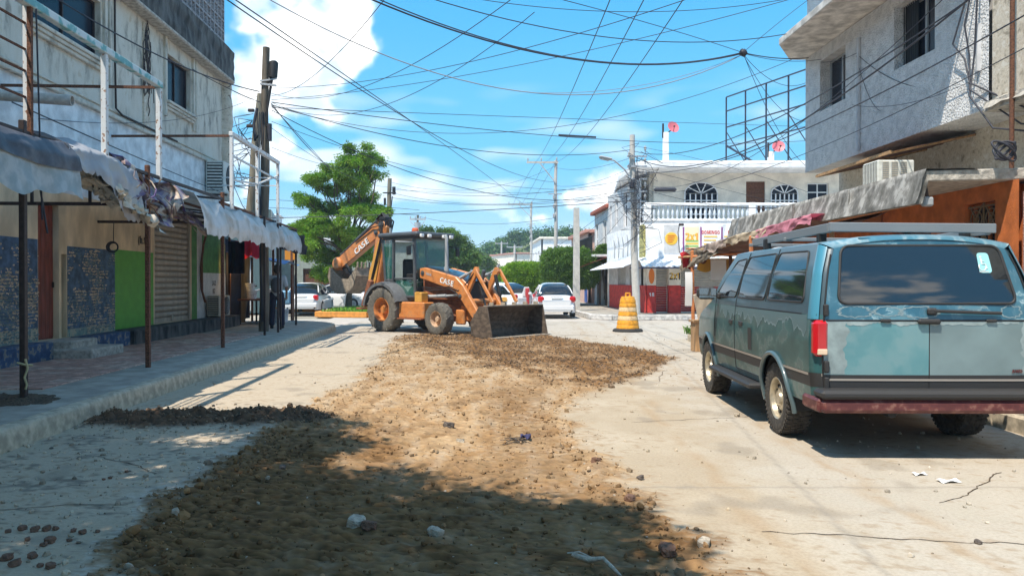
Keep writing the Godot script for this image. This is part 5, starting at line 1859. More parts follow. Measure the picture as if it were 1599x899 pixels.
	for k in 5:
		var ring := PackedVector3Array()
		for q in 25:
			var a := TAU * q / 24.0
			ring.append(V3(-1.02 + (0.1 + 0.012 * k) * cos(a), 3.1 + (0.09 + 0.008 * k) * sin(a + k), -9.42 + 0.02 * sin(a * 2 + k)))
		b.tube(ring, 0.014, 6, false)
	solo("cable_coil", "coil of black cable hanging over the white end of the canopy", "cable coil", b, M.cable, at, RT)
	b = MB.new()
	for k in 3:
		b.tube(P3([V3(-0.1 + k * 0.03, 6.6, -11.35), V3(-0.12, 5.6 - k * 0.2, -11.4 - 0.3 * k), V3(-0.09, 4.9, -11.5 - k * 0.12), V3(-0.1, 4.3 + 0.1 * k, -11.6), V3(-0.13 + 0.2 * k, 3.7, -11.0 + 0.3 * k), V3(0.4, 3.5 + 0.1 * k, -10.4)]), 0.014, 5)
	solo("loose_cable", "loose black cables dangling down the corner of the grey stucco house", "cable", b, M.cable, at, RT)
	right_stall()

func kerb_right(e: PackedVector2Array) -> MB:
	var b := MB.new()
	for k in e.size() - 1:
		var n := maxi(1, ceili((e[k + 1] - e[k]).length() / 0.8))
		for m in n:
			var a := e[k].lerp(e[k + 1], float(m) / n)
			var c := e[k].lerp(e[k + 1], float(m + 1) / n)
			b.bar(V3(a.x, 0.06, -a.y), V3(c.x, 0.06, -c.y), 0.2, 0.22, 0.02)
	return b

func right_stall() -> void:
	# makeshift stall of poles and cloths in front of the orange shop
	var o := thing("market_stall", "makeshift stall of poles under worn cloths beside the canopy on the right", "market stall", V3(0, 0, 0))
	for k in [[4.02, 17.0, 0.15, 2.2, "wood_orange"], [4.75, 16.6, 0.15, 2.3, "wood_brown"], [5.15, 12.3, 0.15, 2.62, "wood"], [4.45, 14.2, 0.15, 2.35, "wood_orange"]]:
		var b := MB.new()
		b.bar(V3(k[0], k[2], -k[1]), V3(k[0] - 0.03, k[3], -k[1]), 0.07, 0.07, 0.015)
		part(o, "post", b, M[k[4]])
	for k in [[4.0, 2.16, 17.2, 5.14, 2.52, 12.2, "wood"], [5.12, 2.5, 9.7, 5.12, 2.62, 12.4, "wood"], [5.05, 2.46, 12.2, 5.12, 2.5, 9.8, "wood_orange"], [4.0, 2.12, 17.1, 5.1, 2.4, 16.9, "wood"], [4.4, 2.3, 14.2, 5.6, 2.5, 14.2, "wood_orange"], [4.0, 2.06, 17.0, 4.95, 2.1, 15.5, "wood_orange"], [3.7, 2.05, 17.1, 4.5, 2.08, 17.0, "wood"], [4.15, 2.15, 16.6, 5.25, 2.62, 12.0, "wood"]]:
		var b := MB.new()
		b.tube(P3([V3(k[0], k[1], -k[2]), V3(k[3], k[4], -k[5])]), 0.028, 7)
		part(o, "pole", b, M[k[6]])
	var cloth := func(key: String, c: Color) -> Material: return vary(key, c, 0.25, 0.95, {"two": true, "back": c * 0.7})
	var b := MB.new()
	b.sheet(30, 16, func(u, v):
		var s = 17.5 - 5.3 * u
		return V3(lerpf(4.0 + u * 0.75, 6.1, v), 2.14 + 0.36 * u + 0.16 * v + 0.05 * gn.get_noise_2d(s * 2, v * 3) - 0.12 * sin(v * PI), -s))
	part(o, "cover", b, cloth.call("cloth_brown", Color(0.16, 0.085, 0.06)))
	b = MB.new()
	b.sheet(20, 14, func(u, v):
		var s = 17.6 - 1.9 * u
		return V3(3.95 + 0.35 * u - 0.12 * v + 0.08 * gn.get_noise_2d(s * 4, v * 3), 2.2 + 0.16 * u - 0.5 * v * (1 - 0.4 * u) + 0.05 * gn.get_noise_2d(s * 5, v * 4), -s))
	part(o, "side_cloth", b, cloth.call("cloth_olive", Color(0.23, 0.19, 0.14)))
	# cloths folded over the street edge of the cover
	for k in [[0.40, 0.74, "cloth_cream", Color(0.58, 0.48, 0.34), 0.16], [0.66, 1.02, "cloth_pink", Color(0.62, 0.25, 0.32), 0.2], [0.20, 0.42, "cloth_pale", Color(0.50, 0.40, 0.34), 0.2]]:
		b = MB.new()
		b.sheet(30, 16, func(u, v):
			var t: float = lerpf(k[0], k[1], u)
			var ex := 4.0 + t * 0.75
			var ey := 2.14 + 0.36 * t
			var s: float = 17.5 - 5.3 * t
			var drop: float = k[4] * (0.65 + 0.5 * gn.get_noise_2d(t * 9.0, k[0] * 7.0) + 0.35 * sin(u * PI))
			var over := 0.45 * maxf(0.0, 0.5 - v) * 2.0
			return V3(ex - 0.06 + over + 0.03 * gn.get_noise_2d(t * 14.0, v * 3.0), ey + 0.07 + 0.03 * gn.get_noise_2d(t * 10.0 + 3.0, v * 2.0) - maxf(0.0, v - 0.5) * 2.0 * drop, -s))
		part(o, "edge_cloth", b, cloth.call(k[2], k[3]))
	b = MB.new()
	b.sheet(16, 6, func(u, v): return V3(4.1 + 1.0 * u, 2.02 - 0.25 * v - 0.06 * absf(sin(u * 9.0)) * v, -17.0 + 0.05 * sin(u * 14)))
	part(o, "edge_cloth", b, mk("cloth_yellow", Color(0.62, 0.34, 0.05), 0.9, {"two": true}))
	for k in [[4.45, 1.98, "tall white paper sheet pinned to the left of the stall's brown post", 0.34, 0.44], [4.98, 1.98, "white paper sheet pinned to the right of the stall's brown post", 0.27, 0.38]]:
		b = MB.new().sheet(6, 6, func(u, v): return V3((u - 0.5) * k[3], -k[4] * v, 0.02 * sin(u * 5 + v * 3)))
		solo("paper_sheet", k[2], "paper", b, M.white_paint, V3(k[0], k[1], -16.55))
	b = MB.new().sheet(6, 8, func(u, v): return V3((u - 0.5) * 0.16, -0.75 * v, 0.03 * sin(v * 4)))
	solo("paper_sheet", "narrow pale sheet hanging along the orange post of the stall", "paper", b, M.white_paint, V3(3.9, 1.72, -16.95))
	b = MB.new()
	b.sheet(10, 10, func(u, v): return V3(3.95 + (u - 0.5) * 0.42 * (1.0 - 0.4 * v), 2.14 - 0.34 * v + 0.03 * sin(u * 8), -17.12 + 0.06 * sin(u * 6 + v * 4)))
	solo("red_rag", "red cloth tied round the top of the orange post", "cloth", b, mk("cloth_flag", Color(0.45, 0.02, 0.025), 0.9, {"two": true}))
	b = MB.new().ball(Vector3.ZERO, V3(0.085, 0.085, 0.085), 14, 10, 0.1)
	b.tube(P3([V3(0, 0.08, 0), V3(0.02, 0.3, 0)]), 0.006, 4)
	solo("hanging_ball", "dark round ball hanging beside the red cloth of the stall", "ball", b, M.wood_brown, V3(4.2, 1.98, -16.9))
	# box and board by the kerb
	o = thing("wooden_box", "narrow pale wooden box standing at the kerb in front of the van", "box", V3(4.05, 0.0, -16.6), 0.1)
	b = MB.new().box(V3(0, 0.32, 0), V3(0.28, 0.64, 0.3), 0.01)
	part(o, "case", b, M.wood)
	b = MB.new().box(V3(0, 0.66, 0), V3(0.36, 0.05, 0.36), 0.01)
	part(o, "lid", b, M.wood)
	b = MB.new().box(Vector3.ZERO, V3(0.5, 0.62, 0.03), 0.006)
	b.x = Transform3D()
	var bd := solo("board", "cream board leaning on the wooden box behind the van mirror", "board", b, vary("board_cream", Color(0.62, 0.54, 0.42), 0.15, 0.8), V3(4.25, 0.98, -16.75))
	bd.rotation = V3(0.12, 0.1, 0.25)
	# weeds on the corner of the pavement
	var g := rnd(33)
	b = MB.new()
	b.colored = true
	for k in 260:
		b.col = Color(0.9, 0.9, 0.9).lerp(Color(0.5, 0.55, 0.4), g.randf())
		var x := g.randf_range(-0.45, 0.45)
		var z := g.randf_range(-0.5, 0.5)
		var a := g.randf() * TAU
		var l := g.randf_range(0.1, 0.3)
		var d := V3(cos(a), 0, sin(a))
		var s := V3(-d.z, 0, d.x) * 0.018
		var p0 := V3(x, 0, z)
		var p1 := p0 + d * l * 0.3 + V3(0, l * 0.75, 0)
		var p2 := p0 + d * l * 0.85 + V3(0, l * g.randf_range(0.5, 1.0), 0)
		b.patch(P3([p0 - s * 0.4, p0 + s * 0.4, p1 - s, p1 + s, p2]), PackedInt32Array([0, 2, 1, 1, 2, 3, 2, 4, 3]), false)
	var w := solo("weeds", "tuft of green weeds at the corner of the right pavement", "weeds", b, M.leaf_bright, V3(4.95, 0.15, -19.6))
	w.set_meta("kind", "stuff")

func arch(b: MB, x0: float, x1: float, y0: float, y1: float, z: float, d: float) -> void:
	var p := PackedVector2Array([Vector2(x0, y0), Vector2(x1, y0)])
	for k in 17:
		var a := PI * k / 16.0
		p.append(Vector2((x0 + x1) * 0.5 + cos(a) * (x1 - x0) * 0.5, y1 + sin(a) * (x1 - x0) * 0.34))
	var keep := b.x
	b.x = keep * Transform3D(Basis(), V3(0, 0, z))
	b.extr(p, d)
	b.x = keep

func arch_window(o: Node3D, x0: float, x1: float, y0: float, y1: float, z: float) -> void:
	var b := MB.new()
	arch(b, x0, x1, y0, y1, z + 0.015, 0.03)
	var w := part(o, "window", b, M.night_glass)
	b = MB.new()
	var c := (x0 + x1) * 0.5
	var r := (x1 - x0) * 0.5
	for k in 7:
		b.box(V3(lerpf(x0, x1, k / 6.0), (y0 + y1) * 0.5, z + 0.05), V3(0.05, y1 - y0, 0.05))
	for k in 5:
		b.box(V3(c, lerpf(y0, y1, k / 4.0), z + 0.047), V3(x1 - x0, 0.045, 0.046))
	for k in 6:
		var a := PI * k / 5.0
		b.bar(V3(c, y1, z + 0.05), V3(c + cos(a) * r, y1 + sin(a) * r * 0.68, z + 0.05), 0.04, 0.04)
	var p := PackedVector3Array()
	for k in 17:
		var a := PI * k / 16.0
		p.append(V3(c + cos(a) * r, y1 + sin(a) * r * 0.68, z + 0.05))
	b.tube(p, 0.03, 5)
	part(w, "muntin", b, M.store_white)

func corner_store() -> void:
	# pavement of the far right corner
	var b := MB.new()
	b.x = FLAT
	b.extr(P2([3.1, 36.0, 3.4, 31.6, 4.1, 30.9, 40.0, 30.4, 40.0, 34.0, 6.0, 34.0, 4.6, 60.0, -4.3, 200.0, -5.6, 200.0]), 0.3)
	structure("far_pavement", b, M.pavement)
	b = MB.new()
	var e := P2([1.0, 70.0, 3.0, 36.0, 3.3, 31.6, 4.05, 30.8, 40.0, 30.3])
	for k in e.size() - 1:
		b.bar(V3(e[k].x, 0.07, -e[k].y), V3(e[k + 1].x, 0.07, -e[k + 1].y), 0.2, 0.21, 0.02)
	structure("far_kerb", b, vary("kerb_white", Color(0.55, 0.53, 0.50), 0.25, 0.95, {"scale": 1.5}))
	var o := thing("corner_store", "white two storey corner store with balustrade, arched windows and red lower walls", "store", V3(5.8, 0, -33.0))
	b = MB.new()
	wall_holes(b, 0.5, 10.5, 4.1, 6.35, [[4.62, 4.12, 5.47, 5.97], [7.35, 4.7, 8.3, 5.9]], 0.15)
	for k in b.v.size():
		b.v[k].z -= 1.2
	part(o, "wall", b, M.store_cream)
	b = MB.new()
	b.box(V3(5.3, 3.2, -6.0), V3(9.9, 6.3, 9.2))
	part(o, "inner_wall", b, M.store_cream)
	b = MB.new().box(V3(5.05, 5.05, -1.32), V3(0.84, 1.85, 0.04))
	part(o, "door", b, M.wood_brown)
	for k in 8:
		b = MB.new().box(V3(5.05, 4.3 + k * 0.21, -1.29), V3(0.8, 0.16, 0.03), 0.005)
		part(o, "door_slat", b, M.wood_brown)
	window(o, 7.35, 4.7, 8.3, 5.9, -1.32, 2, 3, M.store_white, M.night_glass, 0.05)
	arch_window(o, 1.88, 3.33, 4.2, 5.42, -1.2)
	arch_window(o, 5.72, 6.9, 4.2, 5.42, -1.2)
	# side along the street
	var side := Transform3D(Basis(Vector3.UP, 0.055) * FR.basis, V3(0.02, 0, 0))
	b = MB.new()
	b.x = side
	wall_holes(b, -9.5, -1.2, 0.1, 6.2, [[-3.0, 4.5, -2.1, 5.9], [-5.2, 4.2, -4.2, 5.9], [-7.4, 4.4, -6.6, 5.8], [-8.9, 4.2, -8.3, 5.6], [-3.6, 0.2, -2.4, 2.3], [-6.6, 0.2, -4.6, 2.3]], 0.2)
	part(o, "side_wall", b, M.store_grey)
	for w in [[-3.0, 4.5, -2.1, 5.9], [-5.2, 4.2, -4.2, 5.9], [-7.4, 4.4, -6.6, 5.8], [-8.9, 4.2, -8.3, 5.6]]:
		window(o, w[0], w[1], w[2], w[3], -0.12, 2, 3, M.store_white, M.night_glass, 0.05, side)
	for w in [[-3.6, 0.2, -2.4, 2.3], [-6.6, 0.2, -4.6, 2.3]]:
		b = MB.new()
		b.x = side
		b.box(V3((w[0] + w[2]) * 0.5, 1.25, -0.15), V3(w[2] - w[0], 2.1, 0.05))
		part(o, "shutter", b, M.grey_shutter)
	b = MB.new()
	b.x = side
	b.box(V3(-4.5, 0.75, 0.02), V3(8.6, 1.2, 0.04))
	part(o, "red_dado", b, M.red_wall)
	# roof
	b = MB.new()
	b.x = FLAT
	b.extr(P2([-0.55, -0.35, 10.5, -0.45, 10.5, 10.0, -0.1, 10.0, -0.7, 4.0]), 0.26, 0.03)
	for k in b.v.size():
		b.v[k].y += 6.47
	part(o, "roof_slab", b, M.store_white)
	b = MB.new()
	b.x = FLAT
	b.extr(P2([-0.3, 0.0, 10.3, -0.1, 10.3, 9.8, 0.1, 9.8]), 0.1, 0.02)
	for k in b.v.size():
		b.v[k].y += 6.65
	part(o, "roof_edge", b, M.store_cream)
	# balcony with its balusters
	b = MB.new().box(V3(4.95, 4.0, -0.6), V3(10.1, 0.2, 1.3), 0.02)
	part(o, "balcony_floor", b, M.store_white)
	var rail := part(o, "balustrade", MB.new().box(V3(4.95, 4.83, 0.0), V3(10.1, 0.12, 0.2), 0.02), M.store_white)
	part(rail, "base_rail", MB.new().box(V3(4.95, 4.15, 0.0), V3(10.1, 0.1, 0.18), 0.02), M.store_white)
	for x in [0.02, 4.5, 9.2]:
		part(rail, "post", MB.new().box(V3(x, 4.5, 0.0), V3(0.3, 0.8, 0.24), 0.02), M.store_white)
	var bal := MB.new().lathe(P2([0.045, 0.0, 0.05, 0.06, 0.03, 0.1, 0.062, 0.2, 0.055, 0.3, 0.028, 0.42, 0.032, 0.47, 0.05, 0.5, 0.045, 0.58]), 8, true).mesh()
	for k in 46:
		var x := 0.3 + k * 0.2
		if absf(x - 4.5) > 0.2 and absf(x - 9.2) > 0.2:
			part(rail, "baluster", bal, M.baluster, Transform3D(Basis(), V3(x, 4.2, 0)))
	for k in 5:
		part(rail, "baluster", bal, M.baluster, Transform3D(Basis(), V3(0.03, 4.2, -0.3 - k * 0.2)))
	part(rail, "side_rail", MB.new().box(V3(0.03, 4.83, -0.75), V3(0.18, 0.12, 1.3), 0.02), M.store_white)
	# sign panel with its posters
	var sp := part(o, "sign_panel", MB.new().box(V3(4.95, 3.23, 0.0), V3(10.0, 1.5, 0.14), 0.015), M.store_white)
	var ink := {}
	for k in [["purple", Color(0.26, 0.05, 0.24)], ["yellow", Color(0.85, 0.52, 0.05)], ["orange", Color(0.80, 0.22, 0.03)], ["green", Color(0.25, 0.50, 0.12)], ["red", Color(0.62, 0.06, 0.04)], ["cream", Color(0.80, 0.74, 0.52)]]:
		ink[k[0]] = mk("ink_" + k[0], k[1], 0.7)
	var flatb := func(x0: float, y0: float, x1: float, y1: float, z: float) -> MB: return MB.new().box(V3((x0 + x1) * 0.5, (y0 + y1) * 0.5, z), V3(x1 - x0, y1 - y0, 0.012))
	part(sp, "poster", flatb.call(0.72, 2.72, 1.38, 3.95, 0.078), M.store_grey)
	var db := MB.new()
	db.x = Transform3D(Basis(Vector3.RIGHT, PI * 0.5), V3(1.03, 3.35, 0.08))
	db.lathe(P2([0.0, 0.02, 0.26, 0.02, 0.28, 0.0]), 24)
	part(sp, "yellow_disc", db, ink.yellow)
	for k in 4:
		part(sp, "print_line", flatb.call(0.86, 3.47 - k * 0.09, 1.2 - 0.04 * k, 3.50 - k * 0.09, 0.108), ink.orange)
	for x in [1.52, 2.27, 3.17, 4.1]:
		part(sp, "stripe", flatb.call(x, 2.65, x + 0.06, 3.85, 0.08), ink.purple)
	part(sp, "poster", flatb.call(1.62, 2.68, 2.22, 3.86, 0.078), ink.cream)
	words(sp, "lettering", "2x1", 0.33, ink.orange, Transform3D(Basis(), V3(1.92, 3.42, 0.088)), false, 0.8)
	words(sp, "lettering", "2x1", 0.29, ink.yellow, Transform3D(Basis(), V3(1.92, 3.44, 0.094)), false, 0.8)
	for k in 4:
		part(sp, "print_line", flatb.call(1.66, 3.22 - k * 0.11, 2.18, 3.28 - k * 0.11, 0.086), [ink.green, ink.yellow, ink.green, ink.orange][k])
	words(sp, "lettering", "DOMINGO", 0.15, ink.red, Transform3D(Basis(), V3(2.72, 3.62, 0.08)), false, 0.75)
	for k in 4:
		part(sp, "print_line", flatb.call(2.42, 3.42 - k * 0.16, 3.0 - 0.05 * (k % 2), 3.47 - k * 0.16, 0.08), ink.yellow)
	words(sp, "lettering", "BAR", 0.15, ink.red, Transform3D(Basis(), V3(3.6, 3.62, 0.08)), false, 0.8)
	for k in 4:
		part(sp, "print_line", flatb.call(3.3, 3.42 - k * 0.16, 3.95, 3.47 - k * 0.16, 0.08), ink.yellow)
	var sb := MB.new()
	sb.x = side
	sb.box(V3(-4.9, 3.25, 0.1), V3(8.0, 1.6, 0.1), 0.01)
	part(o, "side_sign", sb, M.store_white)
	sb = MB.new()
	sb.x = side
	sb.box(V3(-0.45, 3.25, 0.12), V3(0.8, 1.45, 0.1), 0.01)
	part(o, "picture_sign", sb, vary("picture_olive", Color(0.45, 0.42, 0.16), 0.5, 0.7, {"scale": 0.8}))
	sb = MB.new()
	sb.x = side
	for k in 5:
		sb.tube(P3([V3(-2.2 - k * 1.1, 2.7, 0.18), V3(-2.0 - k * 1.1, 3.3, 0.2), V3(-2.15 - k * 1.1, 3.7 + 0.1 * sin(k * 3.0), 0.22)]), 0.02, 4)
	part(o, "hanging_wire", sb, M.frame_grey)
	# lamps on thin arms before the sign
	for x in [1.38, 4.6]:
		var lb := MB.new()
		lb.tube(P3([V3(x, 2.75, 0.1), V3(x - 0.12, 3.6, 0.35), V3(x - 0.1, 3.9, 0.5)]), 0.018, 5)
		lb.box(V3(x - 0.02, 3.92, 0.52), V3(0.2, 0.1, 0.14), 0.02)
		part(o, "sign_lamp", lb, M.dark_iron)
	# striped awning of corrugated sheet
	b = MB.new().sheet(280, 3, func(u, v): return V3(-0.4 + 9.8 * u, 2.55 - 0.42 * v + 0.014 * cos(u * 9.8 * 28.0), 0.05 + 1.1 * v))
	part(o, "awning_sheet", b, vary("sheet_white", Color(0.66, 0.70, 0.74), 0.1, 0.5, {"two": true}))
	b = MB.new()
	b.x = side
	b.sheet(200, 3, func(u, v): return V3(-8.8 + 9.2 * u, 2.55 - 0.42 * v + 0.02 * cos(u * 9.2 * 28.0), 0.1 + 1.0 * v))
	part(o, "awning_sheet", b, M.sheet_white)
	b = MB.new()
	for k in 8:
		b.bar(V3(-0.3 + k * 1.3, 2.4, 0.0), V3(-0.3 + k * 1.3, 2.08, 1.12), 0.03, 0.03)
	b.bar(V3(-0.9, 2.08, 1.12), V3(9.4, 2.08, 1.12), 0.05, 0.05)
	part(o, "awning_frame", b, mk("frame_navy", Color(0.03, 0.04, 0.10), 0.6))
	# ground floor: shutters between red and cream piers
	b = MB.new().box(V3(5.0, 1.3, -0.75), V3(10.0, 2.5, 0.3))
	part(o, "shop_wall", b, M.store_cream)
	for k in [[0.05, 0.45], [1.0, 1.52], [3.72, 4.1], [6.6, 7.0]]:
		part(o, "pier", MB.new().box(V3((k[0] + k[1]) * 0.5, 1.9, -0.45), V3(k[1] - k[0], 1.1, 0.36), 0.01), M.store_cream)
		part(o, "pier", MB.new().box(V3((k[0] + k[1]) * 0.5, 0.75, -0.448), V3(k[1] - k[0] + 0.006, 1.2, 0.366), 0.01), M.red_wall)
	for k in [[0.48, 0.97, "grey_shutter"], [1.55, 3.7, "grey_shutter"], [4.12, 6.58, "grey_shutter"], [7.02, 9.5, "grey_shutter"]]:
		for s in 22:
			var y := 0.25 + s * 0.1
			part(o, "shutter_slat", MB.new().box(V3((k[0] + k[1]) * 0.5, y, -0.59), V3(k[1] - k[0], 0.085, 0.05), 0.02), M.red_shutter if y < 1.3 else M[k[2]])
	var c2 := part(o, "price_sign", MB.new().box(V3(1.26, 1.88, -0.262), V3(0.5, 0.4, 0.02)), M.store_cream)
	words(c2, "lettering", "2x1", 0.30, M.black, Transform3D(Basis(), V3(1.27, 1.74, -0.249)), false, 0.75)
	words(c2, "lettering", "2x1", 0.24, ink.yellow, Transform3D(Basis(), V3(1.26, 1.77, -0.243)), false, 0.72)
	db = MB.new()
	db.x = Transform3D(Basis(Vector3.RIGHT, PI * 0.5) , V3(0.25, 1.75, -0.262)) * Transform3D(Basis.from_scale(V3(0.6, 1, 1.6)), Vector3.ZERO)
	db.lathe(P2([0.0, 0.02, 0.2, 0.02, 0.21, 0.0]), 20)
	part(o, "oval_sign", db, ink.orange)
	words(o, "lettering", "18", 0.16, M.store_white, Transform3D(Basis(), V3(0.25, 0.95, -0.262)))
	# things on the roof
	for k in [[7.05, 34.0, 6.7, 1.5, 0.26, 0.3, "pink satellite dish on the left white post of the store roof"], [11.9, 34.6, 6.7, 0.75, 0.27, -0.2, "pink satellite dish on the short post before the roof frame"]]:
		var d := thing("satellite_dish", k[6], "satellite dish", V3(k[0], k[2], -k[1]))
		part(d, "post", MB.new().box(V3(-0.25, k[3] * 0.5 - 0.1, 0), V3(0.24, k[3], 0.24), 0.02), M.store_white)
		var ab := MB.new()
		ab.tube(P3([V3(-0.38, k[3] - 0.35, 0.05), V3(-0.38, k[3] + 0.28, 0.05)]), 0.045, 6)
		ab.tube(P3([V3(-0.3, k[3] - 0.2, 0.05), V3(0.0, k[3] + 0.0, 0.1)]), 0.03, 6)
		part(d, "mast", ab, M.dark_iron)
		var ds := MB.new()
		ds.x = Transform3D(Basis.from_euler(V3(1.2, k[5], 0.0)), V3(0.06, k[3] + 0.12, 0.12))
		ds.lathe(P2([0.0, -0.07, 0.1, -0.06, 0.2, -0.03, k[4], 0.0, k[4] + 0.01, 0.012, 0.2, -0.015, 0.1, -0.045, 0.0, -0.055]), 22, true)
		part(d, "dish", ds, mk("dish_pink", Color(0.66, 0.16, 0.19), 0.5))
		var fb := MB.new()
		fb.bar(V3(0.06, k[3] - 0.1, 0.14), V3(0.04, k[3] + 0.06, 0.42), 0.025, 0.025)
		fb.box(V3(0.04, k[3] + 0.09, 0.43), V3(0.07, 0.06, 0.1), 0.01)
		part(d, "feed_arm", fb, M.dark_iron)
	var bf := thing("billboard_frame", "bare dark steel billboard frame on the roof of the corner store", "billboard frame", V3(0, 0, 0))
	var A := V3(10.7, 0, -38.4)
	var B := V3(12.9, 0, -33.0)
	for k in 5:
		b = MB.new()
		var q := A.lerp(B, k / 4.0)
		b.bar(q + V3(0, 6.6, 0), q + V3(0, 10.7, 0), 0.065, 0.065)
		part(bf, "post", b, mk("steel_blue", Color(0.025, 0.035, 0.06), 0.5))
		b = MB.new()
		b.bar(q + V3(0, 9.0, 0), q + V3(1.3, 6.6, 0.5), 0.045, 0.045)
		part(bf, "brace", b, M.steel_blue)
	for y in [10.7, 10.0, 9.2, 8.2]:
		b = MB.new()
		b.bar(A + V3(0, y, 0.06), B + V3(0, y, 0.06), 0.055, 0.055)
		part(bf, "rail", b, M.steel_blue)
	b = MB.new()
	b.bar(A + V3(0, 8.3, 0.03), A.lerp(B, 0.5) + V3(0, 6.7, 0.03), 0.08, 0.08)
	part(bf, "brace", b, M.steel_blue)

func block_house(label: String, at: Vector3, yaw: float, s: Vector3, m: Material, wins: Array, roof: Material, called := "house") -> Node3D:   # a plain flat roofed house, its front to +z
	var o := thing(called, label, "house", at, yaw)
	var b := MB.new()
	wall_holes(b, -s.x * 0.5, s.x * 0.5, 0.0, s.y, wins, 0.2)
	part(o, "wall", b, m)
	part(o, "rear_wall", MB.new().box(V3(0, s.y * 0.5, -s.z * 0.5 - 0.12), V3(s.x, s.y - 0.01, s.z - 0.2)), m)
	part(o, "roof", MB.new().box(V3(0, s.y + 0.1, -s.z * 0.5), V3(s.x + 0.5, 0.22, s.z + 0.5), 0.03), roof)
	for w in wins:
		if w[1] > 0.3:
			window(o, w[0], w[1], w[2], w[3], -0.1, 2, 2, M.store_white, M.night_glass, 0.06)
		else:
			part(o, "door", MB.new().box(V3((w[0] + w[2]) * 0.5, (w[1] + w[3]) * 0.5, -0.15), V3(w[2] - w[0], w[3] - w[1], 0.05)), M.wood_brown)
	return o

func hill_h(x: float, v: float) -> float:
	return (11.0 * smoothstep(-24.0, 5.0, x) - 5.0 * smoothstep(22.0, 70.0, x)) * smoothstep(0.0, 0.22, v)

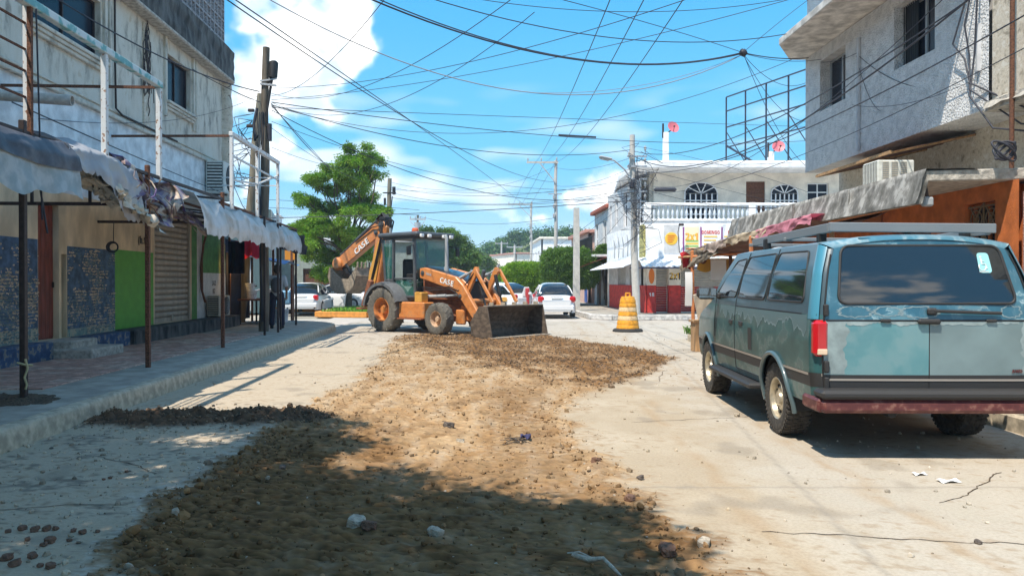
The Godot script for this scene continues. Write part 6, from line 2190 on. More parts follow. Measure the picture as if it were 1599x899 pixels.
func far_buildings() -> void:
	var yr := -PI * 0.5 + 0.055
	# beyond the corner store, along the right of the street
	var o := block_house("grey house with black balcony rails and red tiled eaves just beyond the corner store", V3(5.25, 0, -45.0), yr, V3(5.0, 5.6, 8.0), M.store_grey, [[-2.2, 3.2, -1.2, 5.0], [0.4, 3.2, 1.6, 5.0], [-1.6, 0.1, -0.2, 2.4], [0.6, 0.1, 1.9, 2.4]], M.roof_tile)
	var b := MB.new()
	b.box(V3(0, 2.95, 0.5), V3(5.2, 0.14, 1.0), 0.02)
	part(o, "balcony_floor", b, M.store_grey)
	for k in 27:
		part(o, "balcony_bar", MB.new().box(V3(-2.5 + k * 0.19, 3.5, 0.95), V3(0.035, 1.0, 0.035)), M.black)
	part(o, "balcony_rail", MB.new().box(V3(0, 4.02, 0.95), V3(5.1, 0.06, 0.06)), M.black)
	b = MB.new().sheet(40, 4, func(u, v): return V3(-2.9 + 5.8 * u, 2.85 - 0.55 * v + 0.03 * cos(u * 120), 0.2 + 1.5 * v))
	part(o, "red_canopy", b, M.roof_tile)
	o = block_house("pink house with blue door beyond the concrete pole on the right", V3(4.6, 0, -52.5), yr, V3(8.0, 4.6, 7.0), vary("house_pink", Color(0.66, 0.44, 0.36), 0.1, 0.9), [[-2.5, 0.2, -1.4, 2.3], [0.6, 1.2, 1.8, 2.4], [-2.4, 3.0, -1.4, 4.0]], vary("roof_pink", Color(0.58, 0.30, 0.24), 0.15, 0.9))
	part(o, "blue_door", MB.new().box(V3(3.2, 1.2, 0.03), V3(0.9, 2.0, 0.06)), mk("door_blue", Color(0.03, 0.09, 0.36), 0.6))
	block_house("low terracotta and white house behind the dark clipped trees", V3(6.0, 0, -66.0), yr, V3(12.0, 4.3, 9.0), M.roof_pink, [[-3.0, 1.2, -1.5, 2.6], [2.0, 1.2, 3.5, 2.6]], M.store_white)
	# along the left and at the end of the street
	o = block_house("pale grey green building behind the big tree", V3(-11.5, 0, -46.0), 0.12, V3(11.0, 3.9, 8.0), vary("wall_greygreen", Color(0.34, 0.38, 0.34), 0.1, 0.9), [[-1.0, 0.1, 0.6, 2.3], [2.5, 1.0, 4.0, 2.4]], M.store_grey)
	o = block_house("dark teal shop wall left of the big tree", V3(-15.6, 0, -40.0), 0.2, V3(4.6, 4.6, 7.0), M.slate_green, [[-1.5, 0.1, -0.3, 2.3]], M.slate_green, "shop_building")
	block_house("cream house seen past the cab of the digger", V3(-11.0, 0, -62.0), 0.1, V3(10.0, 4.2, 8.0), M.store_cream, [[-3.5, 1.0, -2.2, 2.3], [3.0, 1.0, 4.2, 2.3]], M.store_white)
	block_house("white flat roofed house far along the right side below the green hill", V3(3.0, 0, -96.0), yr, V3(14.0, 6.5, 10.0), M.store_white, [[-5.0, 3.8, -3.6, 5.2], [-1.0, 3.8, 0.4, 5.2], [3.0, 3.8, 4.6, 5.2], [-4.0, 0.8, -2.5, 2.2]], M.store_cream)
	block_house("far pink roofed house at the foot of the hill", V3(-1.5, 0, -128.0), yr + 0.3, V3(12.0, 6.0, 10.0), M.store_cream, [[-3.0, 3.2, -1.5, 4.6], [1.5, 3.2, 3.0, 4.6]], M.roof_pink)
	block_house("far white house with red roof at the end of the street", V3(-7.0, 0, -170.0), 0.0, V3(9.0, 7.0, 9.0), M.store_white, [[-3.0, 4.0, -1.0, 5.8], [1.0, 4.0, 3.0, 5.8]], M.roof_tile)
	block_house("far grey house at the end of the street", V3(-15.5, 0, -178.0), 0.05, V3(7.0, 8.0, 9.0), M.store_grey, [[-2.5, 4.5, -0.8, 6.2], [0.8, 4.5, 2.5, 6.2]], M.store_white)
	block_house("small white house on the green hilltop", V3(9.5, 9.0, -185.0), 0.0, V3(6.0, 4.0, 6.0), M.store_white, [[-2.0, 1.5, -0.6, 3.0]], M.store_white)
	# tall pale tower blocks far left, seen past the tree
	block_house("narrow pale far building showing through the big tree", V3(-36.0, 0, -110.0), 0.2, V3(5.0, 11.0, 5.0), M.store_grey, [[-1.5, 7.0, -0.3, 8.5], [0.4, 7.0, 1.6, 8.5]], M.store_white)
	# houses that go on along both sides further out, outside the picture's middle
	block_house("long cream terrace on the side street far to the left", V3(-34.0, 0, -38.0), 0.15, V3(22.0, 5.0, 8.0), M.store_cream, [[-8.0, 0.1, -6.5, 2.3], [-3.0, 1.0, -1.5, 2.4], [3.0, 0.1, 4.5, 2.3]], M.store_white)
	block_house("white house across the end of the street behind the camera", V3(3.5, 0, 16.0), PI, V3(11.0, 11.5, 8.0), M.store_white, [[-4.0, 3.6, -2.4, 5.2], [0.5, 3.6, 2.1, 5.2], [-4.0, 6.8, -2.4, 8.6], [0.5, 6.8, 2.1, 8.6], [-1.6, 9.0, -0.2, 10.6], [-3.6, 0.1, -2.2, 2.4], [1.0, 0.1, 3.6, 2.6]], M.store_cream)
	# green hill
	var hill := MB.new()
	hill.sheet(60, 30, func(u, v):
		var x = -14.0 + 90.0 * u
		var z = -150.0 - 130.0 * v
		return V3(x, -0.3 + hill_h(x, v) + 1.2 * gn.get_noise_2d(u * 5, v * 5), z))
	structure("hill", hill, vary("hill_green", Color(0.10, 0.13, 0.05), 0.4, 0.95, {"scale": 20.0}))
	# median with grass and orange kerb under the big tree
	b = MB.new()
	b.x = FLAT
	b.extr(P2([-8.5, 33.5, -6.2, 33.0, -5.6, 34.0, -6.0, 40.0, -9.0, 41.0]), 0.22, 0.03)
	structure("median", b, M.pavement)
	b = MB.new()
	var mp := P2([-8.6, 41.0, -8.5, 33.5, -6.2, 32.9, -5.5, 34.0, -5.9, 40.0])
	for k in mp.size() - 1:
		b.bar(V3(mp[k].x, 0.09, -mp[k].y), V3(mp[k + 1].x, 0.09, -mp[k + 1].y), 0.24, 0.24, 0.02)
	structure("orange_kerb", b, vary("kerb_orange", Color(0.62, 0.26, 0.05), 0.2, 0.85, {"scale": 1.5}))
	b = MB.new()
	b.bar(V3(-22.0, 0.09, -40.5), V3(-9.4, 0.09, -38.6), 0.24, 0.24, 0.02)
	structure("orange_kerb", b, M.kerb_orange)
	var g := rnd(71)
	var bl := MB.new()
	bl.patch(P3([V3(-0.02, 0, 0), V3(0.02, 0, 0), V3(-0.012, 0.1, 0.02), V3(0.012, 0.1, 0.02), V3(0, 0.17, 0.06)]), PackedInt32Array([0, 2, 1, 1, 2, 3, 2, 4, 3]), false)
	var xs := []
	var cs := []
	for k in 2500:
		xs.append(Transform3D(Basis(Vector3.UP, g.randf() * TAU) * Basis.from_scale(Vector3.ONE * g.randf_range(0.7, 1.5)), V3(g.randf_range(-8.4, -5.9), 0.1, -g.randf_range(33.6, 39.5))))
		cs.append(Color(0.7, 0.8, 0.5).lerp(Color(1.2, 1.2, 1.0), g.randf()))
	var gm := many(self, "grass", bl.mesh(), M.leaf_bright, xs, cs)
	metas(gm, "short green grass on the median behind the digger", "grass")

func pole(called: String, label: String, base: Vector3, top: Vector3, r0: float, r1: float, m: Material, square := false) -> Node3D:
	var o := thing(called, label, "utility pole", base)
	var b := MB.new()
	var d := top - base
	if square:
		b.sheet(4, 1, func(u, v):
			var a = TAU * u + PI * 0.25
			return V3(sin(a), 0, cos(a)) * lerpf(r0, r1, v) * 1.41 + d * v, false)
		b.box(d, V3(r1 * 2, 0.02, r1 * 2))
	else:
		var p := PackedVector3Array()
		var rr := []
		for k in 9:
			p.append(d * k / 8.0 + V3(0.02 * sin(k * 1.7), 0, 0.02 * cos(k * 2.1)))
			rr.append(lerpf(r0, r1, k / 8.0))
		b.tube(p, rr, 14)
	part(o, "shaft", b, m)
	return o

func insulators(o: Node3D, list: Array, m: Material) -> void:
	var b := MB.new().lathe(P2([0.0, 0.2, 0.03, 0.19, 0.035, 0.15, 0.06, 0.13, 0.06, 0.1, 0.035, 0.09, 0.055, 0.06, 0.055, 0.03, 0.025, 0.02, 0.02, -0.06]), 10).mesh()
	for k in list:
		part(o, "insulator", b, m, Transform3D(Basis(), k))

func poles() -> void:
	# the two wooden poles on the left
	var o := pole("utility_pole", "tall straight wooden pole with a black cylinder near its top, behind the white sign frame", V3(-6.57, 0.15, -20.3), V3(-6.5, 7.68, -20.3), 0.13, 0.09, M.pole_wood)
	var b := MB.new()
	b.tube(P3([V3(0.2, 6.5, 0.05), V3(0.27, 6.9, 0.05)]), [0.05, 0.06], 10)
	b.tube(P3([V3(0.27, 6.72, 0.05), V3(0.30, 7.12, 0.05), V3(0.30, 7.16, 0.05)]), [0.12, 0.12, 0.07], 14)
	b.tube(P3([V3(0.12, 5.4, 0.08), V3(0.14, 5.9, 0.1), V3(0.24, 6.6, 0.06)]), 0.035, 7)
	part(o, "splice_case", b, M.black)
	b = MB.new()
	b.bar(V3(-0.05, 6.55, 0.1), V3(0.38, 6.5, 0.1), 0.06, 0.05)
	b.bar(V3(-0.05, 6.62, 0.1), V3(0.4, 6.68, 0.1), 0.03, 0.04)
	part(o, "bracket", b, M.galv)
	b = MB.new()
	b.tube(P3([V3(0.2, 5.5, 0.1), V3(0.2, 5.05, 0.1)]), 0.06, 10)
	b.tube(P3([V3(-0.12, 5.9, 0.12), V3(-0.2, 5.5, 0.14), V3(-0.17, 5.05, 0.14), V3(-0.1, 5.2, 0.14)]), 0.04, 8)
	for k in 5:
		b.tube(P3([V3(0.05 * k - 0.1, 5.8, 0.13), V3(0.04 * k - 0.16, 4.6, 0.14 + 0.01 * k), V3(0.05 - 0.02 * k, 0.3, 0.14)]), 0.012, 5)
	part(o, "hanging_wire", b, M.cable)
	o = pole("utility_pole", "leaning dark wooden pole beside the tall straight one on the left", V3(-8.8, 0.1, -24.8), V3(-8.1, 7.55, -24.8), 0.16, 0.13, M.pole_wood_pale)
	b = MB.new()
	for k in 14:
		var g := rnd(k + 3)
		var y := g.randf_range(4.6, 6.8)
		var x := y * 0.094 - 0.16
		b.tube(P3([V3(x, y, 0.1), V3(x - g.randf_range(0.2, 0.9), y - g.randf_range(-0.1, 0.5), 0.1 + g.randf_range(-0.3, 0.3)), V3(x - g.randf_range(0.1, 0.7), y - g.randf_range(0.2, 1.3), g.randf_range(-0.2, 0.3)), V3(x + g.randf_range(-0.2, 0.1), y - g.randf_range(0.6, 1.2), 0.12)]), 0.012, 4)
	part(o, "tangled_wire", b, M.cable)
	for k in [5.8, 6.4, 6.9]:
		b = MB.new().box(V3(k * 0.094 - 0.22, k, 0.12), V3(0.2, 0.1, 0.1), 0.02)
		part(o, "junction_box", b, M.dark_iron)
	# small pole over the digger
	o = pole("utility_pole", "dark wooden pole rising just behind the raised arm of the digger", V3(-7.18, 0.1, -45.0), V3(-7.18, 7.55, -45.0), 0.15, 0.12, M.pole_wood_pale)
	b = MB.new()
	b.bar(V3(-0.35, 6.6, 0.1), V3(0.4, 6.6, 0.1), 0.07, 0.07)
	b.tube(P3([V3(0.28, 6.5, 0.1), V3(0.28, 6.95, 0.1)]), 0.1, 10)
	b.tube(P3([V3(-0.25, 5.9, 0.1), V3(-0.25, 6.3, 0.1)]), 0.07, 10)
	b.tube(P3([V3(0.2, 6.4, 0.14), V3(0.08, 5.4, 0.14), V3(0.05, 3.0, 0.14)]), 0.03, 6)
	part(o, "fittings", b, M.black)
	# crossarm poles
	for k in [["concrete crossarm pole with a braced arm standing highest above the clipped trees", 2.85, 50.0, 9.4, 0.14, 0.1, 1.9], ["second crossarm pole farther along beyond the tallest one", 2.0, 80.0, 9.7, 0.16, 0.11, 2.4]]:
		o = pole("utility_pole", k[0], V3(k[1], 0, -k[2]), V3(k[1], k[3], -k[2]), k[4], k[5], M.pole_concrete)
		b = MB.new()
		b.bar(V3(-k[6], k[3] - 0.15, 0.12), V3(0.15, k[3] - 0.15, 0.12), 0.09, 0.12)
		part(o, "crossarm", b, M.pole_concrete)
		b = MB.new()
		b.bar(V3(-k[6] * 0.55, k[3] - 0.2, 0.14), V3(0.0, k[3] - 1.5, 0.14), 0.07, 0.07)
		part(o, "brace", b, M.galv)
		insulators(o, [V3(-k[6] + 0.08, k[3] - 0.05, 0.12), V3(-k[6] * 0.5, k[3] - 0.05, 0.12), V3(0.05, k[3], 0.12)], M.frame_grey)
		b = MB.new()
		for y in [k[3] - 2.4, k[3] - 3.0, k[3] - 3.6]:
			b.box(V3(-0.12, y, 0.14), V3(0.16, 0.25, 0.14), 0.02)
		b.bar(V3(-0.5, k[3] - 2.2, 0.12), V3(0.4, k[3] - 2.2, 0.12), 0.06, 0.06)
		part(o, "secondary_rack", b, M.frame_grey)
	o = pole("utility_pole", "far pole with a short level crossarm of insulators above the digger's cab", V3(-8.6, 0, -70.0), V3(-8.6, 7.6, -70.0), 0.14, 0.1, M.pole_wood_pale)
	b = MB.new()
	b.bar(V3(-0.7, 7.2, 0.1), V3(0.75, 7.2, 0.1), 0.12, 0.16)
	b.bar(V3(-0.65, 7.0, 0.1), V3(0, 6.3, 0.1), 0.06, 0.06)
	b.bar(V3(0.65, 7.0, 0.1), V3(0, 6.3, 0.1), 0.06, 0.06)
	b.tube(P3([V3(0, 5.9, 0.12), V3(0, 6.9, 0.12)]), [0.16, 0.3], 8)
	part(o, "crossarm", b, M.frame_grey)
	insulators(o, [V3(-0.65, 7.3, 0.1), V3(-0.2, 7.3, 0.1), V3(0.25, 7.3, 0.1), V3(0.7, 7.3, 0.1)], M.frame_grey)
	# slender ones far down the street
	for k in [[-1.9, 140.0, 8.8, "tiny far pole standing alone between the digger arms"], [-3.2, 175.0, 9.0, "tiny far pole left of the others at the end of the street"], [0.4, 115.0, 7.0, "thin far pole before the white house under the hill"], [-6.5, 190.0, 9.5, "tiny far pole above the far red roofed house"]]:
		o = pole("utility_pole", k[3], V3(k[0], 0, -k[1]), V3(k[0], k[2], -k[1]), 0.2, 0.16, M.pole_concrete)
		b = MB.new()
		b.bar(V3(-1.2, k[2] - 0.3, 0), V3(1.2, k[2] - 0.3, 0), 0.16, 0.16)
		part(o, "crossarm", b, M.frame_grey)
		insulators(o, [V3(-1.1, k[2] - 0.2, 0), V3(0, k[2], 0), V3(1.1, k[2] - 0.2, 0)], M.frame_grey)
	# bare square post and the lamp pole at the right
	pole("utility_pole", "bare square concrete post without wires at the kerb of the far corner", V3(3.02, 0.12, -36.0), V3(3.02, 4.95, -36.0), 0.16, 0.13, M.pole_concrete, true)
	o = pole("utility_pole", "tall concrete pole with a street lamp arm and tangled cables before the corner store", V3(5.0, 0.12, -30.9), V3(4.82, 7.4, -30.9), 0.165, 0.105, M.pole_concrete)
	b = MB.new()
	b.tube(P3([V3(-0.1, 5.3, 0.1), V3(-0.5, 5.85, 0.25), V3(-0.95, 6.2, 0.4), V3(-1.15, 6.22, 0.45)]), 0.035, 8)
	var arm := part(o, "lamp_arm", b, M.galv)
	b = MB.new().box(Vector3.ZERO, V3(0.52, 0.09, 0.26), 0.04)
	b.box(V3(-0.02, -0.06, 0), V3(0.38, 0.05, 0.2), 0.02)
	part(arm, "lamp_head", b, M.frame_grey, Transform3D(Basis.from_euler(V3(0, 0.2, -0.18)), V3(-1.3, 6.28, 0.48)))
	b = MB.new()
	for y in [6.4, 6.0, 5.5, 5.0, 4.6]:
		b.bar(V3(-0.4, y, 0.16), V3(0.4, y, 0.16), 0.05, 0.06)
	part(o, "cable_rack", b, M.galv)
	var ins := []
	for k in 9:
		ins.append(V3(-0.32 if k % 2 else 0.32, 4.7 + k * 0.24, 0.2))
	insulators(o, ins, M.frame_grey)
	b = MB.new()
	var g := rnd(91)
	for k in 34:
		var y := g.randf_range(3.6, 6.8)
		var s := V3(g.randf_range(-0.2, 0.2), y, 0.2)
		b.tube(P3([s, s + V3(g.randf_range(-0.9, 0.9), g.randf_range(-0.6, 0.3), g.randf_range(-0.3, 0.5)), s + V3(g.randf_range(-0.8, 0.9), g.randf_range(-1.2, 0.1), g.randf_range(-0.2, 0.4)), V3(g.randf_range(-0.15, 0.15), y - g.randf_range(0.3, 1.2), 0.2)]), 0.010, 4)
	for k in 6:
		b.tube(P3([V3(0.02 * k - 0.06, 5.8, 0.19), V3(0.05 * k - 0.16, 4.4, 0.21), V3(0.04 * k - 0.1, 2.6 + 0.2 * k, 0.2)]), 0.008, 4)
	b.box(V3(-0.22, 5.25, 0.2), V3(0.18, 0.26, 0.16), 0.04)
	b.box(V3(1.1, 5.05, 0.3), V3(0.9, 0.16, 0.2), 0.06)
	part(o, "tangled_wire", b, M.cable)
	b = MB.new()
	b.tube(P3([V3(-0.14, 3.9, 0.1), V3(-0.2, 3.0, 0.12), V3(-0.6, 2.7, 0.2), V3(-0.9, 2.75, 0.2)]), 0.02, 5)
	part(o, "drop_wire", b, M.galv)

# ---------- trees ----------
var sprays := {}

func spray(size: float, n: int, slim: float, sd: int) -> ArrayMesh:   # a small bunch of pointed leaves
	var key := str(size, n, slim, sd)
	if sprays.has(key):
		return sprays[key]
	var g := rnd(sd)
	var b := MB.new()
	b.colored = true
	for k in n:
		var d := V3(g.randf_range(-1, 1), g.randf_range(-0.7, 0.8), g.randf_range(-1, 1)).normalized()
		var o := d * size * g.randf_range(0.05, 0.9)
		var f := (d + V3(g.randf_range(-0.7, 0.7), g.randf_range(-0.9, 0.2), g.randf_range(-0.7, 0.7))).normalized()
		var s := f.cross(V3(g.randf_range(-0.5, 0.5), 1, g.randf_range(-0.5, 0.5))).normalized()
		var l := size * g.randf_range(0.5, 0.85)
		var up := s.cross(f) * l * 0.1
		b.col = Color(1, 1, 1).lerp(Color(0.72, 0.76, 0.6), g.randf())
		b.patch(P3([o, o + f * l * 0.45 + s * l * slim + up, o + f * l, o + f * l * 0.45 - s * l * slim + up, o + f * l * 0.5 - up]), PackedInt32Array([0, 1, 4, 1, 2, 4, 2, 3, 4, 3, 0, 4]), false)
	sprays[key] = b.mesh()
	return sprays[key]

func limb(b: MB, a: Vector3, q: Vector3, r0: float, r1: float, g: RandomNumberGenerator) -> void:
	var p := PackedVector3Array()
	var rr := []
	var l := (q - a).length()
	var bend := V3(g.randf_range(-1, 1), g.randf_range(0.0, 1.0), g.randf_range(-1, 1)) * l * 0.13
	for k in 7:
		var u := k / 6.0
		p.append(a.lerp(q, u) + bend * sin(PI * u) + V3(g.randf_range(-1, 1), g.randf_range(-1, 1), g.randf_range(-1, 1)) * l * 0.015)
		rr.append(lerpf(r0, r1, u))
	b.tube(p, rr, 7)

func tree(called: String, label: String, at: Vector3, fork: Array, tr: float, clumps: Array, m: Material, leaf: float, per: float, sd: int, slim := 0.2, group := "", cat := "tree", flatten := 0.75) -> Node3D:
	# fork: points of the trunk above its foot; clumps: [x, y, z, radius] relative to the foot; per: sprays for each square metre of a clump's skin
	var o := thing(called, label, cat, at, 0.0, group)
	var g := rnd(sd)
	var b := MB.new()
	var p := PackedVector3Array([Vector3.ZERO])
	var rr := [tr * 1.25]
	for k in fork.size():
		p.append(fork[k])
		rr.append(tr * (1.0 - 0.35 * (k + 1) / fork.size()))
	b.tube(p, rr, 10)
	var top: Vector3 = fork[fork.size() - 1]
	for c in clumps:
		var q := V3(c[0], c[1], c[2])
		var s := top.lerp(p[0], g.randf() * 0.25)
		limb(b, s, q - V3(0, c[3] * 0.3, 0), tr * 0.4, tr * 0.1, g)
		for k in 4:
			var d := V3(g.randf_range(-1, 1), g.randf_range(-0.3, 0.9), g.randf_range(-1, 1)).normalized()
			limb(b, s.lerp(q, g.randf_range(0.55, 0.9)), q + d * c[3] * 0.75, tr * 0.16, tr * 0.05, g)
	part(o, "trunk", b, M.bark)
	var xs := []
	var cs := []
	for c in clumps:
		var n := int(per * 12.6 * c[3] * c[3])
		# a clump is itself made of lobes, with gaps between
		var lobes := []
		for k in 11:
			var d := V3(g.randf_range(-1, 1), g.randf_range(-0.6, 0.9), g.randf_range(-1, 1)).normalized()
			lobes.append([V3(c[0], c[1], c[2]) + d * V3(1, flatten, 1) * c[3] * g.randf_range(0.35, 1.05), c[3] * g.randf_range(0.2, 0.46), g.randf_range(0.7, 1.3)])
		for k in n:
			var lb: Array = lobes[g.randi() % 11]
			var d := V3(g.randfn(), g.randfn(), g.randfn()).normalized()
			var w: Vector3 = lb[0] + d * V3(1, flatten, 1) * lb[1] * pow(g.randf(), 0.45)
			var sc := leaf * g.randf_range(0.75, 1.3)
			xs.append(Transform3D(Basis.from_euler(V3(g.randf_range(-0.5, 0.5), g.randf() * TAU, g.randf_range(-0.5, 0.5))) * Basis.from_scale(Vector3.ONE * sc), w))
			var t: float = lb[2] * g.randf_range(0.8, 1.2)
			t *= 1.15
			cs.append(Color(t * g.randf_range(0.95, 1.35), t, t * 0.85))
	many(o, "crown", spray(1.0, 12, slim, 7), m, xs, cs)
	return o

func trees() -> void:
	# the big one behind the digger: clumps as offsets in metres from its foot
	var cl := []
	for k in [[0.85, 7.45, 0.95], [1.3, 7.5, 0.6], [0.35, 7.1, 0.85], [-0.35, 6.7, 0.7], [-1.15, 6.2, 0.8], [0.5, 6.15, 0.95], [-0.3, 5.9, 0.8], [1.2, 6.7, 0.6], [-1.75, 4.55, 0.85], [-1.0, 5.0, 0.7], [0.2, 4.9, 0.7], [1.35, 4.6, 0.95], [-1.2, 3.5, 0.95], [0.0, 3.6, 0.9], [-1.9, 3.9, 0.6], [0.8, 3.5, 0.8], [-0.9, 2.6, 0.85], [0.2, 2.4, 0.8], [-1.1, 1.9, 0.6], [1.7, 4.9, 0.5], [-1.5, 2.9, 0.8], [-0.4, 4.2, 0.9], [0.6, 2.8, 0.9], [-1.7, 5.3, 0.6], [0.9, 5.4, 0.75], [1.4, 3.6, 0.8], [-0.2, 1.7, 0.7]]:
		cl.append([k[0] - 0.15, k[1], 1.3 * sin(k[0] * 3.0 + k[1] * 5.0), k[2] * 1.02])
	tree("tree", "big leafy tree with an open airy crown behind the digger on the median", V3(-8.1, 0.15, -38.0), [V3(0.05, 0.9, 0), V3(-0.1, 2.1, 0.1), V3(-0.05, 3.3, 0)], 0.15, cl, M.leaf_bright, 0.17, 42.0, 3, 0.18, "", "tree", 0.68)
	cl = []
	for k in [[0, 4.4, 1.7], [-1.3, 3.9, 1.3], [1.4, 3.7, 1.3], [0.5, 5.2, 1.1], [-0.7, 5.1, 1.0], [2.0, 2.9, 1.0], [-1.9, 3.0, 1.0], [0.9, 2.6, 1.2], [-0.6, 2.5, 1.2], [2.5, 3.3, 0.7], [0.3, 3.6, 1.5]]:
		cl.append([k[0], k[1], 0.8 * sin(k[0] * 4.0 + k[1]), k[2]])
	tree("tree", "dense dark rounded tree behind the cab of the digger", V3(-5.5, 0, -60.0), [V3(0, 1.0, 0), V3(0.1, 2.0, 0)], 0.2, cl, M.leaf_mid, 0.26, 20.0, 5, 0.24)
	tree("tree", "low tree top showing over the roof of the digger", V3(-9.3, 0, -66.0), [V3(0, 1.5, 0), V3(0.1, 3.0, 0)], 0.18, [[-1.2, 4.3, 0, 1.2], [0.6, 4.6, 0, 1.3], [2.0, 4.1, 0.3, 1.1], [0.3, 3.5, 0.5, 1.3]], M.leaf_bright, 0.26, 18.0, 8, 0.22)
	tree("tree", "feathery tree right of the dense dark one, at the end of the street", V3(-5.6, 0, -92.0), [V3(0, 1.5, 0), V3(0.1, 3.0, 0)], 0.2, [[-1.8, 4.0, 0, 1.6], [0.8, 4.4, 0, 1.5], [2.2, 3.4, 0.3, 1.4], [0.2, 2.8, 0.5, 1.7]], M.leaf_mid, 0.4, 7.0, 9, 0.2)
	for k in [[-11.0, 110.0, 1.0, "far tree behind the digger's exhaust pipe", 14], [-9.5, 150.0, 1.3, "far tree beside the red roofed house at the street's end", 15], [-4.0, 155.0, 1.2, "far tree right of the tiny poles at the street's end", 16], [2.0, 150.0, 1.25, "far tree between the pink roofed and white houses", 17], [-16.0, 70.0, 1.1, "round tree behind the pale grey green building", 18], [-22.0, 60.0, 1.2, "round tree far left beyond the shops", 19]]:
		tree("tree", k[3], V3(k[0], 0, -k[1]), [V3(0, 1.2, 0), V3(0.1, 2.5, 0)], 0.2, [[-1.4 * k[2], 3.6 * k[2], 0, 1.5 * k[2]], [1.2 * k[2], 3.9 * k[2], 0, 1.5 * k[2]], [0, 4.8 * k[2], 0.3, 1.4 * k[2]], [0.2, 2.8 * k[2], 0.8, 1.6 * k[2]]], M.leaf_mid, 0.42, 7.0, k[4], 0.24)
	# clipped ficus trees along the right kerb: leaves over a box shape
	for k in [["clipped dark green boxy tree beside the concrete post on the right", 3.3, 44.0, 3.2, 1.15, 3.35, 3.6, "leaf_dark", 21, 9000], ["clipped bright green boxy tree left of the dark one", 0.85, 47.5, 2.6, 0.95, 2.62, 3.2, "leaf_hedge", 22, 6500], ["smaller clipped bright green tree farther along, behind the digger bucket", -0.1, 56.0, 2.2, 0.9, 2.5, 3.0, "leaf_hedge", 23, 4000], ["small shrub on the balcony side of the dark clipped tree", 5.3, 43.5, 0.9, 2.7, 3.5, 0.8, "leaf_dark", 24, 1200]]:
		var o := thing("clipped_tree", k[0], "tree", V3(k[1], 0, -k[2]))
		var g := rnd(k[8])
		var b := MB.new()
		for s in 5:
			limb(b, V3(g.randf_range(-0.1, 0.1), 0.0 if s < 2 else 0.5, g.randf_range(-0.1, 0.1)), V3(g.randf_range(-0.4, 0.4) * k[3], k[4] + 0.5, g.randf_range(-0.3, 0.3) * k[6]), 0.1, 0.04, g)
		part(o, "trunk", b, M.bark)
		var xs := []
		var cs := []
		var mid := V3(0, (k[4] + k[5]) * 0.5, 0)
		var hs := V3(k[3] * 0.5, (k[5] - k[4]) * 0.5, k[6] * 0.5)
		for q in k[9]:
			var d := V3(g.randfn(), g.randfn(), g.randfn()).normalized()
			var e := d / pow(pow(absf(d.x), 4) + pow(absf(d.y), 4) + pow(absf(d.z), 4), 0.25)
			var lump := 1.0 + 0.09 * gn.get_noise_3dv(d * 2.2 + V3(k[8], 0, 0)) + 0.07 * gn.get_noise_3dv(d * 6.0)
			var w := mid + e * hs * lump * pow(g.randf(), 0.22)
			xs.append(Transform3D(Basis.from_euler(V3(g.randf_range(-0.6, 0.6), g.randf() * TAU, g.randf_range(-0.6, 0.6))) * Basis.from_scale(Vector3.ONE * g.randf_range(0.11, 0.19)), w))
			var t := g.randf_range(0.7, 1.35)
			cs.append(Color(t * 1.05, t, t * 0.85))
		many(o, "crown", spray(1.0, 12, 0.26, 11), M[k[7]], xs, cs)
	# wood on the hill reads as one mass
	var g := rnd(41)
	var xs := []
	var cs := []
	for k in 900:
		var u := g.randf_range(0.02, 0.75)
		var v := g.randf_range(0.0, 0.6)
		var x := -14.0 + 90.0 * u
		var z := -150.0 - 130.0 * v
		var y := -0.3 + hill_h(x, v)
		var tone := g.randf_range(0.65, 1.3)
		for q in 14:
			var d := V3(g.randfn(), g.randfn() * 0.8, g.randfn()).normalized() * 2.1 * pow(g.randf(), 0.4)
			xs.append(Transform3D(Basis.from_euler(V3(g.randf_range(-0.5, 0.5), g.randf() * TAU, 0)) * Basis.from_scale(Vector3.ONE * g.randf_range(0.7, 1.3)), V3(x, y + 1.4, z) + d))
			cs.append(Color(tone * g.randf_range(0.9, 1.1), tone, tone * 0.9))
	var hm := many(self, "hillside_trees", spray(1.0, 12, 0.3, 13), M.leaf_mid, xs, cs)
	metas(hm, "green wooded hillside beyond the white house on the right", "wood")
	# small palm behind the left building
	var o := thing("palm_tree", "small palm top showing between the air conditioner and the leaning pole", "palm tree", V3(-16.0, 0, -45.0))
	var b := MB.new()
	b.tube(P3([Vector3.ZERO, V3(0.1, 3, 0), V3(0.0, 5.6, 0)]), [0.2, 0.15, 0.12], 8)
	part(o, "trunk", b, M.bark)
	for k in 15:
		b = MB.new()
		b.colored = true
		var a := TAU * k / 15.0
		var d := V3(cos(a), 0, sin(a))
		for q in 14:
			var u := q / 13.0
			var c := V3(0, 5.6, 0) + d * 1.5 * u + V3(0, 0.8 * u - 1.3 * u * u, 0)
			for s in [-1.0, 1.0]:
				var w = V3(-d.z, -0.5, d.x * 1.0) * 0.42 * s * (1.0 - 0.6 * u)
				w.y = -0.18
				b.patch(P3([c, c + d * 0.08, c + w + d * 0.2]), PackedInt32Array([0, 1, 2]), false)
		part(o, "frond", b, M.leaf_bright)
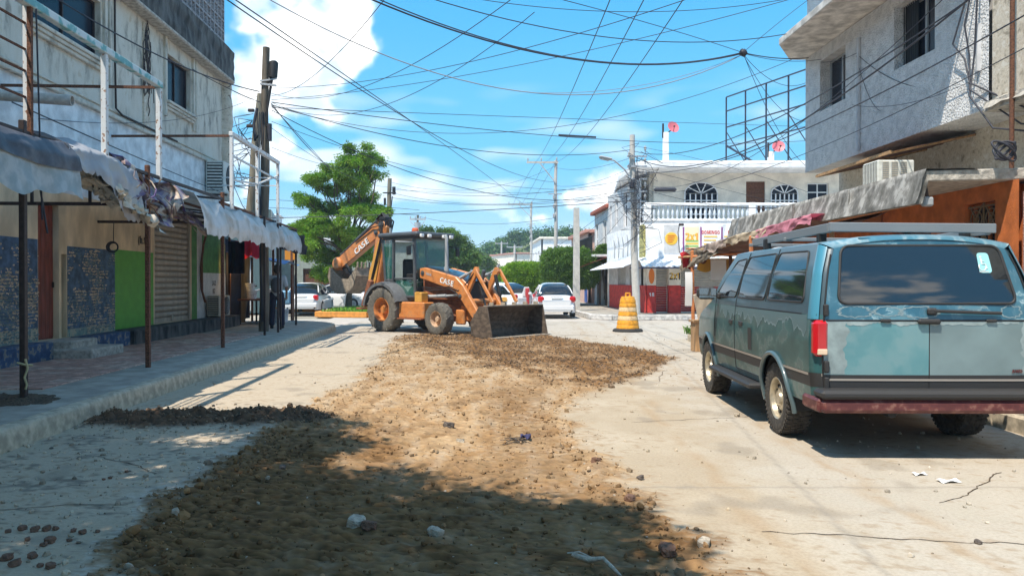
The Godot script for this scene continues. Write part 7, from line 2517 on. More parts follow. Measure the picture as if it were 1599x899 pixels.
	# street tree over the left pavement behind the camera; it shades the near ground
	tree("tree", "broad street tree over the left pavement that shades the near street", V3(-5.3, 0.2, 1.6), [V3(0.1, 1.6, -0.2), V3(0.3, 3.3, -0.8)], 0.2, [[0.45, 5.6, -7.2, 0.85], [-0.5, 5.7, -6.9, 0.9], [1.05, 5.9, -6.9, 0.5], [-1.2, 5.8, -6.2, 0.8], [1.7, 5.6, -4.1, 1.15], [2.8, 5.6, -4.1, 0.95], [3.6, 5.7, -3.7, 0.75], [0.7, 6.0, -2.8, 1.4], [2.5, 5.8, -2.5, 1.3], [4.0, 5.6, -2.8, 0.6], [4.3, 5.7, -1.8, 0.8], [0.0, 5.7, -4.9, 0.75], [-0.8, 5.8, -4.6, 0.7], [3.6, 6.0, -0.8, 1.3], [1.2, 6.2, -0.6, 1.5], [-0.9, 5.9, -2.0, 1.1], [0.6, 5.6, -5.9, 1.0], [1.2, 5.7, -5.1, 0.8], [-0.3, 5.7, -5.7, 0.9], [0.3, 5.8, -3.8, 1.1], [1.4, 5.9, -6.2, 0.5]], M.leaf_bright, 0.2, 30.0, 51, 0.15)
func cables() -> void:
	var list := [
		["thickest black cable bundle sagging across the top of the sky to the knot", -3.32, 6.01, -10.50, 4.81, 6.25, -16.00, 0.75, 0.014, "", ""],
		["second black cable close above the thickest bundle at the top of the sky", -3.50, 6.18, -10.50, 4.81, 6.27, -16.00, 0.81, 0.010, "", ""],
		["black cable from the knot to the eave of the grey house", 4.81, 6.26, -16.00, 6.78, 6.62, -17.60, 0.06, 0.011, "", ""],
		["thin cable from the knot to the eave of the grey house", 4.81, 6.25, -16.00, 7.03, 6.49, -17.20, 0.11, 0.006, "", ""],
		["upper long black cable sagging above the thick bundle to the grey house", -2.40, 6.30, -12.00, 6.74, 7.11, -17.00, 0.64, 0.009, "", ""],
		["thin cable crossing at the very top of the sky", -1.59, 6.10, -12.00, 5.84, 6.81, -14.00, 0.40, 0.006, "", ""],
		["pale grey cable sagging from the top left of the sky to the knot", -4.58, 6.22, -11.00, 4.81, 6.23, -16.00, 1.38, 0.009, "", "cable_grey"],
		["pale thin cable beside the grey one near the knot", 0.44, 4.69, -13.00, 4.78, 6.22, -16.00, 0.22, 0.005, "", "cable_grey"],
		["long straight cable from the top left corner to the tall crossarm pole", -5.00, 6.28, -12.00, 2.77, 8.00, -50.00, 0.77, 0.012, "", ""],
		["long straight cable just under its twin, ending at the second crossarm pole", -4.79, 6.22, -12.00, 2.03, 8.83, -80.00, -0.24, 0.012, "", ""],
		["cable rising left from the knot to the top of the picture", 4.81, 6.26, -16.00, 0.28, 5.64, -11.00, -0.04, 0.006, "", ""],
		["cable rising right from the knot to the roof of the grey house", 4.81, 6.27, -16.00, 6.55, 7.73, -17.00, -0.02, 0.006, "", ""],
		["cable dropping steeply from the knot behind the grey house", 4.81, 6.25, -16.00, 7.09, 4.23, -18.40, 0.33, 0.006, "", ""],
		["cable drooping from the knot towards the roof frame", 4.81, 6.23, -16.00, 7.05, 6.26, -18.30, 0.32, 0.006, "", ""],
		["cable drooping lower from the knot past the roof frame", 4.81, 6.22, -16.00, 7.05, 5.31, -18.30, 0.35, 0.006, "", ""],
		["thin cable fanning up rightward from the left wooden pole, highest", -6.35, 6.61, -20.30, 2.90, 5.96, -12.00, 0.35, 0.007, "cables fanning from the left wooden pole", ""],
		["thin cable fanning up rightward from the left wooden pole, fourth from the top", -6.35, 6.47, -20.30, 0.10, 5.25, -10.00, 0.59, 0.006, "cables fanning from the left wooden pole", ""],
		["thin cable fanning up rightward from the left wooden pole, second from the top", -6.35, 6.30, -20.30, 5.40, 6.73, -14.00, 0.31, 0.007, "cables fanning from the left wooden pole", ""],
		["thin cable fanning up rightward from the left wooden pole, lowest", -6.35, 6.24, -20.30, 0.35, 5.70, -12.00, 0.86, 0.006, "cables fanning from the left wooden pole", ""],
		["thin cable fanning up rightward from the left wooden pole, third from the top", -6.35, 6.41, -20.30, -1.56, 5.29, -10.00, 0.33, 0.006, "cables fanning from the left wooden pole", ""],
		["cable running level from the left wooden pole towards the right, highest", -6.35, 6.10, -20.30, 13.88, 8.76, -36.00, 0.02, 0.009, "cables fanning from the left wooden pole", ""],
		["cable running level from the left wooden pole towards the right, lowest", -6.35, 6.24, -20.30, 13.76, 8.10, -36.00, 0.48, 0.012, "cables fanning from the left wooden pole", ""],
		["cable running level from the left wooden pole towards the right, second from the top", -6.35, 6.14, -20.30, 6.88, 6.84, -18.00, 1.23, 0.007, "cables fanning from the left wooden pole", ""],
		["cable sagging from the left wooden pole to the lamp pole, highest", -6.35, 6.17, -20.30, 4.70, 6.75, -30.60, 0.65, 0.012, "cables fanning from the left wooden pole", ""],
		["cable sagging from the left wooden pole to the lamp pole, lowest", -6.35, 6.03, -20.30, 4.70, 5.07, -30.60, 1.11, 0.011, "cables fanning from the left wooden pole", ""],
		["cable sagging from the left wooden pole to the lamp pole, second from the top", -6.35, 5.73, -20.30, 4.70, 5.33, -30.60, 0.76, 0.007, "cables fanning from the left wooden pole", ""],
		["slack cable dropping from the left wooden pole into the big tree, second from the top", -6.35, 6.20, -20.30, -8.54, 6.84, -36.00, 0.13, 0.014, "cables fanning from the left wooden pole", ""],
		["slack cable dropping from the left wooden pole into the big tree, highest", -6.35, 6.14, -20.30, -8.45, 6.66, -36.00, -0.03, 0.010, "cables fanning from the left wooden pole", ""],
		["slack cable dropping from the left wooden pole into the big tree, lowest", -6.35, 5.56, -20.30, -7.26, 7.05, -45.00, 0.37, 0.007, "cables fanning from the left wooden pole", ""],
		["slack cable dropping from the left wooden pole into the big tree, third from the top", -6.35, 5.05, -20.30, -7.98, 7.43, -40.00, 0.19, 0.007, "cables fanning from the left wooden pole", ""],
		["dark cable running along the left wall to the wooden poles, highest", -8.01, 6.48, -13.00, -6.67, 6.52, -20.30, 0.25, 0.015, "cables to the left wall", ""],
		["dark cable running along the left wall to the wooden poles, lowest", -8.32, 7.03, -20.00, -6.67, 6.24, -20.30, 0.04, 0.009, "cables to the left wall", ""],
		["thin cable between the left wall and the leaning pole, second from the top", -8.71, 6.08, -22.50, -8.21, 6.91, -24.80, -0.09, 0.006, "cables to the left wall", ""],
		["thin cable between the left wall and the leaning pole, highest", -8.80, 7.50, -22.50, -8.05, 7.29, -24.80, 0.11, 0.006, "cables to the left wall", ""],
		["thin cable between the left wall and the leaning pole, third from the top", -8.01, 4.26, -13.00, -8.21, 7.49, -24.80, 0.37, 0.006, "cables to the left wall", ""],
		["thin cable between the left wall and the leaning pole, fourth from the top", -8.62, 5.40, -22.50, -8.30, 6.36, -24.80, -0.06, 0.007, "cables to the left wall", ""],
		["thin cable between the left wall and the leaning pole, lowest", -5.85, 3.60, -9.00, -7.58, 3.83, -20.00, 0.02, 0.009, "cables to the left wall", ""],
		["thickest black cable crossing level over the digger to the lamp pole", -12.49, 3.95, -30.00, 5.08, 4.74, -30.40, 0.15, 0.015, "cables crossing the junction", ""],
		["level cable crossing between the small far pole and the lamp pole, third from the top", -7.18, 7.05, -45.00, 4.70, 5.58, -30.60, 0.58, 0.010, "cables crossing the junction", ""],
		["level cable crossing between the small far pole and the lamp pole, fourth from the top", -7.18, 6.75, -45.00, 4.70, 5.17, -30.60, 0.64, 0.010, "cables crossing the junction", ""],
		["level cable crossing between the small far pole and the lamp pole, lowest", -7.18, 6.45, -45.00, 4.70, 4.94, -30.60, 0.42, 0.011, "cables crossing the junction", ""],
		["level cable crossing between the small far pole and the lamp pole, highest", -7.18, 7.35, -45.00, 2.94, 9.08, -50.00, 0.99, 0.009, "cables crossing the junction", ""],
		["level cable crossing between the small far pole and the lamp pole, second from the top", -7.18, 6.90, -45.00, 2.85, 7.33, -50.00, 0.11, 0.009, "cables crossing the junction", ""],
		["faint level cable far behind the digger, highest", -20.98, 8.00, -60.00, -8.43, 8.03, -70.00, -0.10, 0.019, "cables crossing the junction", ""],
		["faint level cable far behind the digger, second from the top", -20.98, 7.40, -60.00, -8.43, 7.57, -70.00, -0.01, 0.019, "cables crossing the junction", ""],
		["faint level cable far behind the digger, lowest", -26.96, 5.10, -90.00, 10.03, 4.00, -60.00, 0.43, 0.019, "cables crossing the junction", ""],
		["faint level cable far behind the digger, third from the top", -8.43, 7.45, -70.00, 2.85, 5.67, -50.00, 0.55, 0.014, "cables crossing the junction", ""],
		["cable running overhead along the street from the far crossarm pole, highest", 1.52, 9.25, -50.00, 1.58, 6.02, -12.00, 0.34, 0.009, "cables over the length of the street", ""],
		["cable running overhead along the street from the far crossarm pole, second from the top", 2.10, 9.25, -50.00, 2.12, 6.02, -12.00, 0.49, 0.009, "cables over the length of the street", ""],
		["cable running overhead along the street from the far crossarm pole, third from the top", 2.77, 9.25, -50.00, 2.75, 6.02, -12.00, 0.53, 0.009, "cables over the length of the street", ""],
		["cable running overhead along the street from the far crossarm pole, fourth from the top", 0.03, 9.30, -80.00, 1.52, 9.21, -50.00, -0.26, 0.012, "cables over the length of the street", ""],
		["cable running overhead along the street from the far crossarm pole, lowest", 0.83, 9.30, -80.00, 2.10, 9.21, -50.00, 0.15, 0.012, "cables over the length of the street", ""],
		["cable running overhead along the street from the far crossarm pole, fifth from the top", 1.77, 9.30, -80.00, 2.77, 9.21, -50.00, 0.06, 0.012, "cables over the length of the street", ""],
		["heavy black cable climbing rightward from the lamp pole, highest", 4.86, 6.70, -30.60, 6.09, 5.27, -10.00, 0.82, 0.012, "cables between the lamp pole and the right houses", ""],
		["heavy black cable climbing rightward from the lamp pole, lowest", 4.86, 6.50, -30.60, 6.08, 5.26, -10.20, 1.15, 0.015, "cables between the lamp pole and the right houses", ""],
		["heavy black cable climbing rightward from the lamp pole, second from the top", 4.86, 5.89, -30.60, 6.42, 4.84, -9.50, 0.66, 0.011, "cables between the lamp pole and the right houses", ""],
		["thin cable climbing rightward from the lamp pole, third from the top", 4.86, 5.53, -30.60, 5.95, 5.42, -10.50, 1.14, 0.007, "cables between the lamp pole and the right houses", ""],
		["thin cable climbing rightward from the lamp pole, fourth from the top", 4.86, 5.07, -30.60, 6.48, 4.46, -9.60, 0.62, 0.007, "cables between the lamp pole and the right houses", ""],
		["thin cable climbing rightward from the lamp pole, highest", 4.86, 6.91, -30.60, 11.18, 4.88, -29.00, -0.16, 0.007, "cables between the lamp pole and the right houses", ""],
		["thin cable climbing rightward from the lamp pole, fifth from the top", 4.86, 6.04, -30.60, 11.18, 4.16, -29.00, -0.04, 0.007, "cables between the lamp pole and the right houses", ""],
		["thin cable climbing rightward from the lamp pole, sixth from the top", 4.86, 5.33, -30.60, 11.18, 4.40, -29.00, 0.40, 0.009, "cables between the lamp pole and the right houses", ""],
		["thin cable climbing rightward from the lamp pole, lowest", 4.86, 4.66, -30.60, 11.18, 4.28, -29.00, 0.07, 0.012, "cables between the lamp pole and the right houses", ""],
		["thin cable climbing rightward from the lamp pole, second from the top", 4.86, 6.34, -30.60, 11.95, 6.36, -31.00, 0.15, 0.006, "cables between the lamp pole and the right houses", ""],
		["cable running back from the lamp pole to far poles, highest", 4.76, 6.45, -30.60, 2.85, 8.92, -50.00, 0.28, 0.009, "cables between the lamp pole and the right houses", ""],
		["cable running back from the lamp pole to far poles, second from the top", 4.76, 6.04, -30.60, 2.85, 7.75, -50.00, 0.29, 0.009, "cables between the lamp pole and the right houses", ""],
		["cable running back from the lamp pole to far poles, fourth from the top", 4.76, 5.07, -30.60, 2.85, 3.75, -50.00, 0.05, 0.009, "cables between the lamp pole and the right houses", ""],
		["cable running back from the lamp pole to far poles, fifth from the top", 4.76, 4.81, -30.60, 2.70, 2.83, -80.00, 0.06, 0.010, "cables between the lamp pole and the right houses", ""],
		["cable running back from the lamp pole to far poles, lowest", 4.76, 4.56, -30.60, 3.49, 2.37, -52.00, 0.40, 0.009, "cables between the lamp pole and the right houses", ""],
		["cable running back from the lamp pole to far poles, third from the top", 4.76, 5.38, -30.60, 2.85, 6.42, -50.00, 0.10, 0.009, "cables between the lamp pole and the right houses", ""],
		["cable strung across the front of the grey house, second from the top", 6.89, 6.07, -15.40, 7.07, 4.52, -10.60, 0.53, 0.006, "cables at the upper right houses", ""],
		["cable strung across the front of the grey house, lowest", 6.81, 5.04, -15.40, 6.96, 4.54, -11.60, 0.17, 0.005, "cables at the upper right houses", ""],
		["cable strung across the front of the grey house, highest", 6.89, 6.07, -15.40, 6.90, 6.65, -17.90, 0.10, 0.006, "cables at the upper right houses", ""],
		["cable strung across the front of the grey house, third from the top", 6.89, 6.02, -15.40, 6.96, 4.67, -14.20, 0.38, 0.005, "cables at the upper right houses", ""],
	]
	for k in list:
		var a := V3(k[1], k[2], k[3])
		var q := V3(k[4], k[5], k[6])
		var b := MB.new().tube(catenary(a, q, k[7], 28), k[8], 5, false)
		solo("overhead_cable", k[0], "cable", b, M[k[10] if k[10] != "" else "cable"], Vector3.ZERO, 0.0, k[9])
	solo("cable_sleeve", "thick black sleeve on the level cable in mid sky", "cable sleeve", MB.new().tube(P3([V3(1.80, 7.11, -29.40), V3(3.37, 7.33, -31.00)]), 0.04, 7), M.cable)
	solo("cable_knot", "dark knot where the cables meet in the sky left of the grey house", "cable knot", MB.new().ball(V3(4.81, 6.26, -16.00), V3(0.09, 0.08, 0.07), 10, 8, 0.5, 4), M.cable)

func wheel(o: Node3D, c: Vector3, R: float, w: float, rim: float, rimm: Material, lugs: int, side := 1.0, style := 0, tyre: Material = null) -> Node3D:   # axle along z; side: which way the outer face looks
	var ax := Transform3D(Basis(Vector3.RIGHT, PI * 0.5 * side), c)
	var b := MB.new()
	b.x = ax
	b.lathe(P2([rim, -w * 0.40, rim * 1.04, -w * 0.46, R * 0.80, -w * 0.5, R * 0.94, -w * 0.47, R * 0.985, -w * 0.38, R * 0.985, w * 0.38, R * 0.94, w * 0.47, R * 0.80, w * 0.5, rim * 1.04, w * 0.46, rim, w * 0.40]), 48, true)
	var t := part(o, "wheel", b, tyre if tyre else M.rubber)
	b = MB.new()
	for k in lugs:
		for s in [-1.0, 1.0]:
			var a := TAU * (k + (0.5 if s > 0 else 0.0)) / lugs
			var rr := R * 0.985
			if style == 1:
				var d0 := V3(cos(a), 0, sin(a))
				var d1 := V3(cos(a + 0.26), 0, sin(a + 0.26))
				b.x = ax
				b.bar(d0 * rr + V3(0, s * w * 0.02, 0), d1 * rr * 0.975 + V3(0, s * w * 0.47, 0), R * 0.075, R * 0.09, 0.008)
			else:
				b.x = ax * Transform3D(Basis(Vector3.UP, -a), Vector3.ZERO)
				b.box(V3(rr, s * w * 0.11, 0), V3(0.016, w * 0.16, TAU * rr / lugs * 0.62), 0.003)
				b.box(V3(rr - 0.006, s * w * 0.345, 0.01 * s), V3(0.022, w * 0.24, TAU * rr / lugs * 0.55), 0.003)
				b.box(V3(R * 0.93, s * w * 0.475, 0.0), V3(R * 0.08, 0.014, TAU * rr / lugs * 0.5), 0.003)
	part(t, "tread", b, tyre if tyre else M.rubber)
	b = MB.new()
	b.x = ax
	if style == 1:
		b.lathe(P2([rim, -w * 0.4, rim * 1.03, w * 0.42, rim * 0.95, w * 0.44, rim * 0.9, w * 0.36, rim * 0.84, w * 0.05, rim * 0.4, w * 0.02, rim * 0.36, w * 0.2, rim * 0.3, w * 0.3, 0.0, w * 0.31]), 32)
		for k in 8:
			var a := TAU * k / 8.0
			b.box(V3(cos(a) * rim * 0.55, w * 0.04, sin(a) * rim * 0.55), V3(0.03, 0.03, 0.03))
	else:
		b.lathe(P2([rim, -w * 0.4, rim * 1.03, w * 0.42, rim * 1.0, w * 0.46, rim * 0.93, w * 0.42, rim * 0.88, w * 0.2, rim * 0.80, w * 0.16, rim * 0.50, w * 0.30, rim * 0.34, w * 0.30, rim * 0.30, w * 0.40, 0.0, w * 0.41]), 36)
	var r := part(t, "rim", b, rimm)
	if style == 0:
		b = MB.new()
		for k in 14:
			b.x = ax * Transform3D(Basis(Vector3.UP, TAU * k / 14.0), Vector3.ZERO)
			b.box(V3(rim * 0.66, w * 0.235, 0), V3(rim * 0.24, 0.02, rim * 0.10), 0.006)
		part(r, "slot", b, M.black)
	return t

# ---------- the van ----------
func van_w(h: float) -> float:
	var t := [[0.3, 0.90], [0.5, 0.955], [0.72, 0.975], [1.0, 0.98], [1.2, 0.965], [1.34, 0.945], [1.58, 0.90], [1.84, 0.825], [2.0, 0.76]]
	for k in t.size() - 1:
		if h < t[k + 1][0]:
			return lerpf(t[k][1], t[k + 1][1], clampf((h - t[k][0]) / (t[k + 1][0] - t[k][0]), 0, 1))
	return 0.76

func van_fil(z: float) -> float:
	var u := clampf((z + 0.09) / 0.09, 0, 1)
	return 0.09 * (1.0 - sqrt(maxf(0.0, 1.0 - u * u)))

func van_tilt(y: float) -> float:
	return -0.20 * pow(clampf((y - 1.12) / 0.75, 0, 1), 1.4)

func van_side(p: Vector2) -> Vector3:   # p = (z, h) on the left flank
	var taper := 1.0 - 0.10 * pow(clampf((-p.x - 3.3) / 1.5, 0, 1), 1.6)
	var y := p.y - 0.55 * van_fil(p.x) * smoothstep(1.55, 1.84, p.y)
	return V3(-(van_w(p.y) * taper - van_fil(p.x)), y, p.x + van_tilt(y) * (1.0 - smoothstep(0.0, 1.0, -p.x)))

func van_rear(p: Vector2) -> Vector3:
	return V3(p.x, p.y, van_tilt(p.y) + 0.015 * (1.0 - pow(p.x / 0.85, 2)))

func van_band(outline: PackedVector2Array, h0: float, h1: float) -> Array:
	return Geometry2D.intersect_polygons(outline, P2([-6, h0, 1, h0, 1, h1, -6, h1]))

func van() -> void:
	var o := thing("van", "weathered blue green van with peeling paint and grey roof rack parked on the right", "van", V3(3.54, 0, -6.52), -0.02)
	mk("van_upper", Color(0.045, 0.075, 0.10), 0.35, {"ramp": [[0.3, Color(0.030, 0.064, 0.085)], [0.7, Color(0.045, 0.090, 0.115)]], "scale": 3.0, "seed": 61, "coat": 0.5, "coat_rough": 0.15})
	mk("van_teal", Color(0.03, 0.1, 0.15), 0.35, {"ramp": [[0.0, Color(0.020, 0.085, 0.13)], [0.56, Color(0.034, 0.125, 0.18)], [0.61, Color(0.09, 0.20, 0.26)], [0.635, Color(0.42, 0.50, 0.52)], [0.655, Color(0.12, 0.24, 0.28)], [1.0, Color(0.07, 0.19, 0.25)]], "scale": 3.2, "freq": 0.006, "oct": 8, "seed": 64, "size": 1024, "coat": 0.6, "coat_rough": 0.2, "stretch": V3(1, 1.6, 1)})
	mk("van_flank", Color(0.05, 0.09, 0.09), 0.4, {"ramp": [[0.0, Color(0.022, 0.075, 0.080)], [0.46, Color(0.034, 0.105, 0.110)], [0.60, Color(0.050, 0.135, 0.138)], [0.64, Color(0.12, 0.19, 0.195)], [0.68, Color(0.07, 0.135, 0.14)], [1.0, Color(0.055, 0.12, 0.125)]], "scale": 3.4, "freq": 0.006, "oct": 7, "seed": 62, "size": 1024, "coat": 0.45, "coat_rough": 0.12, "spec": 0.3, "stretch": V3(1, 1.2, 1)})
	mk("van_door_pale", Color(0.2, 0.4, 0.45), 0.4, {"ramp": [[0.0, Color(0.20, 0.30, 0.315)], [0.40, Color(0.145, 0.285, 0.305)], [0.52, Color(0.10, 0.255, 0.28)], [0.62, Color(0.09, 0.24, 0.268)], [0.74, Color(0.145, 0.275, 0.295)], [1.0, Color(0.22, 0.31, 0.325)]], "scale": 5.0, "freq": 0.004, "oct": 6, "seed": 65, "size": 1024, "coat": 0.5, "coat_rough": 0.25})
	vary("van_door_grey", Color(0.165, 0.235, 0.245), 0.12, 0.4, {"scale": 4.0, "coat": 0.5, "coat_rough": 0.25})
	mk("van_trim", Color(0.028, 0.027, 0.027), 0.6)
	mk("van_trim_line", Color(0.34, 0.30, 0.26), 0.5)
	mk("van_bumper", Color(0.10, 0.022, 0.022), 0.5, {"ramp": [[0.3, Color(0.085, 0.018, 0.020)], [0.6, Color(0.13, 0.034, 0.030)], [0.75, Color(0.22, 0.10, 0.08)]], "scale": 0.8, "seed": 66})
	mk("tail_lens", Color(0.50, 0.008, 0.012), 0.15, {"coat": 1.0})
	mk("amber_lens", Color(0.75, 0.55, 0.38), 0.2, {"coat": 1.0})
	vary("rim_bronze", Color(0.50, 0.44, 0.33), 0.18, 0.38, {"scale": 0.5, "metal": 0.55})
	vary("tyre_dusty", Color(0.055, 0.048, 0.040), 0.5, 0.95, {"scale": 0.4})
	# flank outline with the wheel arches cut out
	var arch_at := [-1.06, -3.90]
	var full := P2([0, 0.44, 0, 1.84, -2.90, 1.84, -3.72, 1.24, -4.5, 1.06, -4.72, 0.95, -4.80, 0.44])
	for c in arch_at:
		var disc := PackedVector2Array()
		for k in 28:
			disc.append(Vector2(c, 0.36) + Vector2.from_angle(TAU * k / 28.0) * 0.43)
		full = Geometry2D.clip_polygons(full, disc)[0]
	for mirror in [1.0, -1.0]:
		var fl := Transform3D(Basis.from_scale(V3(mirror, 1, 1)), Vector3.ZERO)
		var f := func(p: Vector2) -> Vector3: return fl * van_side(p)
		var fp: bool = mirror < 0
		for k in [["flank", 0.44, 0.60, "van_flank"], ["flank", 0.60, 0.72, "van_trim"], ["flank", 0.72, 1.22, "van_flank"], ["upper_flank", 1.22, 1.84, "van_upper"]]:
			for piece in van_band(full, k[1], k[2]):
				var sb := MB.new()
				sb.skin(piece, 0.09, f, fp)
				part(o, k[0], sb, M[k[3]])
		var b := MB.new()
		for piece in van_band(full, 0.695, 0.718):
			b.skin(piece, 0.12, f, fp, 0.004)
		part(o, "pinstripe", b, M.van_trim_line)
		b = MB.new()
		b.skin(P2([-0.012, 1.18, -0.012, 1.83, -0.10, 1.83, -0.14, 1.18]), 0.05, f, fp, 0.003)
		part(o, "rear_pillar", b, mk("van_bright", Color(0.06, 0.24, 0.34), 0.3, {"coat": 0.8}))
		# windows
		for w in [P2([-0.27, 1.32, -0.31, 1.78, -1.24, 1.79, -1.34, 1.32]), P2([-1.42, 1.32, -1.33, 1.79, -2.28, 1.78, -2.44, 1.32]), P2([-2.52, 1.32, -2.37, 1.77, -2.75, 1.75, -3.38, 1.36, -3.38, 1.32])]:
			b = MB.new()
			b.skin(round_poly(w, 0.06), 0.08, f, fp, 0.004)
			var pn := part(o, "window", b, M.dark_glass)
			var rim := PackedVector3Array()
			var rp := round_poly(w, 0.06)
			for k in rp.size() + 1:
				rim.append(f.call(rp[k % rp.size()]) + V3(-0.004 * mirror, 0, 0))
			b = MB.new()
			b.tube(rim, 0.009, 5, false)
			part(pn, "seal", b, M.van_trim)
		# door seams
		for s in [P2([-2.47, 0.5, -2.47, 1.3]), P2([-2.47, 1.3, -2.31, 1.83]), P2([-3.42, 0.8, -3.42, 1.3]), P2([-1.38, 1.3, -1.29, 1.83]), P2([-0.02, 1.22, -2.45, 1.22]), P2([-2.47, 0.5, -1.5, 0.5])]:
			b = MB.new()
			var p := PackedVector3Array()
			for k in 9:
				p.append(f.call(s[0].lerp(s[1], k / 8.0)))
			b.tube(p, 0.006, 4, false)
			part(o, "door_seam", b, M.black)
		# handles, filler flap, arch lips, sill board
		for z in [-2.62, -2.2]:
			b = MB.new()
			var hp: Vector3 = f.call(Vector2(z, 1.03))
			b.box(hp, V3(0.03, 0.05, 0.14), 0.01)
			part(o, "door_handle", b, M.van_trim)
		b = MB.new()
		b.skin(rrect(-1.92, 0.76, -1.78, 1.0, 0.02), 0.05, f, fp, 0.003)
		part(o, "filler_flap", b, M.van_trim)
		for c in arch_at:
			var lip := PackedVector3Array()
			for k in 19:
				var a := PI * (-0.06 + 1.12 * k / 18.0)
				var q := Vector2(c, 0.36) + Vector2.from_angle(a) * 0.44
				lip.append(f.call(q) + V3(-0.012 * mirror, 0, 0))
			b = MB.new()
			b.tube(lip, 0.024, 7)
			part(o, "arch_lip", b, mk("van_arch", Color(0.07, 0.115, 0.13), 0.4, {"coat": 0.6}))
			b = MB.new()
			b.sheet(16, 1, func(u, v):
				var a = PI * (-0.05 + 1.1 * u)
				return V3(mirror * (-0.93 + 0.42 * v), 0.36 + 0.43 * sin(a), c + 0.43 * cos(a)))
			part(o, "wheel_well", b, M.black)
		b = MB.new()
		b.bar(V3(-0.99 * mirror, 0.40, -1.55), V3(-0.97 * mirror, 0.40, -3.42), 0.17, 0.06, 0.02)
		part(o, "running_board", b, M.van_trim)
		b = MB.new()
		b.bar(V3(-0.87 * mirror, 0.46, -1.5), V3(-0.86 * mirror, 0.46, -3.45), 0.08, 0.14)
		part(o, "sill", b, M.black)
		# mirror
		b = MB.new()
		b.box(V3(-1.13 * mirror, 1.36, -3.22), V3(0.25, 0.16, 0.12), 0.045)
		b.bar(V3(-1.0 * mirror, 1.33, -3.24), V3(-0.86 * mirror, 1.30, -3.26), 0.08, 0.08, 0.02)
		var mr := part(o, "wing_mirror", b, M.van_trim)
		b = MB.new()
		b.box(V3(-1.13 * mirror, 1.36, -3.156), V3(0.21, 0.12, 0.006))
		part(mr, "mirror_glass", b, mk("mirror", Color(0.5, 0.55, 0.56), 0.05, {"metal": 0.9}))
		# tail lamp on the corner
		b = MB.new()
		b.box(V3(-0.905 * mirror, 1.02, -0.03), V3(0.13, 0.31, 0.10), 0.03)
		var tl := part(o, "tail_light", b, M.tail_lens)
		b = MB.new()
		b.box(V3(-0.90 * mirror, 0.905, 0.016), V3(0.085, 0.05, 0.02), 0.006)
		part(tl, "reverse_lens", b, M.amber_lens)
	# rear face: upper gate, two lower doors
	var out := PackedVector2Array()
	var left := []
	for k in 21:
		var h := lerpf(0.44, 1.84, k / 20.0)
		var s := van_side(Vector2(0.0, h))
		left.append(Vector2(s.x, s.y))
	for k in left:
		out.append(k)
	for k in range(-8, 9):
		out.append(Vector2(left[20].x * -k / 8.0, left[20].y + 0.08 * (1.0 - pow(absf(k / 8.0), 2.4))))
	for k in 21:
		out.append(Vector2(-left[20 - k].x, left[20 - k].y))
	for k in [["rear_gate", 1.175, 2.0, "van_teal"], ["rear_valance", 0.44, 0.60, "van_trim"], ["rear_trim", 0.60, 0.71, "van_trim"]]:
		var b := MB.new()
		for piece in Geometry2D.intersect_polygons(out, P2([-2, k[1], 2, k[1], 2, k[2], -2, k[2]])):
			b.skin(piece, 0.09, van_rear)
		part(o, k[0], b, M[k[3]])
	for s in [[-0.9, 0.0], [0.0, 0.9]]:
		var b := MB.new()
		for piece in Geometry2D.intersect_polygons(out, P2([s[0] + 0.004, 0.71, s[1] - 0.004, 0.71, s[1] - 0.004, 1.168, s[0] + 0.004, 1.168])):
			b.skin(piece, 0.09, van_rear)
		part(o, "rear_door", b, M.van_door_pale if s[0] < -0.1 else M.van_door_grey)
	var b := MB.new()
	b.skin(P2([-0.87, 0.66, 0.87, 0.66, 0.87, 0.678, -0.87, 0.678]), 0.1, van_rear, false, 0.006)
	b.skin(P2([-0.006, 0.44, 0.006, 0.44, 0.006, 1.17, -0.006, 1.17]), 0.1, van_rear, false, -0.004)
	part(o, "trim_line", b, M.van_trim_line)
	b = MB.new()
	b.tube(P3([van_rear(Vector2(-0.86, 1.172)), van_rear(Vector2(-0.4, 1.172)), van_rear(Vector2(0, 1.172)), van_rear(Vector2(0.4, 1.172)), van_rear(Vector2(0.86, 1.172))]), 0.008, 5)
	b.tube(P3([van_rear(Vector2(0, 1.17)), van_rear(Vector2(0, 0.6))]), 0.006, 4)
	for s in [-1, 1]:
		var p := PackedVector3Array()
		for k in 12:
			var h := lerpf(0.5, 1.74, k / 11.0)
			p.append(V3(s * (van_w(h) - 0.085), h, van_tilt(h) + 0.004))
		b.tube(p, 0.008, 4)
	part(o, "door_seam", b, M.black)
	var rw := round_poly(P2([-0.755, 1.315, 0.755, 1.315, 0.675, 1.815, -0.675, 1.815]), 0.085, 6)
	b = MB.new()
	b.skin(rw, 0.08, van_rear, false, 0.005)
	var win := part(o, "rear_window", b, M.dark_glass)
	var seal := PackedVector3Array()
	for k in rw.size() + 1:
		seal.append(van_rear(rw[k % rw.size()]) + V3(0, 0, 0.006))
	b = MB.new()
	b.tube(seal, 0.012, 6, false)
	part(win, "seal", b, M.van_trim)
	# sticker with the wheelchair sign, inside the glass at the right
	b = MB.new()
	b.skin(round_poly(P2([0.475, 1.575, 0.585, 1.575, 0.575, 1.75, 0.475, 1.75]), 0.03), 0.05, van_rear, false, 0.008)
	var st := part(win, "sticker", b, mk("sticker_teal", Color(0.30, 0.62, 0.66), 0.4))
	b = MB.new()
	for q in [[0.505, 1.70, 0.505, 1.655], [0.505, 1.655, 0.535, 1.655], [0.535, 1.655, 0.548, 1.615], [0.505, 1.678, 0.53, 1.678]]:
		b.bar(van_rear(Vector2(q[0], q[1])) + V3(0, 0, 0.011), van_rear(Vector2(q[2], q[3])) + V3(0, 0, 0.011), 0.01, 0.004)
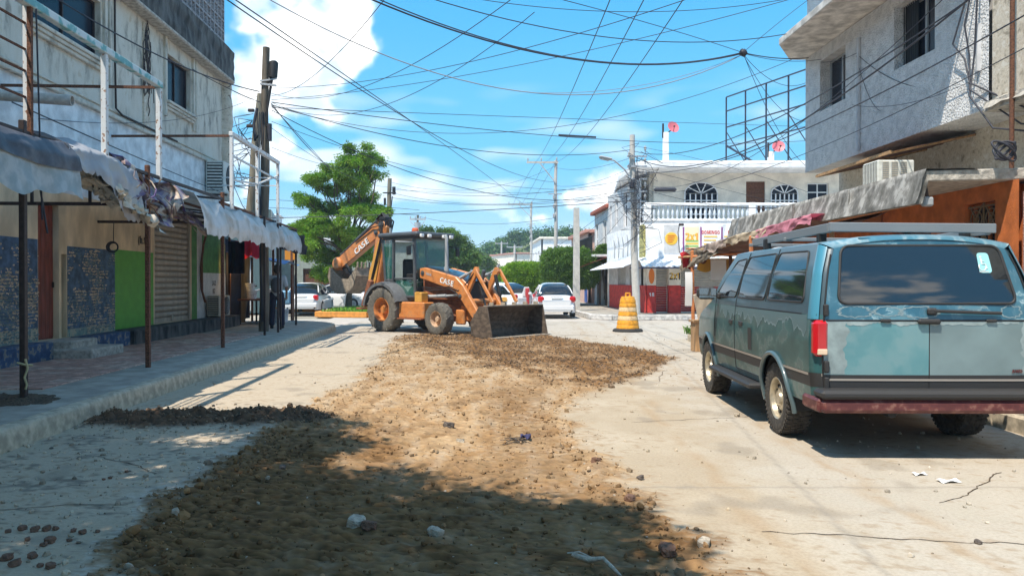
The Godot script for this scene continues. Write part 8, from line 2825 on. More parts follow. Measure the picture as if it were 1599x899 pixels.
	for k in 12:
		var a0 := PI * (0.75 + 1.35 * k / 12.0)
		var a1 := PI * (0.75 + 1.35 * (k + 1) / 12.0)
		b.bar(van_rear(Vector2(0.507, 1.628) + Vector2.from_angle(a0) * 0.03) + V3(0, 0, 0.011), van_rear(Vector2(0.507, 1.628) + Vector2.from_angle(a1) * 0.03) + V3(0, 0, 0.011), 0.008, 0.004)
	b.box(van_rear(Vector2(0.503, 1.716)) + V3(0, 0, 0.011), V3(0.018, 0.018, 0.003), 0.001)
	b.box(van_rear(Vector2(0.515, 1.588)) + V3(0, 0, 0.011), V3(0.08, 0.008, 0.003))
	part(st, "wheelchair_symbol", b, M.white_paint)
	# roof, windscreen and bonnet as one run of panels
	var prof := func(v: float, list: Array) -> Vector2:
		var g := v * (list.size() - 1)
		var j := mini(int(g), list.size() - 2)
		return (list[j] as Vector2).lerp(list[j + 1], g - j)
	var strip := func(list: Array, nv: int, crown: float, called: String, m: Material) -> void:
		var bb := MB.new()
		bb.sheet(24, nv, func(u, v):
			var q: Vector2 = prof.call(v, list)
			var e := van_side(q)
			var s: float = u * 2.0 - 1.0
			return V3(-e.x * s, e.y + crown * (1.0 - pow(absf(s), 2.4)), e.z - (0.05 * (1.0 - s * s) if q.x < -3.0 else 0.0)))
		part(o, called, bb, m)
	var rl := []
	for k in 12:
		rl.append(Vector2(-0.09 * (1.0 - cos(PI * 0.5 * k / 11.0)), 1.84))
	for k in 12:
		rl.append(Vector2(-0.09 - 2.81 * k / 11.0, 1.84))
	strip.call(rl, 60, 0.08, "roof", mk("van_roof", Color(0.06, 0.18, 0.25), 0.35, {"ramp": [[0.3, Color(0.045, 0.15, 0.22)], [0.55, Color(0.07, 0.21, 0.28)], [0.62, Color(0.35, 0.44, 0.46)], [0.8, Color(0.10, 0.22, 0.28)]], "scale": 3.5, "seed": 68, "coat": 0.6, "coat_rough": 0.2}))
	strip.call([Vector2(-2.90, 1.84), Vector2(-3.32, 1.53), Vector2(-3.72, 1.24)], 10, 0.08, "windscreen", M.dark_glass)
	strip.call([Vector2(-3.72, 1.24), Vector2(-4.1, 1.15), Vector2(-4.5, 1.06)], 8, 0.06, "bonnet", M.van_upper)
	strip.call([Vector2(-4.5, 1.06), Vector2(-4.72, 0.95), Vector2(-4.8, 0.7), Vector2(-4.8, 0.44)], 10, 0.02, "front_face", M.van_flank)
	b = MB.new()
	b.box(V3(0, 0.62, -2.4), V3(1.7, 0.3, 4.5))
	part(o, "floor_pan", b, M.black)
	# bumper with black step
	b = MB.new()
	b.box(V3(0, 0.465, 0.10), V3(1.92, 0.115, 0.16), 0.03)
	b.box(V3(-0.95, 0.465, -0.06), V3(0.06, 0.115, 0.38), 0.02)
	b.box(V3(0.95, 0.465, -0.06), V3(0.06, 0.115, 0.38), 0.02)
	var bp := part(o, "rear_bumper", b, M.van_bumper)
	b = MB.new()
	b.box(V3(0, 0.562, 0.09), V3(1.94, 0.075, 0.22), 0.025)
	part(bp, "step_pad", b, M.van_trim)
	b = MB.new()
	b.tube(P3([V3(-0.3, 0.38, 0.0), V3(-0.3, 0.36, -1.5)]), 0.04, 8)
	b.box(V3(0.1, 0.42, -0.3), V3(0.6, 0.12, 0.3), 0.04)
	b.bar(V3(-0.75, 0.36, -1.06), V3(0.75, 0.36, -1.06), 0.12, 0.12, 0.03)
	b.ball(V3(0.1, 0.36, -1.06), V3(0.18, 0.17, 0.17), 12, 8)
	part(o, "rear_axle", b, M.black)
	# hinges, wiper, handle, badge
	b = MB.new()
	for h in [1.26, 0.78, 0.64]:
		b.box(V3(-0.865, h, van_tilt(h) + 0.015), V3(0.04, 0.10, 0.04), 0.008)
		b.box(V3(0.865, h, van_tilt(h) + 0.015), V3(0.04, 0.10, 0.04), 0.008)
	part(o, "hinge", b, M.van_trim)
	b = MB.new()
	b.bar(van_rear(Vector2(0.02, 1.255)) + V3(0, 0, 0.035), van_rear(Vector2(0.60, 1.235)) + V3(0, 0, 0.03), 0.028, 0.028, 0.008)
	b.box(van_rear(Vector2(0.02, 1.25)) + V3(0, 0, 0.02), V3(0.08, 0.06, 0.05), 0.015)
	part(o, "wiper", b, M.van_trim)
	b = MB.new()
	b.box(van_rear(Vector2(-0.01, 1.165)) + V3(0, 0, 0.02), V3(0.19, 0.045, 0.045), 0.015)
	b.box(van_rear(Vector2(-0.37, 1.172)) + V3(0, 0, 0.014), V3(0.09, 0.03, 0.02), 0.008)
	b.box(van_rear(Vector2(0.52, 1.172)) + V3(0, 0, 0.014), V3(0.09, 0.026, 0.02), 0.008)
	part(o, "gate_handle", b, M.van_trim)
	words(o, "badge", "AWD", 0.028, M.van_bumper, Transform3D(Basis(), V3(0.74, 0.745, 0.012)))
	b = MB.new()
	for s in [-0.45, 0.42]:
		b.box(V3(s, 1.875, -0.22), V3(0.12, 0.03, 0.06), 0.012)
	part(o, "gate_hinge", b, M.van_teal)
	# worn paint: pale primer with ragged edges
	mk("van_worn", Color(0.075, 0.135, 0.145), 0.5, {"coat": 0.3, "coat_rough": 0.3})
	mk("van_scar", Color(0.19, 0.26, 0.28), 0.6)
	vary("van_bare", Color(0.25, 0.315, 0.32), 0.2, 0.55, {"scale": 1.2})
	var fn := FastNoiseLite.new()
	fn.seed = 19
	fn.frequency = 1.0
	fn.fractal_octaves = 4
	var wavy := func(t: float, s: float) -> float: return fn.get_noise_2d(t * 4.0, s) + 0.5 * absf(fn.get_noise_2d(t * 9.0, s + 5))
	var edge := PackedVector2Array()
	var ribs := PackedVector2Array()
	for k in 121:
		var z := -0.16 - 3.0 * k / 120.0
		edge.append(Vector2(z, 1.09 + 0.13 * wavy.call(z, 2.0)))
	ribs = edge.duplicate()
	for k in range(120, -1, -1):
		ribs.append(edge[k] + Vector2(0, 0.011 + 0.010 * absf(wavy.call(edge[k].x, 9.0))))
	var worn := edge.duplicate()
	worn.append(Vector2(-3.16, 1.212))
	worn.append(Vector2(-0.16, 1.212))
	b = MB.new()
	b.skin(worn, 0.1, van_side, false, 0.0015)
	part(o, "worn_paint", b, M.van_worn)
	b = MB.new()
	b.skin(ribs, 0.1, van_side, false, 0.0025)
	part(o, "paint_scar", b, M.van_scar)
	# ragged rings on the gate under and over the glass
	b = MB.new()
	for k in [[-0.62, 1.245, 0.15, 0.05], [-0.34, 1.25, 0.12, 0.045], [-0.08, 1.243, 0.17, 0.05], [0.70, 1.25, 0.09, 0.055], [0.38, 1.285, 0.12, 0.02]]:
		var ro := PackedVector2Array()
		var ri := PackedVector2Array()
		for q in 40:
			var a := TAU * q / 40.0
			var e := Vector2(cos(a) * k[2], sin(a) * k[3]) * (1.0 + 0.35 * fn.get_noise_2d(cos(a) * 3 + k[0] * 9, sin(a) * 3))
			ro.append(Vector2(k[0], k[1]) + e)
			ri.append(Vector2(k[0], k[1]) + e * (0.86 - 0.1 * absf(fn.get_noise_2d(a * 2, k[0] * 7))))
		for q in 40:
			var n := (q + 1) % 40
			var lo := 1.18
			if ro[q].y > lo and ro[n].y > lo and ri[q].y > lo and ri[n].y > lo:
				b.skin(PackedVector2Array([ro[q], ro[n], ri[n], ri[q]]), 0.2, van_rear, false, 0.002)
	part(o, "paint_scar", b, M.van_scar)
	# bare strips on the lower doors
	for k in [[-0.885, -0.70, 3.0], [0.885, 0.775, 5.0]]:
		var bp2 := PackedVector2Array([Vector2(k[0], 0.715)])
		for q in 25:
			var h := 0.715 + 0.45 * q / 24.0
			bp2.append(Vector2(k[1] + 0.05 * wavy.call(h * 2.0, k[2]), h))
		bp2.append(Vector2(k[0], 1.165))
		b = MB.new()
		b.skin(bp2, 0.1, van_rear, false, 0.0015)
		part(o, "worn_paint", b, M.van_bare)
	for k in [[-0.69, -0.008, 7.0], [0.008, 0.76, 11.0]]:
		var tp := PackedVector2Array()
		for q in 41:
			var x: float = lerpf(k[0], k[1], q / 40.0)
			tp.append(Vector2(x, 1.135 + 0.03 * wavy.call(x * 1.5, k[2])))
		tp.append(Vector2(k[1], 1.166))
		tp.append(Vector2(k[0], 1.166))
		b = MB.new()
		b.skin(tp, 0.1, van_rear, false, 0.0012)
		part(o, "worn_paint", b, M.van_bare)
	# wheels
	for z in arch_at:
		for s in [-1.0, 1.0]:
			var holder := Node3D.new()
			holder.name = "wheel_mount"
			holder.position = V3(s * 0.83, 0.352, z)
			holder.rotation.y = PI * 0.5 * s
			var tmp := wheel(o, Vector3.ZERO, 0.352, 0.245, 0.205, M.rim_bronze, 44, 1.0, 0, M.tyre_dusty)
			tmp.transform = holder.transform
			holder.free()
	# roof rack
	mk("rack_grey", Color(0.19, 0.21, 0.225), 0.55)
	var rk := part(o, "roof_rack", MB.new().bar(V3(-0.64, 1.995, -0.50), V3(-0.60, 1.985, -3.0), 0.04, 0.085, 0.006), M.rack_grey)
	part(rk, "rail", MB.new().bar(V3(0.80, 1.96, -0.5), V3(0.66, 1.93, -3.0), 0.04, 0.06, 0.006), M.rack_grey)
	part(rk, "crossbar", MB.new().bar(V3(-0.66, 2.0, -0.47), V3(0.84, 1.985, -0.47), 0.04, 0.085, 0.006), M.rack_grey)
	for z in [-1.7, -2.98]:
		part(rk, "crossbar", MB.new().bar(V3(-0.66, 1.955, z), V3(0.74, 1.945, z), 0.04, 0.04, 0.006), M.rack_grey)
	for k in [[-0.62, -0.75], [-0.62, -2.4], [0.72, -0.75], [0.68, -2.4]]:
		part(rk, "foot", MB.new().box(V3(k[0], 1.93, k[1]), V3(0.07, 0.14, 0.09), 0.01), M.black)

# ---------- the digger ----------
func plate(o: Node3D, called: String, flat: Array, z: float, d: float, m: Material, bev := 0.015) -> MeshInstance3D:
	var b := MB.new()
	b.x = Transform3D(Basis(), V3(0, 0, z))
	b.extr(P2(flat), d, bev)
	return part(o, called, b, m)

func shell(o: Node3D, called: String, prof: Array, w: float, t: float, m: Material, sides: Array, z := 0.0) -> MeshInstance3D:   # a bent plate with two cheeks: a bucket
	var p := P2(prof)
	var q := p.duplicate()
	for k in range(p.size() - 1, -1, -1):
		var d := (p[mini(k + 1, p.size() - 1)] - p[maxi(k - 1, 0)]).normalized()
		q.append(p[k] + Vector2(-d.y, d.x) * t)
	var b := MB.new()
	b.x = Transform3D(Basis(), V3(0, 0, z))
	b.extr(q, w)
	var o2 := part(o, called, b, m)
	for s in [-1.0, 1.0]:
		b = MB.new()
		b.x = Transform3D(Basis(), V3(0, 0, z + s * (w * 0.5 + t * 0.5)))
		b.extr(P2(sides), t, 0.004)
		part(o2, "cheek", b, m)
	return o2

func loader() -> void:
	var o := thing("backhoe_loader", "orange backhoe loader with dark cab facing right across the end of the dug street", "backhoe loader", V3(-3.24, 0, -24.0), -0.722)
	mk("digger_orange", Color(0.5, 0.2, 0.05), 0.5, {"ramp": [[0.1, Color(0.40, 0.14, 0.045)], [0.4, Color(0.58, 0.205, 0.05)], [0.65, Color(0.62, 0.24, 0.065)], [0.85, Color(0.46, 0.23, 0.11)]], "scale": 1.5, "seed": 81, "coat": 0.2, "coat_rough": 0.3})
	vary("digger_rusty", Color(0.28, 0.10, 0.045), 0.35, 0.75, {"scale": 0.8})
	vary("digger_yellow", Color(0.62, 0.32, 0.06), 0.15, 0.6, {"scale": 0.8})
	vary("digger_grey", Color(0.07, 0.078, 0.085), 0.2, 0.5, {"scale": 1.0})
	vary("bucket_steel", Color(0.13, 0.10, 0.075), 0.45, 0.7, {"scale": 0.9, "metal": 0.2})
	vary("bucket_dusty", Color(0.30, 0.25, 0.19), 0.35, 0.9, {"scale": 0.8})
	vary("tyre_grey", Color(0.135, 0.125, 0.105), 0.3, 0.95, {"scale": 0.6})
	vary("fender_grey", Color(0.13, 0.135, 0.14), 0.2, 0.6, {"scale": 0.8})
	var gl := StandardMaterial3D.new()
	gl.transparency = BaseMaterial3D.TRANSPARENCY_ALPHA
	gl.albedo_color = Color(0.10, 0.46, 0.40, 0.32)
	gl.roughness = 0.04
	gl.metallic_specular = 0.7
	M["tint_glass"] = gl
	var og: Material = M.digger_orange
	# wheels
	for s in [-1.0, 1.0]:
		wheel(o, V3(0, 0.67, s * 0.88), 0.68, 0.46, 0.36, og, 17, s, 1, M.tyre_grey)
		wheel(o, V3(2.32, 0.45, s * 0.86), 0.46, 0.33, 0.23, vary("rim_cream", Color(0.50, 0.34, 0.22), 0.3, 0.7, {"scale": 0.4}), 14, s, 1, M.tyre_grey)
	# frame, tanks, axle
	part(o, "chassis", MB.new().box(V3(0.9, 0.82, 0), V3(4.1, 0.36, 0.66), 0.03).box(V3(0.0, 0.67, 0), V3(0.35, 0.34, 1.4), 0.05).box(V3(2.32, 0.46, 0), V3(0.28, 0.22, 1.45), 0.05), M.digger_rusty)
	part(o, "front_axle", MB.new().box(V3(2.9, 0.62, 0.0), V3(0.5, 0.5, 0.72), 0.05).box(V3(2.75, 0.5, 0.42), V3(0.35, 0.42, 0.12), 0.03), og)
	for s in [-1.0, 1.0]:
		part(o, "side_tank", MB.new().box(V3(1.2, 0.67, s * 0.74), V3(1.12, 0.48, 0.42), 0.03), og)
		part(o, "step_plate", MB.new().box(V3(1.05, 0.42, s * 0.78), V3(1.3, 0.035, 0.46), 0.006), M.digger_rusty)
		part(o, "tool_box", MB.new().box(V3(1.47, 1.05, s * 0.78), V3(0.3, 0.30, 0.28), 0.02).box(V3(1.47, 1.19, s * 0.925), V3(0.14, 0.05, 0.012), 0.005), M.digger_yellow)
		# fender
		var fb := MB.new()
		fb.sheet(20, 6, func(u, v):
			var a = PI * (0.10 + 0.86 * u)
			var r := 0.83 + 0.03 * sin(PI * v)
			return V3(cos(a) * r - 0.02, 0.67 + sin(a) * r * 0.98, s * (0.55 + 0.58 * v)))
		fb.sheet(20, 1, func(u, v):
			var a = PI * (0.10 + 0.86 * u)
			return V3(cos(a) * (0.83 - 0.09 * v) - 0.02, 0.67 + sin(a) * (0.83 - 0.09 * v) * 0.98, s * 1.13))
		part(o, "fender", fb, M.fender_grey)
	# cab
	var cb := MB.new()
	cb.box(V3(0.35, 1.02, 0), V3(1.5, 0.14, 1.36), 0.02)
	cb.box(V3(0.95, 1.25, 0), V3(0.14, 0.5, 1.1), 0.03)
	part(o, "cab_floor", cb, M.digger_grey)
	var cab := part(o, "cab_frame", MB.new().box(V3(0.37, 2.82, 0), V3(1.5, 0.06, 1.44), 0.02), M.digger_grey)
	for s in [-1.0, 1.0]:
		for k in [[-0.18, 1.05, -0.42, 2.82, 0.09], [0.12, 1.5, 0.08, 2.82, 0.085], [1.12, 1.05, 1.02, 2.82, 0.085], [0.10, 1.6, 1.08, 1.6, 0.05], [-0.3, 1.55, 0.1, 1.55, 0.05], [-0.2, 1.06, 1.12, 1.06, 0.07]]:
			part(cab, "post", MB.new().bar(V3(k[0], k[1], s * 0.70), V3(k[2], k[3], s * (0.70 if k[1] == k[3] else 0.66)), k[4], k[4], 0.012), M.digger_grey)
		plate(cab, "pane", [-0.30, 1.6, -0.40, 2.78, 0.05, 2.78, 0.09, 1.6], s * 0.69, 0.012, gl, 0.0)
		plate(cab, "pane", [0.62, 1.1, 1.08, 1.1, 1.08, 1.57, 0.12, 1.57, 0.2, 1.5, 0.5, 1.3], s * 0.69, 0.012, gl, 0.0)
		if s < 0:
			plate(cab, "pane", [0.12, 1.63, 0.12, 2.78, 1.02, 2.78, 1.07, 1.63], s * 0.68, 0.012, gl, 0.0)
	part(cab, "windscreen", MB.new().quad(V3(1.13, 1.35, -0.66), V3(1.03, 2.78, -0.62), V3(1.03, 2.78, 0.62), V3(1.13, 1.35, 0.66)), gl)
	part(cab, "rear_glass", MB.new().quad(V3(-0.28, 1.5, -0.66), V3(-0.42, 2.78, -0.62), V3(-0.42, 2.78, 0.62), V3(-0.28, 1.5, 0.66)), gl)
	var rf := part(o, "cab_roof", MB.new().box(V3(0.37, 2.92, 0), V3(1.82, 0.15, 1.62), 0.05), M.digger_grey)
	for k in [-0.6, -0.3, 0.3, 0.6]:
		part(rf, "work_lamp", MB.new().box(V3(1.30, 2.87, k), V3(0.08, 0.1, 0.14), 0.02), M.white_paint)
	var bb := MB.new()
	bb.x = Transform3D(Basis(), V3(0.95, 2.99, 0.55))
	bb.lathe(P2([0.11, 0.0, 0.11, 0.07, 0.09, 0.12, 0.0, 0.13]), 16)
	part(rf, "beacon", bb, mk("beacon", Color(0.70, 0.13, 0.03), 0.2, {"coat": 1.0}))
	part(o, "seat", MB.new().box(V3(0.22, 1.45, 0), V3(0.5, 0.16, 0.52), 0.06).box(V3(0.02, 1.85, 0), V3(0.14, 0.72, 0.48), 0.06), M.black)
	var wh := MB.new()
	var ring := PackedVector3Array()
	for k in 21:
		ring.append(V3(0.78, 1.78, 0) + V3(0.07 * cos(TAU * k / 20.0), 0.16 * cos(TAU * k / 20.0) * 0.55, 0.19 * sin(TAU * k / 20.0)))
	wh.tube(ring, 0.017, 6, false)
	wh.bar(V3(0.95, 1.2, 0), V3(0.79, 1.76, 0), 0.07, 0.07)
	wh.box(V3(0.62, 1.66, 0.45), V3(0.3, 0.18, 0.1), 0.02)
	part(o, "steering_wheel", wh, M.black)
	# bonnet and nose
	for s in [-1.0, 1.0]:
		plate(o, "side_panel", [1.15, 0.98, 1.15, 1.86, 2.75, 1.52, 3.02, 1.38, 3.02, 0.98], s * 0.40, 0.04, M.digger_rusty)
		plate(o, "bonnet_panel", [1.12, 1.70, 1.12, 1.92, 2.80, 1.60, 3.05, 1.42, 3.05, 1.25, 2.6, 1.40], s * 0.43, 0.04, og)
	var hb := MB.new()
	hb.sheet(12, 14, func(u, v):
		var w: float = u * 2.0 - 1.0
		var x: float = 1.1 + 1.98 * v
		return V3(x, (1.98 - 0.20 * v - 0.25 * v * v) - 0.09 * pow(absf(w), 4), w * (0.44 - 0.05 * v * v)))
	part(o, "bonnet", hb, mk("bonnet_black", Color(0.025, 0.035, 0.045), 0.3, {"coat": 0.5}))
	part(o, "grille", MB.new().box(V3(3.02, 1.15, 0), V3(0.12, 0.66, 0.74), 0.03), M.black)
	part(o, "engine", MB.new().box(V3(2.0, 1.2, 0), V3(1.7, 0.5, 0.6), 0.05), M.black)
	var ex := MB.new()
	ex.tube(P3([V3(1.95, 1.75, 0.22), V3(1.95, 2.55, 0.22), V3(1.95, 2.80, 0.22), V3(1.90, 2.86, 0.22)]), [0.055, 0.05, 0.05, 0.05], 12)
	ex.tube(P3([V3(1.95, 1.78, 0.22), V3(1.95, 1.95, 0.22)]), 0.075, 12)
	part(o, "exhaust_pipe", ex, M.frame_grey)
	# loader arms
	for s in [-1.0, 1.0]:
		var am := plate(o, "loader_arm", [1.22, 1.62, 1.22, 1.90, 1.45, 1.92, 2.74, 1.64, 3.02, 1.42, 3.64, 0.62, 3.58, 0.48, 3.42, 0.46, 2.72, 1.24], s * 0.56, 0.13, og, 0.02)
		if s > 0:
			words(am, "lettering", "CASE", 0.155, M.white_paint, Transform3D(Basis(Vector3.BACK, -0.22), V3(2.38, 1.50, 0.629)), false, 1.15)
			words(am, "lettering", "CASE", 0.155, M.black, Transform3D(Basis(Vector3.BACK, -0.22), V3(2.39, 1.492, 0.624)), false, 1.2)
			words(am, "lettering", "580N", 0.07, M.frame_grey, Transform3D(Basis(Vector3.BACK, -0.2), V3(1.62, 1.72, 0.628)))
		part(o, "lift_cylinder", MB.new().tube(P3([V3(1.35, 1.06, s * 0.56), V3(2.3, 1.10, s * 0.56)]), 0.055, 10).tube(P3([V3(2.3, 1.10, s * 0.56), V3(2.85, 1.13, s * 0.56)]), 0.035, 8), M.frame_grey)
		plate(o, "bell_crank", [2.86, 1.02, 2.98, 1.02, 3.46, 1.80, 3.42, 1.92, 3.32, 1.92, 3.22, 1.78], s * 0.42, 0.09, og, 0.012)
		part(o, "bucket_link", MB.new().bar(V3(3.39, 1.85, s * 0.50), V3(4.06, 0.93, s * 0.50), 0.06, 0.10, 0.012), og)
		part(o, "tilt_cylinder", MB.new().tube(P3([V3(2.35, 1.45, s * 0.42), V3(3.0, 1.72, s * 0.42)]), 0.05, 10).tube(P3([V3(3.0, 1.72, s * 0.42), V3(3.36, 1.86, s * 0.42)]), 0.03, 8), M.frame_grey)
		part(o, "dump_cylinder", MB.new().tube(P3([V3(3.36, 1.70, s * 0.36), V3(3.55, 1.1, s * 0.36)]), 0.05, 10).tube(P3([V3(3.55, 1.1, s * 0.36), V3(3.75, 0.6, s * 0.36)]), 0.03, 8), M.black)
		part(o, "arm_guard", MB.new().bar(V3(3.02, 1.85, s * 0.25), V3(2.94, 1.55, s * 0.25), 0.1, 0.1, 0.02), M.digger_grey)
		for k in [[1.36, 1.76, 0.07], [3.53, 0.56, 0.065], [2.92, 1.10, 0.06]]:
			var pb := MB.new()
			pb.x = Transform3D(Basis(Vector3.RIGHT, PI * 0.5 * s), V3(k[0], k[1], s * 0.56))
			pb.lathe(P2([k[2], 0.06, k[2], 0.085, k[2] * 0.45, 0.09, k[2] * 0.45, 0.105, 0.0, 0.105]), 14)
			part(o, "pin", pb, M.digger_grey)
		part(o, "arm_hose", MB.new().tube(P3([V3(1.2, 1.35, s * 0.5), V3(1.7, 1.32, s * 0.635), V3(2.5, 1.36, s * 0.635), V3(2.85, 1.25, s * 0.63), V3(3.1, 1.5, s * 0.5), V3(3.3, 1.75, s * 0.46)]), 0.017, 6).tube(P3([V3(1.2, 1.28, s * 0.5), V3(1.75, 1.25, s * 0.635), V3(2.5, 1.30, s * 0.64), V3(2.8, 1.18, s * 0.635), V3(3.0, 0.95, s * 0.5)]), 0.017, 6), M.black)
		part(o, "cab_mirror", MB.new().bar(V3(1.05, 2.6, s * 0.7), V3(1.15, 2.55, s * 0.98), 0.025, 0.025).box(V3(1.17, 2.42, s * 1.0), V3(0.05, 0.26, 0.17), 0.02), M.black)
		part(o, "door_handle", MB.new().box(V3(0.95, 1.5, s * 0.745), V3(0.14, 0.035, 0.03), 0.01), M.black)
		part(o, "hand_rail", MB.new().tube(P3([V3(1.2, 1.15, s * 0.72), V3(1.24, 1.25, s * 0.8), V3(1.2, 2.0, s * 0.78), V3(1.12, 2.05, s * 0.7)]), 0.016, 6), M.digger_grey)
	for k in [[-1.14, 3.66, 0.15, 0.11], [-3.56, 2.22, 0.14, 0.1], [-1.78, 0.98, 0.16, 0.11], [-1.42, 3.35, 0.14, 0.08]]:
		var pb := MB.new()
		pb.x = Transform3D(Basis(Vector3.RIGHT, PI * 0.5), V3(k[0], k[1], 0))
		pb.lathe(P2([0.0, -k[2] - 0.03, k[3], -k[2] - 0.03, k[3], k[2] + 0.03, k[3] * 0.5, k[2] + 0.035, k[3] * 0.5, k[2] + 0.05, 0.0, k[2] + 0.05]), 16)
		part(o, "pin", pb, M.digger_grey)
	part(o, "hose", MB.new().tube(P3([V3(-1.7, 1.4, 0.16), V3(-1.35, 2.4, 0.19), V3(-1.12, 3.2, 0.18), V3(-1.2, 3.6, 0.2), V3(-1.6, 3.55, 0.17), V3(-2.5, 3.05, 0.15)]), 0.022, 6).tube(P3([V3(-1.62, 1.4, 0.17), V3(-1.27, 2.4, 0.2), V3(-1.04, 3.2, 0.19), V3(-1.1, 3.75, 0.2), V3(-1.5, 3.75, 0.12)]), 0.022, 6), M.black)
	part(o, "cross_tube", MB.new().tube(P3([V3(3.2, 0.95, -0.56), V3(3.2, 0.95, 0.56)]), 0.08, 12), og)
	# front bucket
	var bk := shell(o, "front_bucket", [4.66, 0.015, 4.1, 0.03, 3.95, 0.07, 3.90, 0.2, 3.92, 0.42, 4.02, 0.62, 4.2, 0.78, 4.46, 0.84], 2.28, 0.03, M.bucket_steel, [4.66, 0.012, 4.05, 0.02, 3.88, 0.06, 3.86, 0.44, 4.17, 0.84, 4.47, 0.87])
	part(bk, "cutting_edge", MB.new().box(V3(4.62, 0.02, 0), V3(0.2, 0.028, 2.36), 0.006), M.bucket_dusty)
	for k in 5:
		part(bk, "lug", MB.new().box(V3(4.40, 0.905, -0.92 + k * 0.46), V3(0.16, 0.09, 0.035), 0.008), M.bucket_dusty)
	part(bk, "top_edge", MB.new().box(V3(4.40, 0.86, 0), V3(0.16, 0.035, 2.3), 0.006), M.bucket_dusty)
	# rear boom, dipper and bucket
	part(o, "swing_frame", MB.new().box(V3(-1.15, 0.95, 0), V3(0.6, 0.75, 0.9), 0.05), M.digger_rusty)
	plate(o, "boom", [-1.98, 0.85, -1.62, 0.72, -1.32, 1.5, -0.98, 2.9, -0.92, 3.55, -1.06, 3.80, -1.34, 3.62, -1.46, 3.2, -1.72, 1.9], 0.0, 0.26, og, 0.03)
	plate(o, "boom_side", [-1.9, 0.9, -1.7, 0.82, -1.4, 1.6, -1.1, 2.9, -1.3, 3.0, -1.75, 1.9], 0.15, 0.03, M.digger_yellow, 0.008)
	var dp := plate(o, "dipper", [-1.05, 3.62, -1.22, 3.80, -1.5, 3.72, -3.55, 2.42, -3.72, 2.20, -3.62, 2.02, -3.3, 2.05, -1.3, 3.22], 0.0, 0.24, og, 0.02)
	words(dp, "lettering", "CASE", 0.22, M.white_paint, Transform3D(Basis(Vector3.BACK, 0.575), V3(-2.20, 2.86, 0.128)), false, 1.2)
	words(dp, "lettering", "CASE", 0.22, M.black, Transform3D(Basis(Vector3.BACK, 0.575), V3(-2.19, 2.845, 0.123)), false, 1.25)
	part(dp, "cylinder", MB.new().tube(P3([V3(-1.4, 3.88, 0), V3(-2.6, 3.15, 0)]), 0.06, 10).tube(P3([V3(-2.6, 3.15, 0), V3(-3.5, 2.58, 0)]), 0.035, 8), M.digger_grey)
	var hs := MB.new()
	for k in 5:
		hs.tube(P3([V3(-1.0, 3.2, -0.1 + 0.05 * k), V3(-0.85 - 0.03 * k, 3.75, -0.12 + 0.06 * k), V3(-1.15, 4.0 + 0.02 * k, -0.1 + 0.05 * k), V3(-1.45, 3.85, -0.1 + 0.05 * k)]), 0.028, 6)
	hs.box(V3(-1.12, 3.86, 0), V3(0.3, 0.14, 0.3), 0.03)
	part(o, "hose", hs, M.black)
	part(o, "boom_cylinder", MB.new().tube(P3([V3(-0.98, 1.2, 0), V3(-0.88, 2.4, 0)]), 0.07, 10).tube(P3([V3(-0.88, 2.4, 0), V3(-0.86, 3.5, 0)]), 0.04, 8), M.frame_grey)
	var lk := MB.new()
	lk.x = Transform3D(Basis(Vector3.RIGHT, PI * 0.5), V3(-3.52, 2.22, 0))
	lk.lathe(P2([0.0, 0.19, 0.2, 0.19, 0.26, 0.15, 0.26, -0.15, 0.2, -0.19, 0.0, -0.19]), 20)
	part(o, "bucket_linkage", lk, og)
	part(o, "bucket_linkage", MB.new().bar(V3(-3.45, 2.15, 0), V3(-2.85, 1.75, 0), 0.12, 0.16, 0.02).bar(V3(-3.1, 2.2, 0.1), V3(-2.55, 1.75, 0.1), 0.05, 0.09, 0.01), M.black)
	var rb := shell(o, "rear_bucket", [-2.28, 1.98, -2.22, 1.7, -2.4, 1.32, -2.8, 1.12, -3.3, 1.12, -3.65, 1.35, -3.80, 1.7, -3.72, 2.0], 0.62, -0.035, M.bucket_dusty, [-2.28, 1.95, -2.22, 1.7, -2.4, 1.32, -2.8, 1.10, -3.3, 1.10, -3.67, 1.33, -3.82, 1.7, -3.74, 1.98, -3.1, 1.62, -2.7, 1.6])
	for k in 4:
		part(rb, "tooth", MB.new().bar(V3(-2.25, 1.95, -0.24 + k * 0.16), V3(-2.24, 2.16, -0.24 + k * 0.16), 0.06, 0.06, 0.015), M.bucket_dusty)
	for c in o.get_children():
		var kind := String(c.name).rstrip("0123456789")
		if c.mesh and c.mesh.get_aabb().get_center().x < -0.85 and kind in ["boom", "boom_side", "dipper", "hose", "boom_cylinder", "pin", "bucket_linkage"]:
			c.transform = Transform3D(Basis.from_scale(V3(1, 0.86, 1)), V3(0, 0.21, 0)) * c.transform
	for s in [-1.0, 1.0]:
		part(o, "stabilizer", MB.new().bar(V3(-1.42, 0.72, s * 0.62), V3(-1.15, 1.55, s * 0.55), 0.18, 0.16, 0.02).box(V3(-1.45, 0.66, s * 0.64), V3(0.34, 0.06, 0.3), 0.01), M.digger_rusty)

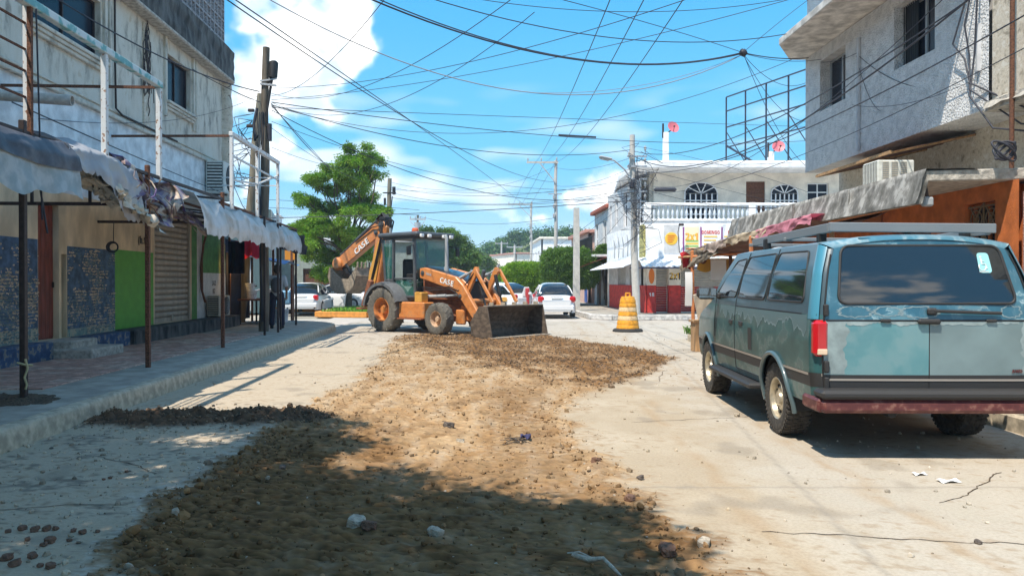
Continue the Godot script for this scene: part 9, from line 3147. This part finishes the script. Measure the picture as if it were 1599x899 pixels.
# ---------- cars ----------
func car(label: String, at: Vector3, yaw: float, paint: Material, band: Material) -> Node3D:   # a saloon that drives towards -z
	var o := thing("car", label, "car", at, yaw)
	var ends := func(v: float, k: float) -> float: return pow(clampf(1.0 - pow(absf(v * 2.0 - 1.0), k), 0.0, 1.0), 0.42)
	var top := func(v: float) -> float: return lerpf(0.98, 0.80, smoothstep(0.55, 1.0, v))
	var b := MB.new()
	b.sheet(28, 40, func(u, v):
		var a = PI * u
		var w: float = 0.85 * (0.72 + 0.28 * ends.call(v, 5.0))
		var h: float = top.call(v) * (0.55 + 0.45 * ends.call(v, 9.0))
		var c := cos(a)
		var s := sin(a)
		return V3(signf(c) * pow(absf(c), 0.32) * w * (1.0 - 0.04 * s), 0.22 + (h - 0.22) * pow(absf(s), 0.45), 2.15 - 4.3 * v))
	for v in [0.0, 1.0]:
		b.box(V3(0, 0.5, 2.13 - 4.26 * v), V3(1.2, 0.5, 0.06), 0.03)
	var body_ := part(o, "body", b, paint)
	var green := func(u: float, v: float, grow: float) -> Vector3:
		var a := PI * u
		var e := pow(clampf(1.0 - pow(absf(v * 2.0 - 1.0), 3.2), 0.0, 1.0), 0.55)
		var h := 0.90 + (0.57 + grow) * e
		var c := cos(a)
		var s := sin(a)
		var y := 0.90 + (h - 0.90) * pow(absf(s), 0.5)
		return V3(signf(c) * pow(absf(c), 0.35) * lerpf(0.76, 0.58, (y - 0.9) / 0.57) * (0.93 + 0.07 * e), y, 1.72 - 2.75 * v)
	b = MB.new()
	b.sheet(28, 36, func(u, v): return green.call(u, v, 0.0))
	part(o, "window", b, M.dark_glass)
	b = MB.new()
	b.sheet(20, 18, func(u, v): return green.call(0.19 + 0.62 * u, 0.22 + 0.48 * v, 0.006) + V3(0, 0.004, 0))
	part(o, "roof", b, paint)
	for s in [-1.0, 1.0]:
		for k in [[0.03, 0.24], [0.97, 0.68], [0.46, 0.46]]:
			b = MB.new()
			var p := PackedVector3Array()
			for e in 7:
				var u := e / 6.0
				p.append(green.call(0.06 + 0.16 * u if s > 0 else 0.94 - 0.16 * u, lerpf(k[0], k[1], u), 0.01))
			b.tube(p, 0.035, 6)
			part(o, "pillar", b, paint)
		b = MB.new()
		b.box(V3(s * 0.66, 0.78, 2.04), V3(0.26, 0.24, 0.18), 0.05)
		part(o, "tail_light", b, M.tail_lens)
		b = MB.new()
		b.box(V3(s * 0.62, 0.62, -2.04), V3(0.3, 0.14, 0.14), 0.05)
		part(o, "headlight", b, M.galv)
		b = MB.new()
		b.box(V3(s * 0.92, 0.98, -0.85), V3(0.16, 0.11, 0.09), 0.03)
		part(o, "wing_mirror", b, paint)
		if band:
			b = MB.new()
			b.box(V3(s * 0.86, 0.66, 0.0), V3(0.03, 0.2, 3.3), 0.01)
			part(o, "side_band", b, band)
		for z in [1.32, -1.3]:
			b = MB.new()
			b.x = Transform3D(Basis(Vector3.BACK, PI * 0.5), V3(s * 0.74, 0.31, z))
			b.lathe(P2([0.2, -0.11, 0.3, -0.1, 0.31, -0.06, 0.31, 0.06, 0.3, 0.1, 0.2, 0.11, 0.2, -0.11]), 24)
			var w := part(o, "wheel", b, M.rubber)
			b = MB.new()
			b.x = Transform3D(Basis(Vector3.BACK, PI * 0.5), V3(s * 0.74, 0.31, z))
			b.lathe(P2([0.2, -0.115, 0.17, -0.09, 0.05, -0.1, 0.0, -0.1]), 18)
			b.lathe(P2([0.2, 0.115, 0.17, 0.09, 0.05, 0.1, 0.0, 0.1]), 18)
			part(w, "rim", b, M.galv)
	b = MB.new()
	b.box(V3(0, 0.74, 2.125), V3(0.42, 0.17, 0.02), 0.005)
	part(o, "number_plate", b, M.frame_grey)
	b = MB.new()
	b.box(V3(0, 0.42, 2.10), V3(1.46, 0.24, 0.16), 0.05)
	part(o, "rear_bumper", b, paint)
	b = MB.new()
	b.box(V3(0, 0.29, 2.08), V3(1.3, 0.08, 0.14), 0.02)
	part(o, "underside", b, M.black)
	b = MB.new()
	b.box(V3(0, 0.885, 2.09), V3(0.5, 0.035, 0.05), 0.01)
	part(o, "chrome_strip", b, M.galv)
	return o

func cars() -> void:
	var wp := mk("car_white", Color(0.72, 0.73, 0.74), 0.3, {"coat": 1.0})
	car("white saloon seen from behind at the kerb under the left awning's end", V3(-9.85, 0, -37.5), 0.06, wp, null)
	car("white saloon seen from behind beside the bare concrete post", V3(1.78, 0, -34.0), 0.04, wp, null)
	car("white car parked crosswise, half hidden by the digger's rear bucket", V3(-9.6, 0, -42.8), 1.25, wp, null)
	car("white taxi with orange side band behind the digger's front bucket", V3(-0.75, 0, -39.0), 0.75, wp, M.digger_yellow)

# ---------- small things in the street ----------
func street_things() -> void:
	# drum
	var o := thing("traffic_drum", "orange traffic drum with faded pale bands on a black rubber base", "traffic drum", V3(3.5, 0.0, -23.2))
	var b := MB.new()
	b.lathe(P2([0.0, 0.0, 0.46, 0.0, 0.46, 0.05, 0.42, 0.09, 0.33, 0.10, 0.0, 0.1]), 12)
	part(o, "base", b, M.rubber)
	var dm := vary("drum_orange", Color(0.72, 0.32, 0.02), 0.22, 0.6, {"scale": 0.7})
	var dw := vary("drum_band", Color(0.70, 0.50, 0.27), 0.2, 0.7, {"scale": 0.4})
	var y := 0.09
	for k in 7:
		var r := 0.335 - k * 0.017
		b = MB.new()
		b.lathe(P2([r, y, r + 0.012, y + 0.02, r - 0.008, y + 0.115, r - 0.02, y + 0.13]), 28, true)
		part(o, "band" if k == 2 or k == 4 else "ring", b, dw if k == 2 or k == 4 else dm)
		y += 0.13
	b = MB.new()
	b.lathe(P2([0.21, y, 0.20, y + 0.05, 0.15, y + 0.065, 0.0, y + 0.07]), 24)
	b.box(V3(-0.06, y + 0.11, 0), V3(0.05, 0.12, 0.05), 0.01)
	b.box(V3(0.06, y + 0.11, 0), V3(0.05, 0.12, 0.05), 0.01)
	b.box(V3(0, y + 0.16, 0), V3(0.17, 0.04, 0.05), 0.01)
	part(o, "handle", b, dm)
	# red and white barrier between the taxi and the saloon
	o = thing("barrier_post", "red and white barrier post between the taxi and the white saloon", "barrier", V3(0.75, 0, -37.5))
	part(o, "post", MB.new().box(V3(0, 0.6, 0), V3(0.2, 1.2, 0.2), 0.03), mk("barrier_red", Color(0.42, 0.03, 0.03), 0.6))
	b = MB.new()
	b.extr(P2([-0.7, 0, 0.7, 0, 0.35, 0.75, 0.18, 1.25, -0.05, 1.25, -0.2, 0.75]), 0.16, 0.02)
	part(o, "pale_board", b, M.store_grey, Transform3D(Basis(), V3(-0.1, 0, -0.2)))
	# stones one can tell apart
	var g := rnd(17)
	var stones := []
	for k in [["white lump of stone in the middle of the dug strip", 718, 690, 0.075, "stone_pale"], ["dark lump of rubble just above the white stone", 700, 667, 0.085, "stone_dark"], ["pale broken block half buried in the shaded earth", 556, 822, 0.09, "stone_pale"], ["brown stone leaning on the pale broken block", 575, 826, 0.07, "stone_red"], ["flat grey stone in the shaded earth right of the pale block", 680, 832, 0.07, "stone_pale"], ["round dark stone on the sunlit slab right of the earth", 1001, 750, 0.04, "stone_dark"], ["brown clod at the edge of the tree's shadow on the right", 1044, 868, 0.075, "stone_red"], ["small dark cube of rubble at the edge of the shaded pile", 440, 730, 0.045, "stone_dark"], ["pale stone lying on the slab before the van's rear wheel", 1152, 650, 0.05, "stone_pale"], ["clod of earth at the right edge of the dug strip, biggest of its row", 932, 722, 0.07, "stone_red"], ["flat slab of stone at the bottom right edge of the earth", 1100, 855, 0.06, "stone_pale"], ["dark pebble far right on the pale slab", 1530, 850, 0.03, "stone_dark"], ["brown clod beside the strip's edge above the shadow", 985, 782, 0.06, "stone_red"], ["small pale stone on the left slab beside the shaded clods", 187, 740, 0.03, "stone_pale"]]:
		stones.append(k + [""])
	for k in [[10, 832, 0.035], [32, 828, 0.05], [52, 830, 0.055], [70, 829, 0.05], [84, 828, 0.04], [112, 831, 0.035], [127, 834, 0.045], [40, 845, 0.035], [75, 848, 0.06], [66, 853, 0.04], [48, 872, 0.05], [8, 875, 0.06], [20, 884, 0.06], [76, 888, 0.05], [60, 886, 0.035], [150, 832, 0.03], [106, 846, 0.03], [196, 738, 0.03], [170, 748, 0.03], [160, 750, 0.025]]:
		stones.append(["reddish brown clod among those strewn on the shaded slab at lower left", k[0], k[1], k[2] * 0.75, "stone_red", "red clods at the lower left"])
	for k in stones:
		var d: float = 1800.0 / (k[2] - 440.0)
		var x: float = (k[1] - 799.5) * d / 1200.0
		b = MB.new()
		var sd := g.randi() % 1000
		var fn := FastNoiseLite.new()
		fn.seed = sd
		fn.frequency = 1.1
		b.sheet(14, 9, func(u, v):
			var q := V3(sin(PI * v) * cos(TAU * u), cos(PI * v), sin(PI * v) * sin(TAU * u))
			var r := 1.0 + 0.55 * fn.get_noise_3dv(q * 1.1)
			var w := q * r
			# broken faces
			w = w.clamp(V3(-0.85, -0.75, -0.8), V3(0.8, 0.7, 0.85))
			return w * V3(1.0, 0.72, 0.85) * k[3], false)
		var st := solo("stone", k[0], "stone", b, M[k[4]], V3(x, height_at(x, d) + k[3] * 0.35, -d), 0.0, k[5])
		st.scale = Vector3.ONE * 0.78
		st.rotation = V3(g.randf_range(-0.3, 0.3), g.randf() * TAU, g.randf_range(-0.3, 0.3))
	# litter
	for k in [["small crumpled white paper on the slab behind the van", 1438, 742, 0.11, 0.06], ["larger flat white paper on the slab behind the van", 1484, 753, 0.17, 0.085]]:
		var d: float = 1800.0 / (k[2] - 440.0)
		var x: float = (k[1] - 799.5) * d / 1200.0
		b = MB.new().sheet(8, 6, func(u, v): return V3((u - 0.5) * k[3], 0.012 + 0.008 * sin(u * 7 + v * 5), (v - 0.5) * k[4]))
		solo("paper_scrap", k[0], "paper", b, M.white_paint, V3(x, 0.0, -d), 0.2)
	b = MB.new()
	b.tube(P3([V3(-0.1, 0.06, 0.0), V3(-0.02, 0.05, 0.05), V3(0.06, 0.045, 0.02), V3(0.1, 0.03, 0.12), V3(0.13, 0.02, 0.2)]), [0.012, 0.014, 0.012, 0.011, 0.006], 6)
	b.tube(P3([V3(0.0, 0.05, 0.04), V3(-0.06, 0.05, -0.06), V3(-0.12, 0.035, -0.09)]), [0.009, 0.007, 0.004], 5)
	solo("root", "crooked pale root lying in the shaded earth at the bottom", "root", b, M.stone_pale, V3(0.42, height_at(0.42, 4.05), -4.05))
	b = MB.new()
	b.sheet(10, 8, func(u, v): return V3((u - 0.5) * 0.10, 0.03 + 0.02 * sin(u * 8 + v * 6), (v - 0.5) * 0.08 + 0.012 * sin(u * 9)))
	solo("rag", "small dark blue rag in the earth right of the white stone", "rag", b, mk("rag_blue", Color(0.05, 0.05, 0.12), 0.9, {"two": true}), V3(0.13, height_at(0.13, 7.3), -7.3))
	b = MB.new()
	var dry := MB.new()
	for k in 16:
		dry.tube(P3([V3(0, 0.03, 0), V3(g.randf_range(-0.1, 0.1), g.randf_range(0.02, 0.05), g.randf_range(-0.08, 0.08)), V3(g.randf_range(-0.17, 0.17), g.randf_range(0.0, 0.03), g.randf_range(-0.14, 0.14))]), 0.003, 4)
	solo("twigs", "dry twigs on the earth beside the blue rag", "twigs", dry, M.stone_dark, V3(0.05, height_at(0.05, 7.2), -7.2))
